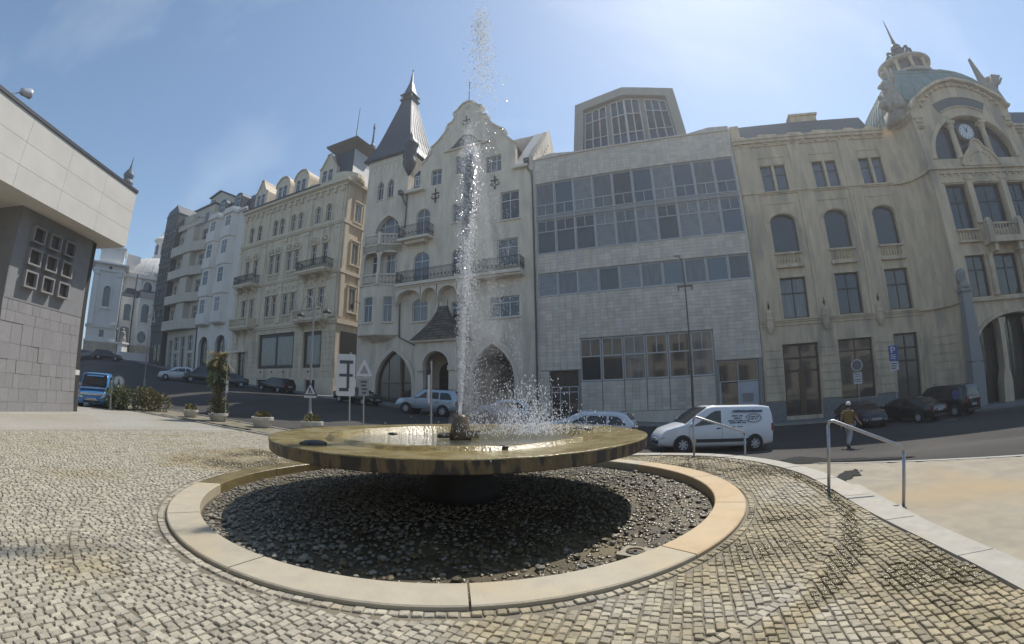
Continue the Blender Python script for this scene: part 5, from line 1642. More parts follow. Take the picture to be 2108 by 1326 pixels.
# tower roof: flared steep pyramid
TCX, TCY = (TW0 + TW1) / 2, 2.8
def sq(r): return [(TCX - r, TCY - r), (TCX + r, TCY - r), (TCX + r, TCY + r), (TCX - r, TCY + r)]
prof = [(3.35, 27.85), (3.25, 28.1), (2.7, 29.2), (2.25, 30.6), (1.8, 32.4), (1.35, 34.4), (.95, 36.2), (.72, 37.4)]
m = MB()
for (r0, z0), (r1, z1) in zip(prof, prof[1:]): m.frustum(sq(r0), z0, sq(r1), z1, cap=False)
m.frustum(sq(3.35), 27.85, sq(3.0), 27.8)
tr = gh.part('tower_roof', m, M_slate)
m = MB().frustum(sq(.85), 37.4, sq(.95), 37.6).frustum(sq(.5), 37.6, sq(.5), 38.3).frustum(sq(.95), 38.3, sq(.55), 38.9).frustum(sq(.55), 38.9, sq(.2), 40.6).frustum(sq(.2), 40.6, sq(.03), 42.6)
m.build('spire_lantern', M_slate, tr, gh.org)
for sx_ in (-1, 1):
    for sy_ in (-1, 1): MB().tube([(TCX + sx_ * .72, TCY + sy_ * .72, 37.5), (TCX + sx_ * .72, TCY + sy_ * .72, 38.35)], .09, 5).build('lantern_post', M_tin, tr, gh.org)
MB().tube([(TCX, TCY, 42.3), (TCX, TCY, 43.0)], .03, 5).ball((TCX, TCY, 42.75), .12, 6, 4).build('spire_tip', M_iron, tr, gh.org)
# sheet-metal seams on the sunny side of the roof
m = MB()
for k in range(7):
    u = -1 + 2 * (k + .5) / 7
    m.tube([(TCX + r_ + .02, TCY + u * r_, z_) for r_, z_ in prof], .035, 4)
m.build('roof_seams', M_tin, tr, gh.org)
# bartizan on the corner
bx_, by_ = TW1 + .05, -.05
m = MB().lathe([(.06, 24.8), (.35, 25.3), (.62, 25.9), (.75, 26.3), (.75, 26.6), (.7, 26.7), (.7, 28.4), (.85, 28.5), (.88, 28.7), (.6, 29.1), (.36, 29.5), (.3, 29.8), (.12, 30.1), (.03, 30.7)], bx_, by_, 12)
bt = gh.part('bartizan', m, mat('dark_bartizan', (.05, .06, .075), .5, .25, 5, .2, 20), smooth=True)
for k in range(7):
    a = rad(180 + 180 * k / 6)
    c, s_ = math.cos(a), math.sin(a)
    MB().box(-.11, .11, -.03, .03, 0, 1.2).xform(Matrix.Translation((bx_ + .72 * c, by_ + .72 * s_, 26.95)) @ Matrix.Rotation(a + math.pi / 2, 4, 'Z')).build('turret_window', M_glass, bt, gh.org)
# oriel bay on the tower with loggia and balconies
OR = [(-30.75, 0), (-29.85, -1.15), (-27.75, -1.15), (-25.75, 0)]
def fac_pts(z): return [(p[0], p[1], z) for p in OR]
def ring_wall(m, z0, z1, P=OR):
    for p, q in zip(P, P[1:]): m.poly([(p[0], p[1], z0), (q[0], q[1], z0), (q[0], q[1], z1), (p[0], p[1], z1)])
def grow(P, k): return [(-28.25 + (p[0] + 28.25) * k, p[1] * (1 + (k - 1) * 2.0)) for p in P]
m = MB(); ring_wall(m, 7.9, 9.05); ring_wall(m, 11.6, 12.75)
b0 = grow(OR, 1.06)
m.frustum(grow(OR, .35), 7.1, b0, 7.75); m.frustum(b0, 7.75, b0, 7.92)
m.prismz(OR, 12.7, 12.74); m.prismz(OR, 16.9, 17.0)
ring_wall(m, 16.2, 16.95)
gh.part('oriel', m, M_guild)
def on_seg(p, q, t): return (p[0] + (q[0] - p[0]) * t, p[1] + (q[1] - p[1]) * t)
def seg_obj(name, mbf, p, q, material):
    """build in a local frame along p->q (x along, y inwards) and place on the oriel"""
    L_ = math.hypot(q[0] - p[0], q[1] - p[1]); ang = math.atan2(q[1] - p[1], q[0] - p[0])
    o = mbf(L_).build(name, material, gh.root)
    o.location = gh.loc(p[0], p[1], 0); o.location.z = -gh.org[2]
    o.rotation_euler = (0, 0, ang)
    return o
for i, (p, q) in enumerate(zip(OR, OR[1:])):
    L_ = math.hypot(q[0] - p[0], q[1] - p[1])
    wa, wb = (L_ / 2 - .52, L_ / 2 + .52) if i == 1 else (L_ / 2 - .45, L_ / 2 + .45)
    seg_obj('oriel_pier', lambda L: MB().poly([(0, 0, 9.05), (wa, 0, 9.05), (wa, 0, 11.6), (0, 0, 11.6)]).poly([(wb, 0, 9.05), (L, 0, 9.05), (L, 0, 11.6), (wb, 0, 11.6)])
            .poly([(wa, 0, 9.05), (wa, .25, 9.05), (wa, .25, 11.6), (wa, 0, 11.6)]).poly([(wb, 0, 9.05), (wb, .25, 9.05), (wb, .25, 11.6), (wb, 0, 11.6)]), p, q, M_guild)
    o = seg_obj('oriel_window', lambda L: MB().box(wa, wa + .07, .1, .18, 9.05, 11.6).box(wb - .07, wb, .1, .18, 9.05, 11.6).box(wa + .07, wb - .07, .1, .18, 9.05, 9.12).box(wa + .07, wb - .07, .1, .18, 11.53, 11.6).box((wa + wb) / 2 - .03, (wa + wb) / 2 + .03, .1, .18, 9.1, 10.75).box(wa + .07, wb - .07, .095, .185, 10.72, 10.8), p, q, M_frame)
    put('pane', MB().box(wa, wb, .15, .17, 9.06, 11.59).mesh('pane', M_glassc if i == 2 else M_glass), o)
    seg_obj('window_sill', lambda L: MB().box(wa - .15, wb + .15, -.13, .02, 8.9, 9.04), p, q, M_guildtrim)
    # loggia: pierced parapets and round arches
    for zb, nm in ((12.75, 'parapet'), (17.0, 'parapet')):
        def par(L):
            m = MB().box(0, L, -.08, .1, zb + 1.05, zb + 1.2).box(0, L, -.06, .1, zb, zb + .14)
            n = max(2, int(L / .34))
            for k in range(n):
                x = L * (k + .5) / n
                m.tube([(x + .13 * math.cos(t_), .02, zb + .6 + .3 * math.sin(t_)) for t_ in [2 * math.pi * j / 8 for j in range(9)]], .045, 4)
                m.box(x - .03, x + .03, 0, .05, zb + .14, zb + 1.05)
            return m
        seg_obj(nm, par, p, q, M_guildtrim)
    def arcade(L):
        m = MB()
        P = arch_pts(.2, L - .2, 15.7, min(.75, L / 2 - .2), 'round', 10)
        for u, v in zip(P, P[1:]): m.prism([u, v, (v[0], 16.9), (u[0], 16.9)], 0, .22)
        m.box(0, .2, 0, .22, 13.95, 16.9).box(L - .2, L, 0, .22, 13.95, 16.9)
        return m
    seg_obj('loggia_arch', arcade, p, q, M_guild)
window(gh, -29.4, -28.1, 13.9, 16.2, y=-.08, glass=M_glassb, fm=M_frame, fr=.09); window(gh, -27.6, -26.3, 13.9, 16.2, y=-.08, glass=M_glassc, fm=M_frame, fr=.09)
for p in OR: gh.part('parapet_post', MB().box(p[0] - .15, p[0] + .15, p[1] - .15, p[1] + .15, 12.75, 14.1).box(p[0] - .15, p[0] + .15, p[1] - .15, p[1] + .15, 17.0, 18.35), M_guildtrim)
# iron balconies
gh.part('balcony_slab', MB().box(-25.6, -22.0, -1.1, .02, 17.0, 17.25).box(-25.0, -22.6, -.7, .02, 16.7, 17.0), M_guildtrim)
gh.part('balcony_railing', iron_rail(MB(), [(-25.55, 0), (-25.55, -1.05), (-22.05, -1.05), (-22.05, 0)], 17.25, 18.5), M_iron)
gh.part('balcony_slab', MB().box(-25.6, -12.6, -1.1, .02, 12.3, 12.6).box(-25.6, -12.6, -.9, .02, 12.12, 12.3), M_guildtrim)
gh.part('balcony_railing', iron_rail(MB(), [(-25.55, 0), (-25.55, -1.05), (-12.65, -1.05), (-12.65, 0)], 12.6, 13.75), M_iron)
# arched corbels carrying the long balcony
for (a, b_) in ((-25.55, -22.85), (-22.65, -21.05), (-20.85, -18.9), (-18.7, -16.8)):
    m = MB()
    P = arch_pts(a, b_, 11.0, .9, 'round', 12)
    for u, v in zip(P, P[1:]): m.prism([u, v, (v[0], 12.12), (u[0], 12.12)], -.8, .02)
    m.prism([(a - .1, 12.12), (a, 12.12), (a, 11.0), (a - .1, 10.6)], -.8, .02)
    gh.part('corbel_arch', m, M_guildtrim)
# porch with a tall tiled roof
PY0, PY1 = -2.6, .02
pa, pb = -22.0, -17.85
m = wall(MB(), pa, pb, -.4, 6.5, [O(-21.15, -18.6, -.4, 5.65, 1.25)], y=PY0, depth=.5)
m.poly([(pa, PY0, -.4), (pa, PY0, 6.5), (pa, 0, 6.5), (pa, 0, -.4)]); m.poly([(pb, PY0, -.4), (pb, 0, -.4), (pb, 0, 6.5), (pb, PY0, 6.5)])
gh.part('porch_wall', m, M_guild)
gh.part('arch_moulding', sweep(MB(), arch_pts(-21.2, -18.55, 4.4, 1.3, 'round', 16), (PY0 - .1, PY0 + .02), -.02, .22), M_guildtrim)
gh.part('porch_capital', MB().box(-21.7, -21.1, PY0 - .15, PY0 + .3, 4.0, 4.4).box(-18.65, -18.05, PY0 - .15, PY0 + .3, 4.0, 4.4), M_guildtrim)
gh.part('porch_cornice', MB().box(pa - .3, pb + .3, PY0 - .3, 0, 6.5, 6.72), M_guildtrim)
window(gh, -21.0, -18.8, .2, 4.9, y=-.06, rise=1.1, cols=(.33, .67), rows=(.55, .72), fm=M_framedark, glass=M_glassm, fr=.1, name='door')
lev = []
for k in range(13):
    t = k / 12.0
    lev.append((6.72 + 3.1 * t, 1.92 * (1 - t) ** 1.5 + .46, (1.55 * (1 - t) ** 1.5 + .12)))
pcx, pcy = -19.92, -1.35
core = MB()
for (z0, a0, b0), (z1, a1, b1) in zip(lev, lev[1:]):
    core.frustum([(pcx - a0 + .06, pcy - b0 + .06), (pcx + a0 - .06, pcy - b0 + .06), (pcx + a0 - .06, pcy + b0 - .06), (pcx - a0 + .06, pcy + b0 - .06)], z0, [(pcx - a1 + .06, pcy - b1 + .06), (pcx + a1 - .06, pcy - b1 + .06), (pcx + a1 - .06, pcy + b1 - .06), (pcx - a1 + .06, pcy + b1 - .06)], z1)
pr = gh.part('porch_roof', core, M_shingle)
for k, ((z0, a0, b0), (z1, a1, b1)) in enumerate(zip(lev, lev[1:])):
    # front row of shingles, then the two sides
    n = max(2, int(2 * a0 / .38))
    for i in range(n):
        u0, u1 = -1 + 2 * i / n, -1 + 2 * (i + 1) / n
        e = rng.uniform(.0, .03)
        m = MB().add([(pcx + u0 * a0 + .012, pcy - b0 - .05 - e, z0 - .03), (pcx + u1 * a0 - .012, pcy - b0 - .05 - e, z0 - .03), (pcx + u1 * a1, pcy - b1 + .03, z1 + .01), (pcx + u0 * a1, pcy - b1 + .03, z1 + .01),
                      (pcx + u0 * a0 + .012, pcy - b0 + .0, z0 - .03), (pcx + u1 * a0 - .012, pcy - b0 + .0, z0 - .03)], [(0, 1, 2, 3), (0, 4, 5, 1)])
        m.build('shingle', M_shingle, pr, gh.org)
    for sg in (-1, 1):
        n = max(1, int(2 * b0 / .5))
        for i in range(n):
            v0, v1 = -1 + 2 * i / n, -1 + 2 * (i + 1) / n
            m = MB().add([(pcx + sg * (a0 + .05), pcy + v0 * b0, z0 - .03), (pcx + sg * (a0 + .05), pcy + v1 * b0, z0 - .03), (pcx + sg * (a1 - .03), pcy + v1 * b1, z1 + .01), (pcx + sg * (a1 - .03), pcy + v0 * b1, z1 + .01)], [(0, 1, 2, 3)])
            m.build('shingle', M_shingle, pr, gh.org)
for sg in (-1, 1): MB().tube([(pcx + sg * .46, pcy, 9.75), (pcx + sg * .46, pcy, 10.4)], [.05, .02], 5).build('ridge_finial', M_iron, pr, gh.org)
m = MB().tube([(-25.42, -.1, 22.5), (-25.4, -.12, 21.6), (-25.45, -.12, 18.7)], .07, 6).tube([(-25.9, -.6, 22.7), (-25.75, -.5, 22.2), (-25.42, -.14, 21.2)], .1, 6)
gh.part('downpipe', m, M_pipe)
gh.part('rainwater_head', MB().box(-26.1, -25.65, -.85, -.35, 22.4, 22.85), M_pipe)
gh.part('downpipe', MB().tube([(-25.62, -.12, 12.1), (-25.6, -.12, 7.5), (-23.6, -.16, 6.6), (-23.5, -.14, 5.8), (-23.5, -.14, .6)], .075, 6), M_pipe)
gh.part('plinth', MB().box(E0, -28.9, -.08, .03, -.6, 1.15).box(-23.75, -18.0, -.08, .03, -.6, 1.0).box(-13.3, E1, -.08, .03, -.6, .9), M_bankstone)
# lamp bracket on the tower side
gh.part('wall_lantern', MB().tube([(TW0 + .5, -.02, 11.2), (TW0 - .1, -.4, 11.6), (TW0 - .3, -.7, 11.3)], .035, 5).lathe([(.05, 11.3), (.16, 11.1), (.12, 10.75), (.03, 10.7)], TW0 - .3, -.7, 6), M_iron)

# ------------------------------------------------------------ yellow hotel
ht = Bld('yellow_hotel', 'ornate pale yellow hotel with iron balconies, mansard dormers and a corner turret roof', -44.2, 2.0)
H0, H1 = -54.15, -34.25
top = []; f2 = []; f1 = []
for c in (-52.0, -50.15, -46.75, -45.4, -43.2, -41.8, -38.7, -36.85):
    top.append(O(c - .46, c + .46, 21.95, 24.1, .46)); f2.append(O(c - .46, c + .46, 16.75, 19.15)); f1.append(O(c - .46, c + .46, 11.25, 13.8))
gfo = [O(-48.0, -41.05, 4.8, 9.05), O(-39.4, -36.4, 4.8, 8.9), O(-52.6, -50.75, 3.0, 7.1)]
base_o = [O(-47.9, -46.0, 2.2, 3.45), O(-38.8, -37.2, 2.2, 3.45)]
m = wall(MB(), H0, H1, .8, 26.4, top + f2 + f1 + gfo + base_o, depth=.3)
shell(m, H0, H1, .8, 26.4, 13)
ht.part('wall', m, M_hotel)
for grp, kw in ((top, dict(rise=.46, rows=(.6,))), (f2, dict(rows=(.66,))), (f1, dict(rows=(.66,)))):
    for o in grp: window(ht, o[0], o[1], o[2], o[3], y=.2, fr=.075, glass=rng.choice([M_glass, M_glassc, M_glassm, M_glassc]), **kw)
window(ht, -48.0, -41.05, 4.8, 9.05, y=.25, cols=(.5,), rows=(), fm=M_framedark, glass=M_glassc, fr=.42, name='shop_window')
window(ht, -39.4, -36.4, 4.8, 8.9, y=.25, cols=(), rows=(), fm=M_framedark, glass=M_glassc, fr=.4, name='shop_window')
window(ht, -52.6, -50.75, 3.0, 7.1, y=.28, cols=(.5,), rows=(.72,), fm=M_framedark, glass=M_glass, name='door')
for o in base_o: ht.part('cellar_vent', MB().box(o[0], o[1], .2, .24, o[2], o[3]), M_dark)
ht.part('door_canopy', MB().prism(arch_pts(-52.5, -50.85, 7.2, 1.0, 'round', 12) + [(-50.85, 7.2)], -.18, .02).box(-53.0, -50.3, -.4, .02, 6.95, 7.2), M_hoteltrim)
# rustication: grooved courses on the ground floor as blocks
for (a, b_) in ((-54.1, -52.75), (-50.55, -48.1), (-40.95, -39.5), (-36.3, -34.3)):
    for k in range(9):
        z = 3.75 + k * .62
        ht.part('stone_block', MB().box(a, b_, -.06, .03, z + .02, z + .60), M_hotel)
ht.part('plinth', MB().box(H0, -52.7, -.1, .03, .9, 3.7).box(-50.65, -47.95, -.1, .03, .9, 3.7).box(-45.95, -38.85, -.1, .03, .9, 3.7).box(-37.15, H1, -.1, .03, .9, 3.7), M_hoteltrim)
for k in range(6):
    x = -47.2 + k * 2.2
    ht.part('vent_hole', MB().box(x - .12, x + .12, -.02, .02, 4.3, 4.5), M_dark)
def band(b, a, c, z, h, p, mt, name='string_course'):
    return b.part(name, MB().box(a, c, -p, .03, z, z + h * .45).box(a, c, -p * 1.6, .03, z + h * .45, z + h), mt)
band(ht, H0, H1, 9.6, .5, .12, M_hoteltrim); band(ht, H0, H1, 15.3, .4, .12, M_hoteltrim); band(ht, H0, H1, 21.2, .45, .14, M_hoteltrim)
m = MB().box(H0 - .1, H1 + .1, -.2, .03, 26.0, 26.3).box(H0 - .2, H1 + .5, -.55, .1, 26.4, 26.75).box(H0 - .1, H1 + .3, -.38, .1, 26.3, 26.4); dentils(m, H0, H1, 25.3, 26.0, -.3, .02, 1.15, .25)
cn = ht.part('cornice', m, M_hoteltrim)
MB().box(H0 - .2, -38.5, -.68, .05, 26.75, 26.9).build('gutter', M_slate, cn, ht.org)
for x in (-53.9, -48.5, -44.3, -40.2, -34.9):
    for (z0, z1) in ((9.9 + .4, 15.2), (15.7, 21.1), (21.7, 25.9)):
        ht.part('pilaster', MB().box(x - .34, x + .34, -.1, .03, z0, z1).box(x - .42, x + .42, -.18, .03, z1 - .45, z1 - .05).box(x - .4, x + .4, -.15, .03, z0, z0 + .35), M_hoteltrim)
for grp, hd in ((f2, 'curl'), (f1, 'flat'), (top, 'arch')):
    for o in grp:
        a, b_ = o[0], o[1]
        m = MB().box(a - .12, a, -.07, .03, o[2], o[3] - o[4]).box(b_, b_ + .12, -.07, .03, o[2], o[3] - o[4])
        if hd == 'arch': sweep(m, arch_pts(a - .02, b_ + .02, o[3] - o[4], o[4] + .02, 'round', 12), (-.1, .03), 0, .16)
        elif hd == 'flat': m.box(a - .2, b_ + .2, -.14, .03, o[3] + .05, o[3] + .22); m.box(a - .1, b_ + .1, -.06, .03, o[3] + .5, o[3] + 1.1); m.ball(((a + b_) / 2, -.08, o[3] + .8), .2, 6, 4)
        else:
            P = arch_pts(a - .15, b_ + .15, o[3] + .15, .75, 'round', 10); sweep(m, P, (-.2, .03), 0, .14); m.box(a - .2, b_ + .2, -.16, .03, o[3] + .02, o[3] + .15); m.ball(((a + b_) / 2, -.1, o[3] + .55), .26, 6, 4)
            m.ball((a - .05, -.1, o[3] + .3), .14, 6, 4); m.ball((b_ + .05, -.1, o[3] + .3), .14, 6, 4)
        ht.part('window_surround', m, M_hoteltrim)
for (a, b_) in ((-47.3, -44.85), (-43.75, -41.3)):
    for z in (10.35, 15.75):
        m = MB().box(a, b_, -.14, .03, z + .72, z + .86); balusters(m, a + .1, b_ - .1, z, z + .72, -.04, .3, .08); ht.part('blind_balustrade', m, M_hoteltrim)
# balconies
for (a, b_, z, kind) in ((-53.3, -48.9, 15.55, 'iron'), (-40.3, -35.3, 15.6, 'iron'), (-53.3, -48.9, 10.0, 'stone'), (-40.3, -35.3, 10.0, 'stone')):
    m = MB().box(a, b_, -1.35, .02, z - .05, z + .22).box(a + .15, b_ - .15, -1.2, .02, z - .22, z - .05)
    ht.part('balcony_slab', m, M_hoteltrim)
    for x in (a + .6, (a + b_) / 2, b_ - .6):
        ht.part('balcony_bracket', MB().add([(x - .14, 0, z - .22), (x + .14, 0, z - .22), (x + .14, -1.1, z - .22), (x - .14, -1.1, z - .22), (x - .14, 0, z - 1.0), (x + .14, 0, z - 1.0), (x + .14, -.3, z - .8), (x - .14, -.3, z - .8)], [(0, 1, 5, 4), (3, 2, 6, 7), (0, 4, 7, 3), (1, 2, 6, 5), (4, 5, 6, 7)]), M_hoteltrim)
    P = [(a + .08, 0), (a + .08, -1.25), (b_ - .08, -1.25), (b_ - .08, 0)]
    if kind == 'iron':
        ht.part('balcony_railing', iron_rail(MB(), P, z + .22, z + 1.35, .14, .016), M_iron)
    else:
        m = MB().box(a, b_, -1.38, -1.15, z + 1.1, z + 1.24); balusters(m, a + .1, b_ - .1, z + .22, z + 1.1, -1.26, .3, .08)
        m.box(a, a + .2, -1.36, 0, z + .22, z + 1.2).box(b_ - .2, b_, -1.36, 0, z + .22, z + 1.2)
        ht.part('balcony_balustrade', m, M_hoteltrim)
# side facade towards the lane
def side_wall():
    m = MB()
    X = H1 + .002
    return m
ys_ = (2.2, 4.6, 7.2, 9.8)
for yy in ys_:
    for z0, z1 in ((11.25, 13.8), (16.75, 19.15), (21.95, 24.1)):
        m = MB().box(H1 - .02, H1 + .05, yy - .55, yy + .55, z0 - .1, z1 + .15)
        o = ht.part('side_window', m, M_frame)
        MB().box(H1 + .05, H1 + .06, yy - .42, yy - .04, z0, z1).build('pane', M_glassc, o, ht.org); MB().box(H1 + .05, H1 + .06, yy + .04, yy + .42, z0, z1).build('pane', M_glassc, o, ht.org)
        m = MB().box(H1, H1 + .2, yy - .75, yy + .75, z1 + .25, z1 + .45).box(H1, H1 + .14, yy - .72, yy - .55, z0, z1 + .25).box(H1, H1 + .14, yy + .55, yy + .72, z0, z1 + .25).box(H1, H1 + .25, yy - .8, yy + .8, z0 - .3, z0 - .12)
        ht.part('window_surround', m, M_hoteltrim)
for yy in (.5, 3.4, 5.9, 8.5):
    for (z0, z1) in ((10.3, 15.2), (15.7, 21.1), (21.7, 25.9)):
        ht.part('pilaster', MB().box(H1, H1 + .16, yy - .3, yy + .3, z0, z1), M_hoteltrim)
for z, h, p in ((9.6, .5, .2), (15.3, .4, .2), (21.2, .45, .2), (26.35, .4, .5)):
    ht.part('string_course', MB().box(H1, H1 + p, -.05, 13, z, z + h), M_hoteltrim)
ht.part('side_shopfront', MB().box(H1 + .005, H1 + .06, .8, 6.5, 3.8, 8.8), M_dark)
# mansard and dormers
m = MB().add([(H0, .5, 26.75), (-38.3, .5, 26.75), (-38.3, 2.3, 29.6), (H0, 2.3, 29.6), (H0, 9, 30.4), (-38.3, 9, 30.4)], [(0, 1, 2, 3), (3, 2, 5, 4)])
ht.part('mansard_roof', m, M_slate)
def dormer(a, b_, zt, shape):
    zb_ = 26.9
    if shape == 'round':
        P = [(a, zb_), (b_, zb_), (b_, zb_ + 1.9)] + arch_pts(a, b_, zb_ + 1.9, zt - zb_ - 1.9, 'round', 10)[::-1]
    else:
        mid = (a + b_) / 2
        P = [(a, zb_), (b_, zb_), (b_, zb_ + 2.2), (b_ - .35, zb_ + 2.35), (mid + .35, zt - .5), (mid + .22, zt), (mid - .22, zt), (mid - .35, zt - .5), (a + .35, zb_ + 2.35), (a, zb_ + 2.2)]
    o = ht.part('dormer', MB().prism(P, -.15, 2.2), M_hoteltrim)
    mid = (a + b_) / 2
    for c in (mid - .5, mid + .5):
        w_ = MB().box(c - .38, c + .38, -.19, -.145, zb_ + .3, zb_ + 1.95); w_ = w_.build('dormer_window', M_frame, o, ht.org)
        MB().box(c - .31, c - .03, -.2, -.192, zb_ + .36, zb_ + 1.3).box(c + .03, c + .31, -.2, -.192, zb_ + .36, zb_ + 1.3).box(c - .31, c + .31, -.2, -.192, zb_ + 1.36, zb_ + 1.89).build('dormer_pane', M_glass, o, ht.org)
    Q = P[2:] if shape == 'round' else P[2:]
    sweep(MB(), Q[::-1] if False else Q, (-.32, -.1), -.12, .02).build('dormer_moulding', M_hoteltrim, o, ht.org)
dormer(-52.3, -49.6, 31.0, 'peak'); dormer(-47.6, -44.8, 30.2, 'round'); dormer(-43.9, -41.2, 30.2, 'round'); dormer(-39.2, -36.3, 31.0, 'peak')
m = MB().lathe([(.9, 26.75), (1.0, 26.9), (.95, 27.3), (.6, 27.6)], -40.3, .2, 12, 1, .6); ht.part('attic_ornament', m, M_hoteltrim)
m = MB().lathe([(2.0, 26.75), (2.05, 27.1), (1.95, 27.7), (1.75, 27.8)], H1 - 1.2, 1.4, 20); ht.part('corner_attic', m, M_hoteltrim)
# corner turret roof, cut pyramid with heavy eaves
tx, ty = H1 - 1.9, 2.3
def rq(rx, ry): return [(tx - rx, ty - ry), (tx + rx, ty - ry), (tx + rx, ty + ry), (tx - rx, ty + ry)]
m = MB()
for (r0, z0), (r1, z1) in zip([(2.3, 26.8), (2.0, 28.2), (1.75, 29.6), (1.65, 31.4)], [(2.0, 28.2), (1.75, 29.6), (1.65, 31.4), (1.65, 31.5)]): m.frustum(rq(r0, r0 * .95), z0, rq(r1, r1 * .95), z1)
tr = ht.part('turret_roof', m, M_tinroof2)  # pale sides paint the sunlight, the dark front sheet the shade
MB().add([(p[0], p[1] - .02, z) for p, z in ((rq(2.3, 2.185)[0], 26.8), (rq(2.3, 2.185)[1], 26.8), (rq(1.65, 1.57)[1], 31.4), (rq(1.65, 1.57)[0], 31.4))], [(0, 1, 2, 3)]).build('shade_front', M_slate, tr, ht.org)
MB().frustum(rq(1.7, 1.6), 31.4, rq(2.5, 2.4), 32.2).frustum(rq(2.5, 2.4), 32.2, rq(2.6, 2.5), 32.45).frustum(rq(2.6, 2.5), 32.45, rq(.3, .3), 33.6).build('turret_eaves', mat('eaves_timber', (.16, .13, .10), .8, .2, 4), tr, ht.org)
MB().lathe([(.5, 33.3), (.45, 33.8), (.2, 33.95)], tx, ty, 8).tube([(tx, ty, 33.8), (tx, ty, 39.2)], [.07, .035], 5).build('turret_mast', M_iron, tr, ht.org)
# second slim spire at the back of the hotel side
m = MB().lathe([(1.6, 26.5), (1.6, 31.5), (1.8, 31.7), (1.5, 33.0), (.7, 34.3), (.4, 35.0), (.55, 35.4), (.5, 35.9), (.15, 36.4), (.1, 38.8), (.2, 39.0), (.03, 39.9)], -37.3, 7.0, 12)
ht.part('spire', m, M_slate, smooth=False)
# ------------------------------------------------------------ white house with two columns of bays
wh = Bld('white_house', 'white rendered apartment house with two columns of boxy bay windows and round-arched doors', -59.1, 3.4)
A0, A1 = -64.0, -54.2
arcs = [O(-63.2, -60.4, 3.6, 9.6, 1.4), O(-58.5, -55.6, 3.6, 9.6, 1.45)]
m = wall(MB(), A0, A1, 2.2, 27.6, arcs, depth=.5); shell(m, A0, A1, 2.2, 27.6, 12)
wh.part('wall', m, M_white)
for o in arcs:
    wh.part('arch_moulding', sweep(MB(), [(o[0], 3.6)] + arch_pts(o[0], o[1], o[3] - o[4], o[4], 'round', 16) + [(o[1], 3.6)], (-.1, .02), -.02, .2), M_white)
    window(wh, o[0], o[1], 3.6, o[3], y=.4, rise=o[4], cols=(.5,), rows=(.55, .72), fm=M_framedark, glass=M_glassm, fr=.1, name='door')
FL = [(11.2, 12.8, 15.3), (15.3, 17.0, 19.6), (19.55, 21.2, 23.7), (23.7, 25.4, 27.4)]
for c in (-61.95, -57.75):
    pl_ = lambda k, p: [(c - 1.55 - k, 0), (c - 1.05 - k, -p), (c + 1.05 + k, -p), (c + 1.55 + k, 0)]
    for (z0, z1, z2) in FL:
        o = wh.part('bay_parapet', MB().prismz(pl_(.12, 1.05), z0 + .12, z1).frustum(pl_(-.1, .75), z0 - .08, pl_(.12, 1.05), z0 + .12), M_white)
        Q = pl_(0, .85)
        bw = MB()
        for p, q in zip(Q, Q[1:]): bw.poly([(p[0], p[1], z1), (q[0], q[1], z1), (q[0], q[1], z2), (p[0], p[1], z2)])
        wh.part('bay_wall', bw, M_white)
        window(wh, c - .55, c + .85, z1 + .02, z2 - .35, y=-.87, cols=(.5,), rows=(.62,), fm=M_frame, glass=rng.choice([M_glass, M_glassc]), fr=.08)
    wh.part('bay_roof', MB().prismz(pl_(.2, 1.15), 27.4, 27.9).prismz(pl_(.05, 1.0), 27.9, 28.35), M_white)
wh.part('cornice', MB().box(A0, A1 + .05, -.3, .03, 27.6, 27.95), M_white)
m = MB().add([(A0, .3, 27.95), (A1, .3, 27.95), (A1, 2.2, 31.2), (A0, 2.2, 31.2), (A0, 9, 32), (A1, 9, 32)], [(0, 1, 2, 3), (3, 2, 5, 4)]).poly([(A1, .3, 27.95), (A1, 9, 27.95), (A1, 9, 32), (A1, 2.2, 31.2)])
wh.part('mansard_roof', m, M_slate)
for c in (-61.6, -57.3):
    o = wh.part('dormer', MB().prism([(c - 1.0, 28.0), (c + 1.0, 28.0), (c + 1.0, 30.3)] + arch_pts(c - 1.0, c + 1.0, 30.3, .7, 'round', 8)[::-1], .1, 2.6), M_slate)
    MB().box(c - .62, c + .62, .05, .1, 28.3, 30.4).build('dormer_window', M_frame, o, wh.org)
    MB().box(c - .53, c - .04, .035, .048, 28.4, 29.6).box(c + .04, c + .53, .035, .048, 28.4, 29.6).box(c - .53, c + .53, .035, .048, 29.7, 30.3).build('dormer_pane', M_glass, o, wh.org)

# ------------------------------------------------------------ beige house with wide balconies
bg = Bld('beige_house', 'beige apartment house with wide solid balconies stacked up its front', -69.3, 4.6)
B0, B1 = -74.45, -64.05
ops = []
FLb = [(11.0, 12.5), (15.2, 16.6), (19.4, 20.8), (23.3, 24.9)]
for i, (z0, z1) in enumerate(FLb):
    for (a, b_) in ((-73.9, -72.9), (-72.3, -70.6), (-66.5, -64.9)): ops.append(O(a, b_, z1 - .4, z1 + 2.05))
gf = [O(-73.6, -72.2, 4.9, 9.6), O(-71.6, -69.9, 5.0, 7.4), O(-71.6, -69.9, 7.8, 10.0), O(-69.2, -67.8, 5.0, 10.0), O(-66.8, -65.2, 5.0, 7.3), O(-66.8, -65.2, 7.7, 10.0)]
m = wall(MB(), B0, B1, 3.4, 28.0, ops + gf, depth=.35); shell(m, B0, B1, 3.4, 28.0, 12)
bg.part('wall', m, M_beige)
for o in ops + gf: window(bg, o[0], o[1], o[2], o[3], y=.25, cols=(.5,), rows=(.66,), fm=M_frame, glass=rng.choice([M_glass, M_glassm, M_glassc]), fr=.09)
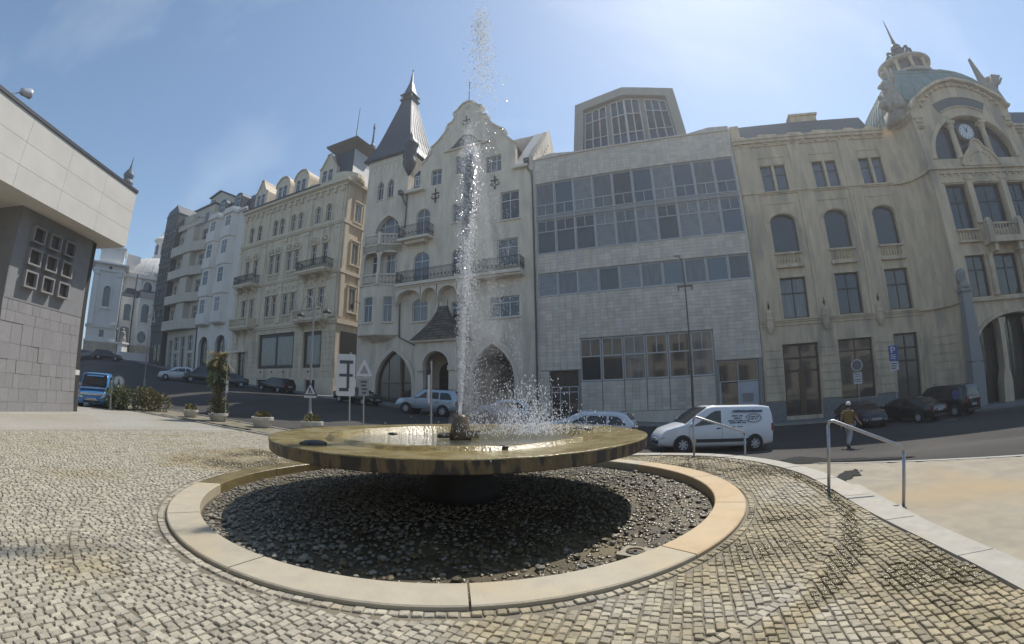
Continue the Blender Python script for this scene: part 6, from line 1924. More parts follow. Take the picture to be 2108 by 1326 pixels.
for (z0, z1) in FLb:
    P = [(B0, .02), (B0 + .1, -1.3), (-67.6, -1.3), (-64.4, -.35), (-64.2, .02)]
    m = MB().prismz(P, z0, z0 + .25)
    for p, q in zip(P, P[1:]):
        m.poly([(p[0], p[1], z0 + .25), (q[0], q[1], z0 + .25), (q[0], q[1], z1), (p[0], p[1], z1)])
    P2 = [(p[0] * 1.0, p[1] * .9) for p in P]
    for p, q in zip(P2, P2[1:]): m.poly([(p[0], p[1], z0 + .25), (q[0], q[1], z0 + .25), (q[0], q[1], z1), (p[0], p[1], z1)])
    for p, q, u, v in zip(P, P[1:], P2, P2[1:]): m.poly([(p[0], p[1], z1), (q[0], q[1], z1), (v[0], v[1], z1), (u[0], u[1], z1)])
    bg.part('balcony', m, M_beige)
    bg.part('balcony_pier', MB().box(-70.2, -67.7, -1.0, .02, z1 - .6, z1 + 2.65), M_beige)
bg.part('attic', MB().box(B0, -71.2, .2, 9, 28.0, 31.0).box(-71.2, -65.0, .6, 9, 28.0, 31.4).prism([(-69.4, 31.4), (-60.3, 31.0), (-60.3, 31.5), (-66.2, 34.3), (-69.4, 33.8)], 2.0, 9), M_beige)
for (a, b_, z0, z1, y_) in ((-70.6, -69.3, 28.6, 30.4, .57), (-67.6, -66.3, 28.6, 30.4, .57), (-68.9, -67.6, 31.8, 33.4, 1.97)):
    window(bg, a, b_, z0, z1, y=y_, cols=(.5,), rows=(), fm=M_frame, glass=M_glass)
bg.part('attic_railing', MB().box(B0, -66.0, -.6, -.4, 28.0, 28.9).box(-74.5, -66.0, -.7, -.3, 28.9, 29.0), M_beige)
bg.part('roof_edge', MB().box(-71.5, -64.8, .3, 9.2, 31.4, 31.6).prism([(-69.6, 33.85), (-66.2, 34.4), (-60.1, 31.55), (-60.1, 31.7), (-66.2, 34.6), (-69.6, 34.0)], 1.7, 9.2), M_slate)
bg.part('downpipe', MB().tube([(B1 - .1, -.1, 27.8), (B1 - .1, -.1, 5.0)], .08, 6), M_pipe)

# ------------------------------------------------------------ dark narrow house
dk = Bld('dark_house', 'narrow dark brown apartment house with a projecting bay front', -76.9, 5.4)
D0, D1 = -79.3, -74.5
ops = [O(D0 + .5 + 1.35 * i, D0 + 1.5 + 1.35 * i, z, z + 2.2) for z in (12.6, 16.2, 19.8, 23.4, 27.2) for i in range(3)]
P = [(D0, 0), (D0 + .3, -1.0), (D1 - .6, -1.0), (D1, 0)]
m = wall(MB(), D0, D1, 11.2, 31.6, ops, y=-1.0, depth=.3); shell(m, D0, D1, 11.2, 31.6, 11, y=-1.0)
m.box(D0, D1, -.9, 8, 4.0, 11.2); m.box(D0, D1, -1.0, 0, 11.1, 11.25)
dk.part('wall', m, M_darkf)
for o in ops: window(dk, o[0], o[1], o[2], o[3], y=-.8, cols=(), rows=(.6,), fm=M_framegrey, glass=rng.choice([M_glassb, M_glass, M_glassm]), fr=.07)
dk.part('gable', MB().prism([(D0 - .1, 31.6), (D1 + .1, 31.6), (D1 - 1.2, 33.3), (D1 - 2.2, 33.0), (D0 + .8, 32.6)], -1.1, 9), M_slate)
for i in range(3): window(dk, D0 + .3 + 1.5 * i, D0 + 1.5 + 1.5 * i, 5.4, 9.0, y=-.93, cols=(.5,), rows=(.7,), fm=M_framedark, glass=M_glassm)
for z in (12.4, 16.0, 19.6, 23.2, 27.0): dk.part('string_course', MB().box(D0 - .06, D1 + .06, -1.1, -.98, z - .35, z - .1), M_darkf)

# ------------------------------------------------------------ church at the top of the street
AZ0 = rad(-48.0)
chx, chy = 100 * math.sin(AZ0), 100 * math.cos(AZ0)
ch = Bld('church', 'white baroque church with a pale dome roof, lantern and dark tower spire', 0, 7.2, cat='church')
ch.root.location = (chx, chy, 7.2); ch.root.rotation_euler = (0, 0, -AZ0); ch.org = (0, 0, 7.2)
X0, X1 = -7.6, -1.85
m = wall(MB(), X0, X1, 6.5, 24.3, [O(-5.2, -3.9, 16.3, 20.2, .65), O(-5.1, -4.2, 10.6, 11.9)], y=-2.0, depth=.45); shell(m, X0, X1, 6.5, 24.3, 5, y=-2.0)
ch.part('tower_wall', m, M_church)
window(ch, -5.2, -3.9, 16.3, 20.2, y=-1.7, rise=.65, cols=(), rows=(), fm=M_framedark, glass=M_glass); window(ch, -5.1, -4.2, 10.6, 11.9, y=-1.7, cols=(), rows=(), fm=M_framedark, glass=M_glass)
ch.part('window_surround', sweep(MB(), [(-5.25, 16.2)] + arch_pts(-5.25, -3.85, 19.55, .7, 'round', 10) + [(-3.85, 16.2)], (-2.14, -1.98), -.02, .25).box(-5.6, -3.5, -2.3, -1.98, 15.8, 16.1), M_church)
ch.part('tower_plinth', MB().box(X0 - .2, X1 + .2, -2.25, -1.98, 6.0, 9.6), M_churchstone)
for (x, w) in ((-7.0, .95), (-2.55, .95), (-1.98, .25)):
    ch.part('pilaster', MB().box(x - w / 2, x + w / 2, -2.35, -1.98, 13.2, 22.2).box(x - w * .6, x + w * .6, -2.5, -1.98, 22.2, 22.9).box(x - w * .6, x + w * .6, -2.5, -1.98, 12.7, 13.2), M_church)
for z, h, p in ((9.6, .35, .25), (12.3, .4, .25), (23.0, .4, .3), (24.3, .3, .9)):
    ch.part('string_course', MB().box(X0 - p, X1 + p, -2 - p, 5 + p, z, z + h), M_church)
ch.part('round_opening', MB().prism([(-4.55 + .35 * math.cos(t_), 23.75 + .28 * math.sin(t_)) for t_ in [2 * math.pi * k / 12 for k in range(12)]], -2.08, -1.98), M_dark)
ch.part('tower_attic', MB().box(-7.0, -2.3, -1.4, 4.6, 24.6, 27.8).box(-7.3, -2.0, -1.7, 4.9, 27.8, 28.1), M_church)
ch.part('belfry', MB().box(-6.7, -3.6, 2, 5, 28.1, 38.0).box(-7.0, -3.3, 1.7, 5.3, 38.0, 38.4), M_church)
m = MB().lathe([(2.2, 38.4), (2.3, 39.2), (1.7, 40.6), (1.0, 41.6), (.9, 42.3), (1.15, 42.6), (1.35, 43.6), (1.1, 44.2), (.75, 44.5), (1.05, 44.8), (1.2, 45.4), (.9, 46.0), (.35, 46.8), (.14, 48.0), (.05, 49.8)], -5.2, 3.5, 12)
ch.part('spire', m, M_slate)
# nave and side chapel
m = wall(MB(), X1, 14.0, 6.5, 24.2, [O(-1.0, .4, 12.9, 16.4 - .6, .3), O(-1.2, .4, 8.9 + 1.5, 13.0 - .3, .4)], y=.8, depth=.5) if False else wall(MB(), X1, 14.0, 6.5, 24.2, [], y=2.2)
shell(m, X1, 14.0, 6.5, 24.2, 20, y=2.2)
ch.part('nave_wall', m, M_church)
chap = [(X1, 2.2), (X1 + .2, .9), (1.6, .9), (2.0, -.6), (5.2, -.6), (6.0, .4), (6.2, 2.2)]
m = MB().prismz(chap, 6.5, 19.2); cp = ch.part('chapel_wall', m, M_church)
m = MB().frustum([(-.0 + (p[0] - 2) * 1.08 + 2, p[1] * 1.2 - .1) for p in chap], 19.2, [(2 + (p[0] - 2) * .75, 2.2 + (p[1] - 2.2) * .1) for p in chap], 21.2)
ch.part('chapel_roof', m, M_slate)
ch.part('chapel_plinth', MB().prismz([(2 + (p[0] - 2) * 1.04, p[1] - .15 if p[1] < 2.2 else 2.2) for p in chap], 6.0, 9.8), M_churchstone)
for (a, b_, z0, z1, y_, r_) in ((-.9, .5, 14.6, 17.8, .85, .3), (-1.2, .6, 10.4, 13.3, .85, .4), (2.6, 4.0, 14.4, 18.0, -.65, .7)):
    o = ch.part('window_recess', MB().prism([(a, z0), (b_, z0), (b_, z1 - r_)] + arch_pts(a, b_, z1 - r_, r_, 'round', 8)[::-1], y_ - .02, y_ + .06), M_glass)
    sweep(MB(), [(a, z0)] + arch_pts(a, b_, z1 - r_, r_, 'round', 8) + [(b_, z0)], (y_ - .1, y_ + .03), 0, .22).build('window_frame', M_church, o, ch.org)
for (cx_, cz_, rx_, rz_, y_) in ((3.1, 11.4, .85, 1.2, -.65), (3.3, 22.0 - .3, .9, 1.35, 2.15)):
    o = ch.part('oval_window', MB().prism([(cx_ + rx_ * math.cos(2 * math.pi * k / 18), cz_ + rz_ * math.sin(2 * math.pi * k / 18)) for k in range(18)], y_ - .05, y_ + .08), M_glass)
    sweep(MB(), [(cx_ + rx_ * math.cos(2 * math.pi * k / 18), cz_ + rz_ * math.sin(2 * math.pi * k / 18)) for k in range(19)], (y_ - .14, y_ + .02), -.3, 0).build('window_frame', M_church, o, ch.org)
for x in (1.5, 6.6): ch.part('pilaster', MB().box(x - .5, x + .5, 1.9, 2.25, 9, 23.4), M_church)
for x in (.9, 5.3): ch.part('downpipe', MB().tube([(x, -.75 if x > 1 else .75, 19.2 if x > 1 else 24), (x - (.0), -.75 if x > 1 else .75, 7.2)], .11, 6), M_iron)
ch.part('cornice', MB().box(X1, 14.5, 1.6, 20, 23.5, 24.3), M_church)
m = MB().lathe([(9.6, 24.2), (9.3, 25.2), (8.3, 26.8), (6.6, 28.3), (4.2, 29.5), (2.4, 30.0)], 6.0, 11.0, 28, 1.0, 1.0)
dm = ch.part('dome_roof', m, M_tinroof2, smooth=True)
m = MB()
for k in range(28):
    a = 2 * math.pi * k / 28
    m.tube([(6.0 + (r_ + .05) * math.cos(a), 11 + (r_ + .05) * math.sin(a), z_) for r_, z_ in ((9.6, 24.2), (9.3, 25.2), (8.3, 26.8), (6.6, 28.3), (4.2, 29.5))], .07, 4)
m.build('roof_seams', M_tinroof2, dm, ch.org)
m = MB().box(X1 - .5, 1.5, 2.5, 18, 24.2, 24.5).prism([(X1, 24.5), (1.5, 24.5), (1.0, 28.6), (X1, 28.9)], 5, 18); ch.part('nave_roof', m, M_tinroof2)
m = MB().lathe([(2.6, 29.7), (2.7, 30.3), (2.1, 30.4), (2.0, 34.2), (2.5, 34.4), (2.55, 34.7), (1.7, 35.4), (.9, 36.4), (.4, 37.6), (.25, 38.6), (.06, 38.8), (.03, 40.4)], 6.0, 11.0, 14)
ln = ch.part('lantern', m, M_church)
for k in range(8):
    a = 2 * math.pi * (k + .5) / 8 + .2
    c, s_ = math.cos(a), math.sin(a)
    MB().prism([(-.4, 0), (.4, 0), (.4, 2.0)] + arch_pts(-.4, .4, 2.0, .4, 'round', 6)[::-1], -.06, .06).xform(Matrix.Translation((6 + 2.02 * c, 11 + 2.02 * s_, 31.0)) @ Matrix.Rotation(a + math.pi / 2, 4, 'Z')).build('lantern_window', M_glass, ln, ch.org)
wl = MB().box(-.9, 6.5, -9.0, -8.6, 6.3, 7.75)
lw = tag(put('low_wall', wl.mesh('low_wall', M_church), None, (chx, chy, 0), (0, 0, -AZ0)), 'low white wall in front of the church', 'wall')
st = empty('stone_statue', (0, 0, 0)); st.location = Matrix.Rotation(-AZ0, 4, 'Z') @ Vector((-.4, -7.5, 0)) + Vector((chx, chy, 6.9))
tag(st, 'small stone saint statue on a pedestal before the church', 'statue')
MB().frustum([(-.7, -.7), (.7, -.7), (.7, .7), (-.7, .7)], -.4, [(-.6, -.6), (.6, -.6), (.6, .6), (-.6, .6)], 2.3).box(-.85, .85, -.85, .85, 2.3, 2.6).build('pedestal', M_church, st)
MB().lathe([(.5, 2.6), (.55, 3.2), (.4, 3.9), (.45, 4.4), (.2, 4.6), (.2, 4.75), (.24, 4.95), (.02, 5.2)], 0, 0, 8).tube([(.3, 0, 4.2), (.6, -.2, 4.0), (.5, -.4, 4.4)], .12, 5).build('figure', M_stat, st)

# ------------------------------------------------------------ concrete building on the left
CX_, CY_ = -20.82, 15.63
cb = empty('concrete_building', (CX_, CY_, 0.0), math.atan2(-0.99012, 0.14025))
tag(cb, 'concrete building with a pale overhanging upper storey on a grey stone-faced pier', 'building')
M_pan = mat('pale_concrete_panel', (0.60, 0.575, 0.525), .8, .06, 1.0, .15, 30, island=.025)
M_slab = mat('grey_stone_slab', (0.27, 0.26, 0.26), .75, .08, 5, .25, 40, island=.06)
M_slabd = mat('smooth_grey_stone', (0.24, 0.24, 0.245), .7, .1, 2, .2, 30)
MB().box(.03, 4.7, -5, -.04, -.5, 8.7).build('pier_core', M_slabd, cb)
MB().box(-.001, 4.74, -.041, 0.0, 4.87, 8.73).box(4.70, 4.745, -5, 0, -.5, 8.73).build('pier_facing', M_slabd, cb)
rows = [(.30, .74), (.74, 1.30), (1.30, 1.90), (1.90, 2.45), (2.45, 3.10), (3.10, 3.95), (3.95, 4.40), (4.40, 4.85)]
for k, (z0, z1) in enumerate(rows):
    x = 0.0
    wd = (.75, 1.3) if k == 0 else ((.5, .62) if k in (1, 5) else (.22, .62))
    while x < 4.73:
        w_ = min(rng.uniform(*wd), 4.74 - x)
        if 4.74 - x - w_ < .15: w_ = 4.74 - x
        e = rng.uniform(-.006, .016) if k else .012
        MB().box(x + .006, x + w_ - .006, -.045, e, z0 + .005, z1 - .005).build('stone_slab', M_slab, cb)
        x += w_
# nine deep square window boxes
for zc, ir in ((7.78, 0), (6.80, 1), (5.83, 2)):
    for xc in (3.62, 2.62, 1.62):
        w_ = .36
        m = MB()
        for (a, b, c, d) in ((-w_, w_, -w_, -w_ + .07), (-w_, w_, w_ - .07, w_), (-w_, -w_ + .07, -w_ + .07, w_ - .07), (w_ - .07, w_, -w_ + .07, w_ - .07)):
            m.box(xc + a, xc + b, 0.003, .26, zc + c, zc + d)
        o = m.build('window_box', M_slab, cb)
        MB().box(xc - w_ + .07, xc + w_ - .07, .02, .05, zc - w_ + .07, zc + w_ - .07).build('pane', M_glassm, o)
MB().box(-.32, -.04, -.35, -.05, .0, 8.7).build('corner_post', mat('dark_post', (.05, .045, .042), .6, .1, 4), cb)
MB().box(-.33, -.03, -.05, -.04, 2.1, 2.35).build('post_label', M_paint, cb)
# overhang
MB().box(-1.07, 34, -9, 1.22, 8.74, 11.7).build('upper_storey', M_pan, cb)
MB().box(-1.12, 34, -9, 1.33, 11.75, 11.9).build('roof_edge', mat('dark_flashing', (.05, .055, .065), .5, .1, 4), cb)
for zz in ((8.73, 9.66), (9.66, 10.63), (10.63, 11.75)):
    x = -1.1
    for k in range(13):
        MB().box(x + (.006 if k else 0), x + 2.494, 1.222, 1.272, zz[0] + .006, zz[1] - .006).build('wall_panel', M_pan, cb)
        x += 2.5
    x = -8.9
    for k in range(4):
        MB().box(-1.115, -1.072, x + .006, x + 2.5, zz[0] + .006, zz[1] - .006).build('wall_panel', M_pan, cb); x += 2.53
MB().box(4.75, 34, -4.2, -4, -.5, 8.73).build('recessed_wall', M_slabd, cb)
fl = empty('floodlight', Matrix.Rotation(cb.rotation_euler[2], 4, 'Z') @ Vector((7.3, .9, 0)) + Vector((CX_, CY_, 11.9)), cb.rotation_euler[2])
tag(fl, 'grey floodlight on a short bracket at the concrete roof edge', 'floodlight')
MB().tube([(.35, 0, -.02), (.3, .05, .25), (0, .1, .5)], .03, 5).build('bracket', M_steel, fl)
MB().lathe([(.05, -.35), (.16, -.28), (.2, .05), (.23, .12), (.03, .2)], 0, 0, 10).xform(Matrix.Translation((-.25, .15, .62)) @ Matrix.Rotation(rad(-70), 4, 'Y')).build('lamp_head', mat('lamp_grey', (.55, .56, .58), .35, .1, 5, metal=.3), fl, smooth=True)
# ------------------------------------------------------------ vehicles
def interp(P, x):
    if x <= P[0][0]: return P[0][1]
    for (a, za), (b, zb) in zip(P, P[1:]):
        if x <= b: return za + (zb - za) * (x - a) / (b - a)
    return P[-1][1]
def paint(name, c, rough=.25, metal=.0):
    return mat(name, c, rough, .03, 2, coat=.5, metal=metal)
M_tyre = mat('tyre_rubber', (.02, .02, .021), .85, .2, 10)
M_alloy = mat('alloy_rim', (.50, .50, .51), .35, .1, 8, metal=.1)
M_carglass = mat('car_glass', (.018, .02, .022), .05, .2, 2, ior=1.6)
M_trim = mat('black_plastic', (.025, .025, .027), .6, .15, 6)
M_plate = mat('number_plate', (.65, .65, .63), .5, .05, 5)
M_ink = mat('dark_ink', (.03, .035, .06), .6, .1, 5)
M_lens = mat('clear_lens', (.55, .56, .58), .1, .1, 8, metal=.3)
M_red = mat('red_lens', (.28, .02, .02), .2, .1, 8)
_wheel_cache = {}
def wheel_meshes(r, w):
    k = (r, w)
    if k not in _wheel_cache:
        m = MB().lathe([(r * .62, -w / 2), (r * .9, -w / 2), (r, -w / 2 + .03), (r, w / 2 - .03), (r * .9, w / 2), (r * .62, w / 2)], 0, 0, 24)
        m.f = [f for f in m.f if len(f) == 4]
        m.xform(Matrix.Rotation(rad(90), 4, 'X'))
        rim = MB().lathe([(r * .66, -w * .3), (r * .66, w * .42), (r * .60, w * .44), (r * .56, w * .25), (.02, w * .22)], 0, 0, 20)
        for i in range(7):
            a = 2 * math.pi * i / 7
            b = MB().box(r * .1, r * .60, -.035, .035, w * .24, w * .40).xform(Matrix.Rotation(a, 4, 'Z'))
            rim.add(b.v, b.f)
        rim.lathe([(r * .16, w * .22), (r * .16, w * .42), (.01, w * .43)], 0, 0, 10)
        rim.xform(Matrix.Rotation(rad(90), 4, 'X'))
        _wheel_cache[k] = (m.mesh('wheel', M_tyre), rim.mesh('rim', M_alloy))
    return _wheel_cache[k]
def car(name, label, pos, heading, L, W, roof, belt, axles, wr, body, wins, screen, rear=None, zlow=.24, group=None, cat='car', nose=.80, tail=.90, plate=True, lean=.17):
    """x runs from the tail (0) to the nose (L); pos is the ground point under the middle"""
    x, y = pos
    hz = math.atan2(heading[1], heading[0])
    fz = zground(x + heading[0] * L * .3, y + heading[1] * L * .3); bz = zground(x - heading[0] * L * .3, y - heading[1] * L * .3)
    root = empty(name, (x, y, zground(x, y)), hz)
    root.rotation_euler = (0, -math.atan2(fz - bz, L * .6), hz)
    tag(root, label, cat, group)
    XS = sorted({round(v, 3) for v in [p[0] for p in roof] + [L * i / 26 for i in range(27)]})
    def wd(u): return W / 2 * min(1, tail + (1 - tail) * smooth(0, .5, u)) * (1 - (1 - nose) * smooth(L - .75, L, u))
    def sec(u):
        zt, w_ = interp(roof, u), wd(u)
        zb = min(interp(belt, u), zt - .03)
        z0 = zlow + .06 * smooth(.5, 0, u) + .03 * smooth(L - .4, L, u)
        wt = w_ * (.965 - lean * min(1, (zt - zb) / .8))
        return zt, zb, z0, w_, wt
    m = MB(); n = 0
    rows_ = []
    for u in XS:
        zt, zb, z0, w_, wt = sec(u)
        zm = z0 + (zb - z0) * .5
        half = [(0, z0), (w_ * .90, z0), (w_ * .985, z0 + .10), (w_, zm), (w_ * .985, zb - .07), (w_ * .965, zb), (wt + (w_ * .965 - wt) * .12, zt - .10 * min(1, (zt - zb) / .3)), (wt - .05, zt - .02), (wt * .6, zt + .004), (0, zt + .01)]
        rows_.append([(u - L / 2, yy, zz) for yy, zz in half] + [(u - L / 2, -yy, zz) for yy, zz in half[-2:0:-1]])
    n = len(rows_[0])
    for rr_ in rows_: m.v += rr_
    for i in range(len(rows_) - 1):
        for j in range(n):
            j2 = (j + 1) % n
            m.f.append((i * n + j, (i + 1) * n + j, (i + 1) * n + j2, i * n + j2))
    m.f.append(tuple(range(n))); m.f.append(tuple((len(rows_) - 1) * n + j for j in range(n - 1, -1, -1)))
    bo = m.build('body', body, root, smooth=True)
    # side windows: (x0, x1, bottom lift, top drop, front cut, rear cut)
    for (x0, x1, lo, hi, cf, cr) in wins:
        for sg in (-1, 1):
            g = MB(); k = 6; P = []
            for i in range(k + 1):
                u = x0 + (x1 - x0) * i / k
                zt, zb, z0, w_, wt = sec(u)
                t0, t1 = lo, 1 - hi
                if cf and u > x1 - cf: t1 = min(t1, t0 + (t1 - t0) * max(.05, (x1 - u) / cf))
                if cr and u < x0 + cr: t1 = min(t1, t0 + (t1 - t0) * max(.25, (u - x0) / cr))
                yb = w_ * .965; yt = wt + (w_ * .965 - wt) * .12; zt2 = zt - .10 * min(1, (zt - zb) / .3)
                P.append([(u - L / 2, sg * (yb + (yt - yb) * t + .012), zb + (zt2 - zb) * t) for t in (t0, t1)])
            for a, b in zip(P, P[1:]): g.poly([a[0], b[0], b[1], a[1]])
            g.build('side_window', M_carglass, root)
    for xg in sorted({round(q_[0] - .04, 2) for q_ in wins} | {round(wins[-1][1] + .02, 2)}):
        for sg in (-1, 1):
            g = MB(); P = []
            zt, zb, z0, w_, wt = sec(xg)
            zm = z0 + (zb - z0) * .5
            P = [(w_ * .985, z0 + .10), (w_, zm), (w_ * .985, zb - .07), (w_ * .965, zb)]
            for a, b in zip(P, P[1:]): g.poly([(xg - .006 - L / 2, sg * (a[0] + .003), a[1]), (xg + .006 - L / 2, sg * (a[0] + .003), a[1]), (xg + .006 - L / 2, sg * (b[0] + .003), b[1]), (xg - .006 - L / 2, sg * (b[0] + .003), b[1])])
            g.build('door_gap', M_trim, root)
    for nm, sc in (('windscreen', screen), ('rear_window', rear)):
        if not sc: continue
        g = MB(); k = 6; P = []
        for i in range(k + 1):
            u = sc[0] + (sc[1] - sc[0]) * i / k
            zt, zb, z0, w_, wt = sec(u)
            P.append([(u - L / 2, -(wt - .07), zt + .012), (u - L / 2, 0, zt + .022), (u - L / 2, wt - .07, zt + .012)])
        for a, b in zip(P, P[1:]):
            g.poly([a[0], b[0], b[1], a[1]]); g.poly([a[1], b[1], b[2], a[2]])
        g.build(nm, M_carglass, root)
    for ax in axles:
        for sg in (-1, 1):
            w_ = wd(ax)
            a = MB().lathe([(wr * 1.16, 0), (wr * 1.16, .150), (wr * 1.10, .153)], 0, 0, 24).xform(Matrix.Translation((ax - L / 2, sg * (w_ - .15), wr)) @ Matrix.Rotation(rad(-90 if sg > 0 else 90), 4, 'X'))
            a.build('wheel_arch', M_trim, root)
            tm, rm = wheel_meshes(wr, .22)
            o = put('wheel', tm, root, (ax - L / 2, sg * (w_ - .060), wr), (0, 0, 0 if sg < 0 else math.pi))
            put('rim', rm, o)
    # lights, bumper, mirrors, plate
    zt, zb, z0, w_, wt = sec(L - .12)
    for sg in (-1, 1):
        h = MB().ball((0, 0, 0), .19, 10, 6, .42); h = h.build('headlight', M_lens, root, smooth=True); h.location = (L / 2 - .16, sg * w_ * .78, zb - .10 if zb < 1 else .80); h.rotation_euler = (0, rad(25), sg * rad(-28))
        ztr, zbr, z0r, wr_, _ = sec(.05)
        MB().box(-L / 2 - .012, -L / 2 + .08, sg * wr_ * .93 - .07, sg * wr_ * .93 + .07, zbr - .32, zbr - .02).build('tail_light', M_red, root)
        u = screen[0] + .05 if screen[0] < screen[1] else screen[1] + .05
        zt2, zb2, _, w2, _ = sec(min(screen) + (max(screen) - min(screen)) * .75)
        MB().ball((max(screen) - .25 - L / 2, sg * (w2 + .10), zb2 + .10), .10, 8, 5, .8).build('mirror', body, root, smooth=True)
        for (x0, x1, lo, hi, cf, cr) in wins[:2]:
            zz, zb3, _, w3, _ = sec(x0 + .15)
            MB().box(x0 + .02 - L / 2, x0 + .2 - L / 2, sg * w3 * .985 - .012, sg * w3 * .985 + .022, zb3 - .16, zb3 - .12).build('door_handle', M_trim, root)
    zz, zb4, z04, w4, _ = sec(L)
    MB().box(L / 2 - .10, L / 2 + .025, -w4 * .62, w4 * .62, z04 + .05, z04 + .2).build('front_bumper_grille', M_trim, root)
    gr = MB().box(L / 2 - .08, L / 2 + .03, -w4 * .5, w4 * .5, zb4 - .16, zb4 - .02).build('grille', M_trim, root)
    MB().box(L / 2 + .02, L / 2 + .04, -w4 * .52, w4 * .52, zb4 - .025, zb4 - .0).build('grille_bar', M_alloy, gr)
    MB().box(-L / 2 - .03, -L / 2 + .2, -w_ * .9, w_ * .9, .30, .44).build('rear_bumper', M_trim, root)
    if plate:
        for sx_, zz_ in ((L / 2 + .03, z04 + .18), (-L / 2 - .04, .62)):
            o = MB().box(sx_ - .008, sx_ + .008, -.26, .26, zz_, zz_ + .11).build('number_plate', M_plate, root)
            k = MB()
            for i in range(7): k.box(sx_ - .012, sx_ + .012, -.22 + i * .062, -.185 + i * .062, zz_ + .03, zz_ + .085)
            k.build('plate_characters', M_ink, o)
    return root

# white delivery van by the steps
hx = Vector((6.5 - 9.86, 17.84 - 17.72)).normalized()
van = car('delivery_van', 'white delivery van with blue side lettering parked beyond the steps', (8.25, 17.83), hx, 4.95, 1.84,
          [(0, 1.15), (.03, 1.6), (.14, 1.84), (.6, 1.89), (2.75, 1.88), (3.05, 1.80), (3.4, 1.58), (3.95, 1.17), (4.3, 1.06), (4.68, .93), (4.86, .76), (4.95, .55)],
          [(0, 1.15), (2.4, 1.12), (3.9, 1.02), (4.4, .92), (4.8, .74), (4.95, .5)], (.88, 4.06), .335, paint('van_white', (.72, .74, .76)),
          [(2.42, 3.78, .06, .16, 1.05, 0)], (3.0, 3.95), (.0, .001), nose=.78, tail=.95, cat='van', lean=.10)
# marks on the van: dark lettering lines and an oval emblem (left side faces the plaza)
M_blue = mat('van_lettering_blue', (.06, .10, .17), .5, .1, 5)
vy = .905
mk = MB()
def glyphs(mk, x0, x1, z, h):
    x = x0
    while x < x1:
        w_ = rng.uniform(.03, .075) * (h / .07)
        if rng.random() > .16: mk.box(x, min(x + w_, x1), vy - .01, vy + .004, z, z + h * rng.uniform(.8, 1.05))
        x += w_ + .012
sgn = 1
for (x0, x1, z, h) in ((.55, 2.0, 1.60, .10), (1.45, 1.95, 1.44, .05), (1.5, 1.85, 1.34, .05), (1.35, 2.1, 1.24, .05), (1.3, 2.08, 1.16, .05), (1.4, 1.95, 1.0, .05), (1.45, 1.7, .80, .05)):
    glyphs(mk, x0 - 2.475, x1 - 2.475, z, h)
vt = mk.build('side_lettering', M_blue, van)
tag(vt, kind='stuff')
em = MB().tube([(.95 - 2.475 + .36 * math.cos(t_), vy - .015 if False else vy - .006, 1.36 + .17 * math.sin(t_)) for t_ in [2 * math.pi * i / 28 for i in range(27)]], .016, 4)
glyphs(em, .72 - 2.475, 1.2 - 2.475, 1.39, .05); glyphs(em, .72 - 2.475, 1.2 - 2.475, 1.30, .05)
em.build('oval_emblem', M_blue, van)
MB().box(1.0 - 2.475, 3.5 - 2.475, .90, .932, .42, .55).build('side_moulding', M_trim, van); MB().box(1.0 - 2.475, 3.5 - 2.475, -.932, -.90, .42, .55).build('side_moulding', M_trim, van)

# silver-blue off-roader before the cream house
hx = Vector((-2.83, .55)).normalized()
suv = car('offroad_car', 'silver-blue off-road car parked before the tiled porch', (-6.2, 32.5), hx, 4.75, 1.9,
          [(0, 1.2), (.05, 1.62), (.2, 1.82), (.8, 1.87), (2.4, 1.85), (2.75, 1.75), (3.35, 1.22), (3.7, 1.15), (4.4, 1.08), (4.66, .95), (4.75, .7)],
          [(0, 1.15), (3.3, 1.16), (4.4, 1.06), (4.75, .7)], (.98, 3.80), .39, paint('suv_silver_blue', (.42, .50, .57), .28, .3),
          [(.35, 1.25, .08, .14, 0, .2), (1.35, 2.2, .08, .14, 0, 0), (2.28, 3.1, .08, .14, .75, 0)], (2.7, 3.35), (.04, .2), zlow=.42)
for sg in (-1, 1): MB().tube([(-1.8, sg * .7, 1.93), (.1, sg * .7, 1.93)], .025, 5).build('roof_rail', M_trim, suv)
# pale wagon half hidden behind the bowl
sedan_roof = [(0, .72), (.04, .95), (.5, 1.04), (1.1, 1.34), (1.7, 1.44), (2.4, 1.43), (2.9, 1.26), (3.35, 1.0), (3.9, .93), (4.35, .82), (4.5, .55)]
wagon_roof = [(0, .9), (.08, 1.15), (.35, 1.42), (.9, 1.5), (2.3, 1.48), (2.75, 1.32), (3.25, 1.02), (3.9, .95), (4.35, .84), (4.5, .55)]
sedan_belt = [(0, .92), (3.3, .93), (4.0, .86), (4.5, .5)]
W_sed = [(1.15, 2.0, .06, .16, 0, .5), (2.1, 3.1, .06, .16, .85, 0)]
W_wag = [(.35, 1.1, .06, .16, 0, .3), (1.2, 2.05, .06, .16, 0, 0), (2.12, 3.0, .06, .16, .8, 0)]
car('estate_car', 'pale blue-white estate car half hidden behind the right side of the fountain', (3.3, 20.4), (-DX, -DY), 4.5, 1.78, wagon_roof, sedan_belt, (.85, 3.6), .31, paint('estate_white', (.58, .63, .68)), W_wag, (2.7, 3.25), (.1, .38))
car('compact_car', 'light blue compact car parked by the pointed passage arch', sn(-12.6, 30.2), (-DX, -DY), 4.1, 1.72, [(a * .91, b) for a, b in wagon_roof], [(a * .91, b) for a, b in sedan_belt], (.72, 3.25), .30, paint('compact_blue', (.33, .42, .52)), [(a * .91, b * .91, *r_) for a, b, *r_ in W_wag], (2.45, 2.96), (.1, .35))
car('black_saloon', 'black saloon parked in front of the pointed shop window', sn(-26.6, 30.2), (DX, DY), 4.5, 1.8, sedan_roof, sedan_belt, (.85, 3.6), .31, paint('paint_black', (.012, .012, .014)), W_sed, (2.85, 3.35), (.5, 1.1))
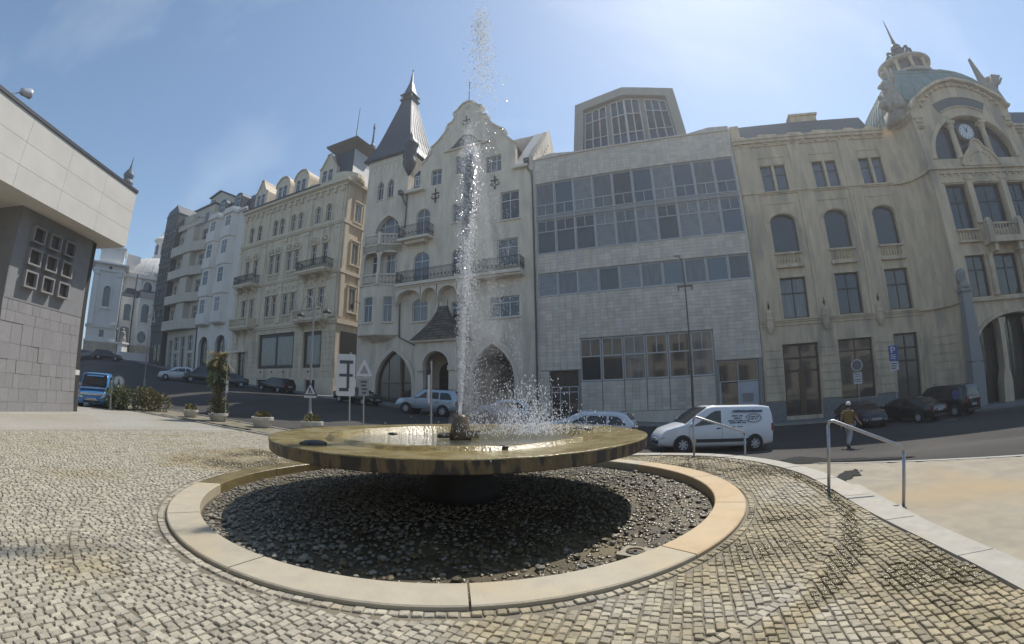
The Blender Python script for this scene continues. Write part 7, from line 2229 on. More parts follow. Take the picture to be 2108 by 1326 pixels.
car('black_estate', 'long black estate car parked below the hotel shop windows', sn(-39.0, 31.0), (-DX, -DY), 4.6, 1.8, [(a * 1.02, b) for a, b in wagon_roof], [(a * 1.02, b) for a, b in sedan_belt], (.85, 3.65), .31, paint('paint_black', (.012, .012, .014)), W_wag, (2.75, 3.3), (.1, .38))
# three dark cars parked nose-in and tail-out before the bank
gB = 'dark cars parked before the bank'
car('dark_saloon', 'dark blue saloon with a chromed grille facing the plaza beside the walker', (20.25, 21.9), Vector((-.33, -.94)).normalized(), 4.5, 1.78, sedan_roof, sedan_belt, (.85, 3.6), .31, paint('paint_dark_blue', (.018, .02, .03)), W_sed, (2.85, 3.35), (.5, 1.1), group=gB)
car('dark_saloon', 'black saloon with its tail to the street, between saloon and patrol van', (23.2, 20.8), Vector((-.12, .99)).normalized(), 4.5, 1.78, sedan_roof, sedan_belt, (.9, 3.6), .31, paint('paint_black', (.012, .012, .014)), W_sed, (2.85, 3.35), (.5, 1.1), group=gB)
pv = car('patrol_van', 'black patrol van with a chequered strip and roof light bar', (26.7, 20.9), Vector((-.10, .99)).normalized(), 4.5, 1.85,
         [(0, 1.1), (.04, 1.6), (.16, 1.82), (.7, 1.88), (2.5, 1.86), (2.9, 1.72), (3.5, 1.15), (3.9, 1.05), (4.4, .9), (4.5, .55)], [(0, 1.12), (3.4, 1.08), (4.2, .95), (4.5, .5)], (.8, 3.65), .33, paint('paint_black', (.012, .012, .014)),
         [(.3, 1.4, .06, .14, 0, 0), (1.5, 2.35, .06, .14, 0, 0), (2.42, 3.3, .06, .14, .8, 0)], (2.85, 3.5), (.03, .15), group=gB, cat='van', lean=.10)
k = MB()
for i in range(7): k.prism([(-.72 + i * .2, 1.0), (-.60 + i * .2, 1.0), (-.56 + i * .2, 1.14), (-.68 + i * .2, 1.14)], 0, .01)
k.xform(Matrix.Translation((-2.275, 0, 0)) @ Matrix.Rotation(rad(90), 4, 'Z'))
o = k.build('chequer_strip', M_plate, pv); tag(o, kind='stuff')
MB().box(.0, .25, -.55, .55, 1.9, 2.0).build('light_bar', mat('light_bar', (.35, .28, .18), .3, .2, 4), pv)
k = MB(); k.ball((-1.6, 0, 0), .2, 10, 6); MB().prism([(-1.55 + .26 * math.cos(2 * math.pi * i / 16), 1.3 + .3 * math.sin(2 * math.pi * i / 16)) for i in range(16)], .905, .925).build('side_badge', mat('badge_blue', (.1, .12, .25), .4, .3, 9), pv)
# cars up the street on the left
car('white_hatchback', 'white hatchback parked up the street beside the round shrubs', (-37.2, 41.6), Vector((-.75, -.66)).normalized(), 4.1, 1.72, [(a * .91, b) for a, b in wagon_roof], [(a * .91, b) for a, b in sedan_belt], (.72, 3.25), .30, paint('hatch_white', (.6, .64, .68)), [(a * .91, b * .91, *r_) for a, b, *r_ in W_wag], (2.45, 2.96), (.1, .35))
car('dark_van', 'dark van parked up the street left of the palm', (-33.9, 42.3), Vector((-.75, -.66)).normalized(), 4.5, 1.85,
    [(0, 1.1), (.04, 1.6), (.16, 1.82), (.7, 1.88), (2.5, 1.86), (2.9, 1.72), (3.5, 1.15), (3.9, 1.05), (4.4, .9), (4.5, .55)], [(0, 1.12), (3.4, 1.08), (4.2, .95), (4.5, .5)], (.8, 3.65), .33, paint('van_dark', (.03, .035, .045)),
    [(1.5, 2.35, .06, .14, 0, 0), (2.42, 3.3, .06, .14, .8, 0)], (2.85, 3.5), (.03, .15), cat='van', lean=.10)
car('dark_hatchback', 'dark grey car parked behind the palm trunk', (-30.6, 42.6), Vector((-.75, -.66)).normalized(), 4.3, 1.75, sedan_roof, sedan_belt, (.85, 3.6), .31, paint('paint_grey', (.05, .052, .055)), W_sed, (2.85, 3.35), (.5, 1.1))
for k_, (p_, c_, l_) in enumerate((((-66.0, 51.5), (.16, .17, .19), 'grey car parked below the church tower'), ((-62.0, 52.6), (.015, .015, .017), 'black car parked below the church statue'), ((-69.5, 50.0), (.3, .32, .34), 'pale car parked nearest the concrete pier below the church'))):
    car('parked_car', l_, p_, Vector((.8, .6)).normalized(), 4.5, 1.8, wagon_roof, sedan_belt, (.85, 3.6), .31, paint('far_car_%d' % k_, c_), W_wag, (2.7, 3.25), (.1, .38), group='cars parked below the church')
# small blue utility truck
tk = car('utility_truck', 'small bright blue utility truck beside the concrete pier', (-24.9, 20.6), Vector((.62, -.78)).normalized(), 4.2, 1.72,
         [(0, .95), (1.9, 1.0), (1.95, 1.9), (2.2, 2.02), (3.1, 2.0), (3.35, 1.85), (3.6, 1.18), (3.8, 1.08), (4.1, .9), (4.2, .5)], [(0, .9), (3.4, 1.1), (4.0, .95), (4.2, .5)], (.8, 3.4), .34, paint('truck_blue', (.06, .22, .48)),
         [(2.2, 3.3, .06, .14, .5, 0)], (3.2, 3.62), None, cat='truck', lean=.08, nose=.92)
MB().box(-2.05, -.2, -.84, .84, .95, 1.45).build('load_bed', paint('truck_bed_blue', (.05, .15, .30)), tk)
MB().box(2.0, 2.06, -.7, .7, .74, .84).build('white_stripe', M_paint, tk)
MB().box(1.62, 1.9, -.78, .78, 1.09, 1.17).build('bonnet_panel', paint('truck_pale_blue', (.25, .45, .72)), tk)

# ------------------------------------------------------------ street furniture
def zany(x, y):
    s_, n_ = to_sn(x, y)
    return zp(x) if in_poly(s_, n_, PLAZA) else zground(x, y)
def handrail(label, a, za, b, zb, ha, hb):
    """bent steel tube: tall post at a, lower post at b"""
    o = empty('handrail', (a[0], a[1], za)); tag(o, label, 'handrail', 'handrails by the plaza steps')
    d_ = Vector((b[0] - a[0], b[1] - a[1], 0)); t = d_.normalized()
    r_ = .028
    top_a, top_b = Vector((0, 0, ha)), Vector((d_.x, d_.y, zb - za + hb))
    u = (top_b - top_a).normalized()
    arc_ = [top_a + Vector((0, 0, -.10)), top_a + Vector((0, 0, -.035)) + u * .02, top_a + u * .09]
    MB().tube([(0, 0, -.02), tuple(top_a + Vector((0, 0, -.10)))], r_, 10).build('post', M_steel, o, smooth=True)
    MB().tube([tuple(p) for p in arc_] + [tuple(top_b - u * .05), tuple(top_b + Vector((0, 0, -.06)))], r_ * .99, 10).build('rail', M_steel, o, smooth=True)
    MB().tube([(d_.x, d_.y, zb - za - .05), tuple(top_b + Vector((0, 0, -.06)))], r_, 10).build('post', M_steel, o, smooth=True)
    for q in ((0, 0, 0), (d_.x, d_.y, zb - za)): MB().lathe([(.06, q[2] - .01), (.06, q[2] + .012), (.03, q[2] + .014)], q[0], q[1], 12).build('base_plate', M_steel, o)
    return o
bpos = (5.93, 5.43)
handrail('large steel handrail on the kerb at the right of the plaza', (4.97, 6.14), .01, bpos, zground(*bpos), 1.12, .92)
b2 = (6.05, 10.9)
handrail('steel handrail standing before the white delivery van', (4.72, 11.25), .01, b2, zground(*b2), 1.05, .92)
a3 = sn(-6.4, 12.75); b3 = sn(-5.3, 13.6)
handrail('short pale handrail behind the fountain, left of the nozzle', a3, zground(*a3), b3, zground(*b3), 1.0, .75)
# steps outside the kerb at the big handrail
stp = empty('plaza_steps', (0, 0, 0)); tag(stp, kind='structure')
for (s0, s1, n0, n1, dz) in ((2.88, 3.2, 5.2, 8.4, -.14),):
    q = [sn(s0, n0), sn(s1, n0), sn(s1, n1), sn(s0, n1)]
    MB().prismz(q, -.6, dz).build('step', M_kerbp, stp)

def pole(o, h, r=.03, mt=None): return MB().tube([(0, 0, -.05), (0, 0, h)], r, 8).build('pole', mt or M_steel, o)
M_signw = mat('white_sign_face', (.62, .62, .64), .4, .04, 4)
M_signd = mat('dark_sign_mark', (.06, .065, .08), .5, .1, 4)
M_signg = mat('grey_sign_back', (.30, .30, .31), .5, .08, 4)
M_signb = mat('blue_sign_face', (.02, .10, .34), .4, .05, 4)
def sign_at(name, label, az, D, cat='sign', group=None):
    x, y = D * math.sin(rad(az)), D * math.cos(rad(az))
    o = empty(name, (x, y, zany(x, y)), -rad(az)); return tag(o, label, cat, group)
def rrect(w, h, r_, zc):
    P = []
    for cx_, cz_, a0 in ((w / 2 - r_, h / 2 - r_, 0), (-w / 2 + r_, h / 2 - r_, 90), (-w / 2 + r_, -h / 2 + r_, 180), (w / 2 - r_, -h / 2 + r_, 270)):
        for k in range(4): P.append((cx_ + r_ * math.cos(rad(a0 + 30 * k)), zc + cz_ + r_ * math.sin(rad(a0 + 30 * k))))
    return P
o = sign_at('lane_sign', 'tall white lane diagram sign on a steel pole behind the bowl', -20.75, 17.0)
z0_ = o.location.z
pole(o, 3.35 - z0_)
b = MB().prism([(x - .16, z) for x, z in rrect(.70, 1.55, .08, 2.50 - z0_)], -.08, -.05).build('sign_board', M_signw, o)
MB().box(-.40, .10, -.092, -.082, 2.92 - z0_, 3.04 - z0_).build('sign_mark', M_signd, b); MB().box(-.40, .10, -.092, -.082, 2.44 - z0_, 2.54 - z0_).build('sign_mark', M_signd, b); MB().box(-.40, -.05, -.092, -.082, 1.90 - z0_, 2.02 - z0_).build('sign_mark', M_signd, b)
MB().box(-.13, -.03, -.0915, -.083, 2.54 - z0_, 2.92 - z0_).build('sign_mark', M_signd, b); MB().box(-.13, -.03, -.0915, -.083, 2.02 - z0_, 2.44 - z0_).build('sign_mark', M_signd, b)
o = sign_at('give_way_sign', 'white triangular warning sign with a text plate, beside the lane sign', -19.0, 17.6)
z0_ = o.location.z
pole(o, 3.2 - z0_)
zt = 2.5 - z0_
tri = MB(); T3 = [(-.33, zt), (.33, zt), (0, zt + .68)]; tri.prism(T3, -.07, -.045); b = tri.build('sign_board', M_signw, o)
MB().prism([(-.17, zt + .1), (.17, zt + .1), (0, zt + .45)], -.078, -.072).build('sign_mark', M_signg, b)
b = MB().box(-.20, .20, -.07, -.045, 1.75 - z0_, 2.4 - z0_).build('text_plate', M_signg, o)
for k in range(4): MB().box(-.12 + .02 * k, .12 - .03 * (k % 2), -.078, -.072, 2.25 - z0_ - k * .14, 2.32 - z0_ - k * .14).build('text_line', M_signd, b)
o = sign_at('narrow_sign', 'narrow grey signpost seen edge-on behind the fountain, left of the nozzle', -10.45, 17.0)
pole(o, 3.1 - o.location.z, .035)
MB().box(-.13, -.05, -.3, .1, 1.5 - o.location.z, 2.55 - o.location.z).build('sign_board', M_signw, o); MB().lathe([(.05, 2.6 - o.location.z), (.09, 2.68 - o.location.z), (.05, 2.8 - o.location.z)], -.1, 0, 8).build('sign_lamp', M_trim, o)
o = sign_at('pedestrian_sign', 'round white pedestrian sign above the shrubs at the left', -48.3, 30.2)
z0_ = o.location.z
pole(o, 2.2 - z0_)
circ = lambda r_, zc: [(r_ * math.cos(2 * math.pi * i / 24), zc + r_ * math.sin(2 * math.pi * i / 24)) for i in range(24)]
b = MB().prism(circ(.34, 1.98 - z0_), -.06, -.04).build('sign_board', M_signg, o)
MB().prism(circ(.27, 1.98 - z0_), -.07, -.062).build('sign_face', M_signw, b)
MB().box(-.035, .035, -.08, -.071, 1.84 - z0_, 2.05 - z0_).prism([(-.09, 1.8 - z0_), (.09, 1.8 - z0_), (.03, 1.95 - z0_), (-.03, 1.95 - z0_)], -.079, -.071).ball((0, -.075, 2.11 - z0_), .045, 8, 5).build('walking_figure', M_signd, b)
o = sign_at('bollard_post', 'plain grey post left of the round pedestrian sign', -49.1, 29.4, 'post'); pole(o, 1.9 - o.location.z, .06); MB().lathe([(.075, 1.9 - o.location.z), (.075, 1.98 - o.location.z), (.02, 2.0 - o.location.z)], 0, 0, 10).build('cap', M_steel, o)
o = sign_at('parking_sign', 'blue parking sign with text plate before the bank door', 47.0, 32.0)
z0_ = o.location.z
zc = 1.7 + 32 * math.tan(rad(2.55)) - z0_
pole(o, zc + .6)
b = MB().prism(rrect(.56, .95, .05, zc + .05), -.07, -.04).build('sign_board', M_signb, o)
lp = MB().box(-.14, -.05, -.078, -.072, zc + .06, zc + .46)
sweep(lp, [(-.05, zc + .415), (.03, zc + .41), (.10, zc + .37), (.12, zc + .32), (.10, zc + .26), (.03, zc + .225), (-.05, zc + .22)], (-.078, -.0715), -.035, .035)
lp.build('letter_p', M_signw, b)
for k in range(3): MB().box(-.18, .16, -.077, -.0715, zc - .08 - k * .11, zc - .03 - k * .11).build('text_line', M_signw, b)
b = MB().box(-.27, .27, -.07, -.04, zc - 1.0, zc - .47).build('text_plate', M_signw, o)
for k in range(3): MB().box(-.2, .2 - .05 * k, -.077, -.0715, zc - .62 - k * .14, zc - .56 - k * .14).build('text_line', M_signd, b)
o = sign_at('no_entry_sign', 'round grey prohibition sign over white text plates by the bank window', 42.75, 31.2)
z0_ = o.location.z
zc = 1.7 + 31.2 * math.tan(rad(1.55)) - z0_
pole(o, zc + .45)
b = MB().prism(circ(.36, zc + .1), -.07, -.04).build('sign_board', M_signw, o)
MB().prism(circ(.31, zc + .1), -.078, -.0715).build('sign_face', mat('sign_dim_face', (.16, .15, .16), .5, .1, 4), b)
for k in range(2):
    q = MB().box(-.26, .26, -.07, -.04, zc - .75 - k * .3, zc - .36 - k * .35).build('text_plate', M_signw, o)
    for j in range(2): MB().box(-.2, .18, -.077, -.0715, zc - .48 - k * .33 - j * .12, zc - .44 - k * .33 - j * .12).build('text_line', M_signd, q)

def street_lamp(name, label, x, y, H, arms, hang=True):
    z0_ = zany(x, y)
    o = empty(name, (x, y, z0_), ROT); tag(o, label, 'street lamp')
    MB().lathe([(.12, -.1), (.12, .7), (.08, .8), (.06, 1.0), (.045, H - .6), (.03, H)], 0, 0, 10).build('pole', M_signg if hang else M_signg, o)
    for sg in arms:
        pts = [(sg * (.06 + .45 * (1 - math.cos(t_))), 0, H - .9 + .75 * math.sin(t_)) for t_ in [math.pi * k / 10 for k in range(11)]]
        MB().tube(pts, .022, 6).tube([(sg * (.30 + .22 * (1 - k / 14) * math.cos(k * .6)), 0, H - .75 + .22 * (1 - k / 14) * math.sin(k * .6)) for k in range(13)], .018, 5).build('lamp_arm', M_signg, o)
        lx = sg * .96
        l_ = MB().lathe([(.03, H - .95), (.08, H - 1.0), (.20, H - 1.10), (.22, H - 1.15), (.08, H - 1.17)], lx, 0, 12).build('lamp_hood', M_trim, o)
        MB().lathe([(.13, H - 1.16), (.16, H - 1.26), (.10, H - 1.40), (.02, H - 1.43)], lx, 0, 10).build('lamp_globe', mat('lamp_glass', (.5, .5, .48), .2, .1, 5), l_, smooth=True)
    return o
xl, yl = -9.9, 20.6
street_lamp('street_lamp', 'tall street lamp with two scrolled arms before the yellow hotel', xl, yl, 6.75, (-1, 1))
o = empty('roadworks_sign', (xl, yl, zany(xl, yl)), rad(25)); tag(o, 'small triangular warning sign on the scrolled lamp pole', 'sign')
zt = 1.72 - o.location.z
b = MB().prism([(-.36, zt), (.36, zt), (0, zt + .66)], -.12, -.09).build('sign_board', M_signd, o)
MB().prism([(-.26, zt + .06), (.26, zt + .06), (0, zt + .54)], -.13, -.1205).build('sign_face', M_signw, b)
MB().prism([(-.1, zt + .1), (-.03, zt + .1), (.02, zt + .38), (-.05, zt + .38)], -.14, -.131).prism([(.03, zt + .1), (.11, zt + .1), (.0, zt + .36)], -.1395, -.131).build('sign_mark', M_signd, b)
MB().box(-.3, .3, -.115, -.09, zt - .12, zt - .02).build('text_plate', M_signw, o)
cx_, cy_ = 50 * math.sin(rad(-45.4)), 50 * math.cos(rad(-45.4))
street_lamp('street_lamp', 'slim street lamp with two arms standing in front of the church', cx_, cy_, 1.7 + 50 * math.tan(rad(8.8)) - zground(cx_, cy_), (-1, 1))
lx_, ly_ = 30.0 * math.sin(rad(22.75)), 30.0 * math.cos(rad(22.75))
o = empty('street_lamp', (lx_, ly_, zground(lx_, ly_)), ROT); tag(o, 'tall thin dark street lamp before the grey office block', 'street lamp')
z0_ = o.location.z
Hh = 1.7 + 30 * math.tan(rad(16.2)) - z0_
MB().lathe([(.10, -.1), (.10, 1.0), (.07, 1.1), (.055, 4.4), (.075, 4.45), (.075, 4.9), (.05, 4.95), (.04, Hh)], 0, 0, 8).build('pole', M_pipe, o)
MB().tube([(0, 0, Hh - .05), (-.15, -.2, Hh + .25), (-.3, -.5, Hh + .3)], .03, 5).build('lamp_arm', M_pipe, o)
MB().ball((-.35, -.75, Hh + .28), .28, 10, 6, .45).build('lamp_globe', mat('lamp_white', (.7, .7, .68), .3, .05, 4), o, smooth=True)
MB().box(-.5, .5, -.05, .05, Hh - 1.75, Hh - 1.65).box(-.5, -.4, -.06, .06, Hh - 1.95, Hh - 1.75).box(.4, .5, -.06, .06, Hh - 1.95, Hh - 1.75).build('cross_arm', M_pipe, o)

# planters, palm, shrubs
M_planter = mat('pale_planter', (.52, .49, .42), .75, .1, 5, .25, 40)
def leafmat(name, c, var=.3): return mat(name, c, .6, var, 6, island=.45)
M_leafd = leafmat('dry_leaf', (.22, .17, .06)); M_leafg = leafmat('grey_green_leaf', (.10, .12, .05)); M_leafo = leafmat('olive_leaf', (.16, .14, .05)); M_leafk = leafmat('dark_leaf', (.045, .05, .025))
def leaves(m, n, f, size, droop=.0):
    for k in range(n):
        p, d_ = f()
        p = Vector(p); d_ = Vector(d_).normalized()
        l = size * rng.uniform(.6, 1.4)
        sd = d_.cross(Vector((rng.uniform(-1, 1), rng.uniform(-1, 1), rng.uniform(-1, 1)))).normalized() * l * .28
        mid = p + d_ * l * .5 + Vector((0, 0, -droop * l * .1)); tip = p + d_ * l + Vector((0, 0, -droop * l * .5))
        m.add([tuple(p), tuple(mid + sd), tuple(tip), tuple(mid - sd)], [(0, 1, 2, 3)])
def planter(label, az, D, w_, h_, plants):
    x, y = D * math.sin(rad(az)), D * math.cos(rad(az))
    z0_ = max(zp(x), zground(x, y)) + .03
    o = empty('flower_bowl', (x, y, z0_), ROT); tag(o, label, 'planter', 'flower bowls along the verge')
    MB().lathe([(w_ * .30, 0), (w_ * .36, .03), (w_ * .46, h_ * .62), (w_ * .5, h_ * .72), (w_ * .5, h_ * .98), (w_ * .46, h_), (w_ * .42, h_ * .95), (w_ * .40, h_ * .8)], 0, 0, 20, 1, .8).build('bowl', M_planter, o, smooth=False)
    MB().lathe([(w_ * .40, h_ * .82), (.01, h_ * .86)], 0, 0, 16, 1, .8).build('soil', M_soil, o)
    if plants:
        m = MB()
        def f():
            a = rng.uniform(0, 6.28); r_ = rng.uniform(0, w_ * .3)
            return (r_ * math.cos(a), r_ * .8 * math.sin(a), h_ * .85 + rng.uniform(0, plants)), (math.cos(a) * .6, math.sin(a) * .6, rng.uniform(.3, 1.2))
        leaves(m, 150, f, .16, .3)
        m.build('foliage', M_leafo, o)
    return o
planter('pale flower bowl farthest up the verge, left of the palm', -40.0, 26.4, 1.0, .42, .28)
pt = planter('pale flower bowl holding the palm', -36.75, 24.6, 1.2, .42, 0)
planter('pale flower bowl between the palm and the fountain', -31.45, 21.8, 1.2, .5, .25)
planter('pale flower bowl half hidden by the fountain rim', -25.4, 19.2, 1.05, .56, .28)
px_, py_ = pt.location.x, pt.location.y
pm = empty('palm_tree', (px_, py_, pt.location.z + .32)); tag(pm, 'shaggy palm with yellowed crown in a pale bowl', 'tree')
m = MB(); pts = [(.02 * math.sin(k), .02 * math.cos(k * 1.3), 2.9 * k / 12) for k in range(13)]
m.tube(pts, [.21 + .03 * math.sin(k * 2.1) - .005 * k for k in range(13)], 9)
tk_ = m.build('trunk', mat('palm_trunk', (.09, .075, .055), .9, .3, 9, .6, 30), pm)
m = MB()
def boots():
    a = rng.uniform(0, 6.28); z = rng.uniform(.05, 2.9)
    return (.19 * math.cos(a), .19 * math.sin(a), z), (math.cos(a), math.sin(a), rng.uniform(.2, 1.4))
leaves(m, 420, boots, .17)
m.build('leaf_bases', M_leafo, tk_)
m = MB()
for k in range(46):
    a = rng.uniform(0, 6.28); up = rng.uniform(-.55, 1.0)
    L_ = rng.uniform(.55, .95); n = 8
    base = Vector((0, 0, 2.85 + .1 * up))
    dirv = Vector((math.cos(a), math.sin(a), up)).normalized()
    P = [base + dirv * L_ * t - Vector((0, 0, (L_ * t) ** 2 * .38)) for t in [i / n for i in range(n + 1)]]
    m.tube([tuple(p) for p in P], [.016 * (1 - i / (n + 2)) for i in range(n + 1)], 4)
    sd = dirv.cross(Vector((0, 0, 1))).normalized()
    for i in range(2, n + 1):
        for sg in (-1, 1):
            for j in range(2):
                q = P[i] - (P[i] - P[i - 1]) * j * .5
                tip = q + sd * sg * .30 * (1 - .5 * i / n) + (P[i] - P[i - 1]) * .9 + Vector((0, 0, -.08 + rng.uniform(-.06, .05)))
                w_ = (P[i] - P[i - 1]) * .22
                m.add([tuple(q), tuple(q + w_), tuple(tip)], [(0, 1, 2)])
m.build('crown', M_leafd, pm)
m = MB()
def skirt():
    a = rng.uniform(0, 6.28); z = rng.uniform(1.6, 2.8)
    return (.2 * math.cos(a), .2 * math.sin(a), z), (math.cos(a), math.sin(a), rng.uniform(-1.2, .1))
leaves(m, 130, skirt, .42, .6)
m.build('dead_fronds', M_leafg, pm)
m = MB()
def under():
    a = rng.uniform(0, 6.28); r_ = rng.uniform(.1, .55)
    return (r_ * math.cos(a), r_ * math.sin(a), rng.uniform(.0, .7)), (math.cos(a), math.sin(a), rng.uniform(.2, 1.2))
leaves(m, 200, under, .17, .3)
m.build('leaves', M_leafg, pm)
# slim post with a cross-bar beside the palm
o = sign_at('slim_post', 'slim grey post with a small cross-bar beside the palm', -35.9, 24.2, 'post'); pole(o, 3.9 - o.location.z, .03); MB().box(0, .45, -.02, .02, 3.75 - o.location.z, 3.8 - o.location.z).build('cross_bar', M_steel, o)
MB().box(-.02, .10, -.06, -.03, 1.7 - o.location.z, 2.3 - o.location.z).build('plate', M_signw, o)
def shrub(label, x, y, rx, ry, h, mt, n):
    z0_ = max(zp(x), zground(x, y))
    o = empty('shrub', (x, y, z0_)); tag(o, label, 'shrub', 'shrubs on the verge')
    m = MB()
    for k in range(7):
        a = rng.uniform(0, 6.28)
        m.tube([(0, 0, 0), (rx * .3 * math.cos(a), ry * .3 * math.sin(a), h * .5), (rx * .6 * math.cos(a), ry * .6 * math.sin(a), h * .85)], [.03, .02, .008], 4)
    m.build('stems', M_wood, o)
    lob = [(rng.uniform(-.55, .55) * rx, rng.uniform(-.55, .55) * ry, rng.uniform(.3, .62) * h, rng.uniform(.42, .62)) for _ in range(9)]
    m = MB()
    def f():
        lx, ly, lz, lr = rng.choice(lob)
        v = Vector((rng.gauss(0, 1), rng.gauss(0, 1), rng.gauss(0, 1))).normalized()
        rr_ = lr * rng.uniform(.55, 1.05)
        p = (lx + v.x * rx * rr_ * .8, ly + v.y * ry * rr_ * .8, max(.03, lz + v.z * h * rr_ * .75))
        return p, (v.x, v.y, v.z + .35)
    leaves(m, n, f, .13, .2)
    m.build('crown', mt, o)
    return o
shrub('rounded yellow-green shrub at the street end of the verge', -20.9, 21.3, 1.15, 1.0, 1.45, M_leafo, 2600)
shrub('spreading olive shrub next to the blue truck', -22.1, 19.9, 1.3, 1.1, 1.55, M_leafg, 3000)
shrub('low dark shrub behind the blue truck', -27.6, 23.9, 1.3, 1.0, 1.9, M_leafo, 1500)

# ------------------------------------------------------------ the walker
wx, wy = 13.35, 15.15
wz = zground(wx, wy)
pw = empty('person', (wx, wy, wz), rad(25)); tag(pw, 'person in white cap, ochre shirt and pale trousers walking past the parked cars', 'person')
def skin_body(name, chains, material, parent, sub=2, root=0):
    """chains: list of [(x,y,z,r),...]; points shared by position are merged"""
    V = []; E = []; Rr = []; idx = {}
    for ch_ in chains:
        prev = None
        for (x, y, z, r_) in ch_:
            k = (round(x, 3), round(y, 3), round(z, 3))
            if k not in idx:
                idx[k] = len(V); V.append((x, y, z)); Rr.append(r_)
            if prev is not None: E.append((prev, idx[k]))
            prev = idx[k]
    me = bpy.data.meshes.new(name); me.from_pydata(V, E, []); me.materials.append(material)
    o = put(name, me, parent)
    md = o.modifiers.new('skin', 'SKIN')
    for i, sv in enumerate(me.skin_vertices[0].data):
        r_ = Rr[i]; sv.radius = r_ if isinstance(r_, tuple) else (r_, r_); sv.use_root = (i == root)
    s2 = o.modifiers.new('sub', 'SUBSURF'); s2.levels = sub; s2.render_levels = sub
    return o
M_skin = mat('skin', (.42, .26, .18), .55, .1, 10); M_shirt = mat('ochre_shirt', (.23, .15, .04), .85, .2, 6, .2, 30); M_trous = mat('pale_trousers', (.42, .41, .41), .85, .12, 6, .2, 25)
M_cap = mat('white_cap', (.72, .71, .69), .7, .08, 6); M_shoe = mat('dark_shoe', (.03, .028, .026), .6, .2, 6)
# +x is the walking direction, y to the person's left
pel = (0, 0, .93, (.16, .13))
body_ch = [[pel, (0.01, 0, 1.10, (.15, .115)), (.02, 0, 1.28, (.185, .125)), (.02, 0, 1.43, (.17, .10)), (.03, 0, 1.51, .065), (.04, 0, 1.57, .06), (.055, 0, 1.65, (.085, .098)), (.06, 0, 1.72, (.08, .092)), (.055, 0, 1.77, (.055, .06))],
           [pel, (.02, .09, .86, .095), (.20, .10, .50, .062), (.10, .10, .10, .042), (.24, .11, .045, .038)],
           [pel, (-.02, -.09, .86, .095), (-.06, -.10, .48, .062), (-.30, -.10, .14, .042), (-.20, -.11, .05, .036)],
           [(.02, 0, 1.43, (.17, .10)), (.02, .20, 1.42, .062), (-.10, .27, 1.17, .046), (-.02, .33, .94, .036), (.03, .35, .86, .034)],
           [(.02, 0, 1.43, (.17, .10)), (.02, -.20, 1.42, .062), (.10, -.30, 1.18, .046), (.24, -.36, 1.00, .036), (.30, -.39, .94, .034)]]
bd = skin_body('body', body_ch, M_skin, pw)
for (hx_, hy_, hz_, dx_, dy_, dz_) in ((.03, .35, .86, .12, .05, -1), (.30, -.39, .94, .7, -.3, -.6)):
    dv = Vector((dx_, dy_, dz_)).normalized(); sv = dv.cross(Vector((0, 1, .2))).normalized()
    ch_ = []
    for k, ln_ in enumerate((.075, .085, .08, .065)):
        b0 = Vector((hx_, hy_, hz_)) + dv * .03 + sv * (k - 1.5) * .018
        ch_.append([(hx_, hy_, hz_, .028), (*b0, .012), (*(b0 + dv * ln_ * .55), .010), (*(b0 + dv * ln_ + Vector((.0, .0, -.01))), .008)])
    b0 = Vector((hx_, hy_, hz_)) + sv * .035
    ch_.append([(hx_, hy_, hz_, .028), (*b0, .012), (*(b0 + dv * .045 + sv * .012), .010)])
    skin_body('hand', ch_, M_skin, bd, 1)
shirt = [[(0, 0, .88, (.21, .175)), (0.01, 0, 1.10, (.215, .165)), (.02, 0, 1.28, (.24, .17)), (.02, 0, 1.42, (.215, .135)), (.03, 0, 1.49, .09)],
         [(.02, 0, 1.42, (.215, .135)), (.02, .215, 1.41, .10), (-.07, .26, 1.22, .085)], [(.02, 0, 1.42, (.215, .135)), (.02, -.215, 1.41, .10), (.07, -.275, 1.22, .085)]]
skin_body('shirt', shirt, M_shirt, pw)
tro = [[(0, 0, .97, (.175, .145)), (.02, .09, .86, .112), (.20, .10, .50, .082), (.11, .10, .12, .068)], [(0, 0, .97, (.175, .145)), (-.02, -.09, .86, .112), (-.06, -.10, .48, .082), (-.29, -.10, .16, .068)]]
skin_body('trousers', tro, M_trous, pw)
for (fx, fy, fz, tilt) in ((.17, .105, .045, 0), (-.26, -.105, .075, .5)):
    q = MB().lathe([(.02, -.13), (.045, -.11), (.05, -.02), (.042, .08), (.02, .13)], 0, 0, 8, .9, 1).xform(Matrix.Translation((fx, fy, fz)) @ Matrix.Rotation(rad(90) + tilt, 4, 'Y'))
    q.build('shoe', M_shoe, pw, smooth=True)
MB().lathe([(.108, 1.70), (.112, 1.74), (.10, 1.80), (.06, 1.835), (.005, 1.845)], .055, 0, 14, 1.05, .95).build('cap', M_cap, pw, smooth=True)
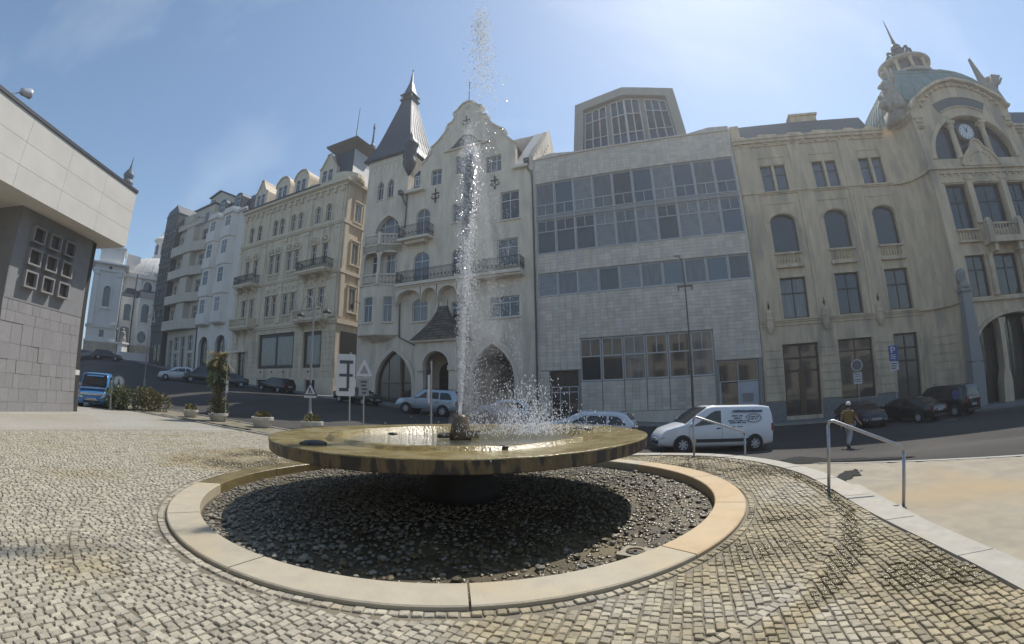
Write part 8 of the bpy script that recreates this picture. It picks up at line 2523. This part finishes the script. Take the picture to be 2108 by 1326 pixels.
MB().lathe([(.10, 1.715), (.10, 1.725)], .14, 0, 12, .9, .75).build('cap_peak', M_cap, pw)
MB().lathe([(.092, 1.60), (.104, 1.66), (.105, 1.715)], .04, 0, 12, .95, .9).build('hair', M_shoe, pw)
for sg in (-1, 1): MB().ball((.135, sg * .035, 1.68), .012, 6, 4).build('eye', M_shoe, pw)
MB().ball((.15, 0, 1.65), .018, 6, 4, 1.4).build('nose', M_skin, pw); MB().box(.128, .14, -.025, .025, 1.612, 1.62).build('mouth', mat('lips', (.3, .12, .1), .6, .1, 4), pw)
# ------------------------------------------------------------ unseen hall across the square, added for bounce light on facades and window reflections
ob = empty('unseen_hall', (*sn(-8, -34), -0.3), ROT + math.pi)
tag(ob, 'long pale stone hall with tall glazed bays added unseen behind the viewpoint for bounce light', 'building')
M_hall = mat('pale_hall_stone', (0.58, 0.52, 0.42), .85, .08, 1.0, .2, 20, stretch=STR)
m = MB(); hops = []
for k in range(22):
    x = -52 + k * 4.8
    hops += [O(x, x + 2.6, 1.2, 7.4), O(x, x + 2.6, 9.2, 13.2)]
wall(m, -54, 54, -1, 16.5, hops, depth=.5); shell(m, -54, 54, -1, 16.5, 16)
m.build('wall', M_hall, ob)
MB().box(-54.3, 54.3, -.5, 16.3, 16.5, 17.1).build('roof_edge', M_hall, ob)
for o_ in hops:
    w_ = MB().box(o_[0], o_[1], .38, .42, o_[2], o_[3]).build('window', M_glassm, ob)

# ------------------------------------------------------------ thin veil of air added in place of lens flare, lightens the facades
hz = bpy.data.materials.new('flare_veil_air'); hz.use_nodes = True
t = hz.node_tree; t.nodes.clear()
ho = t.nodes.new('ShaderNodeOutputMaterial'); hv = t.nodes.new('ShaderNodeVolumePrincipled')
hv.inputs['Color'].default_value = (0.97, 0.97, 0.97, 1)
hv.inputs['Density'].default_value = 0.0015
hv.inputs['Anisotropy'].default_value = 0.55
t.links.new(hv.outputs['Volume'], ho.inputs['Volume'])
tag(MB().box(-1600, 1600, -1600, 1600, -3.0, 52.0).build('flare_haze', hz), kind='stuff')
bpy.context.view_layer.update()
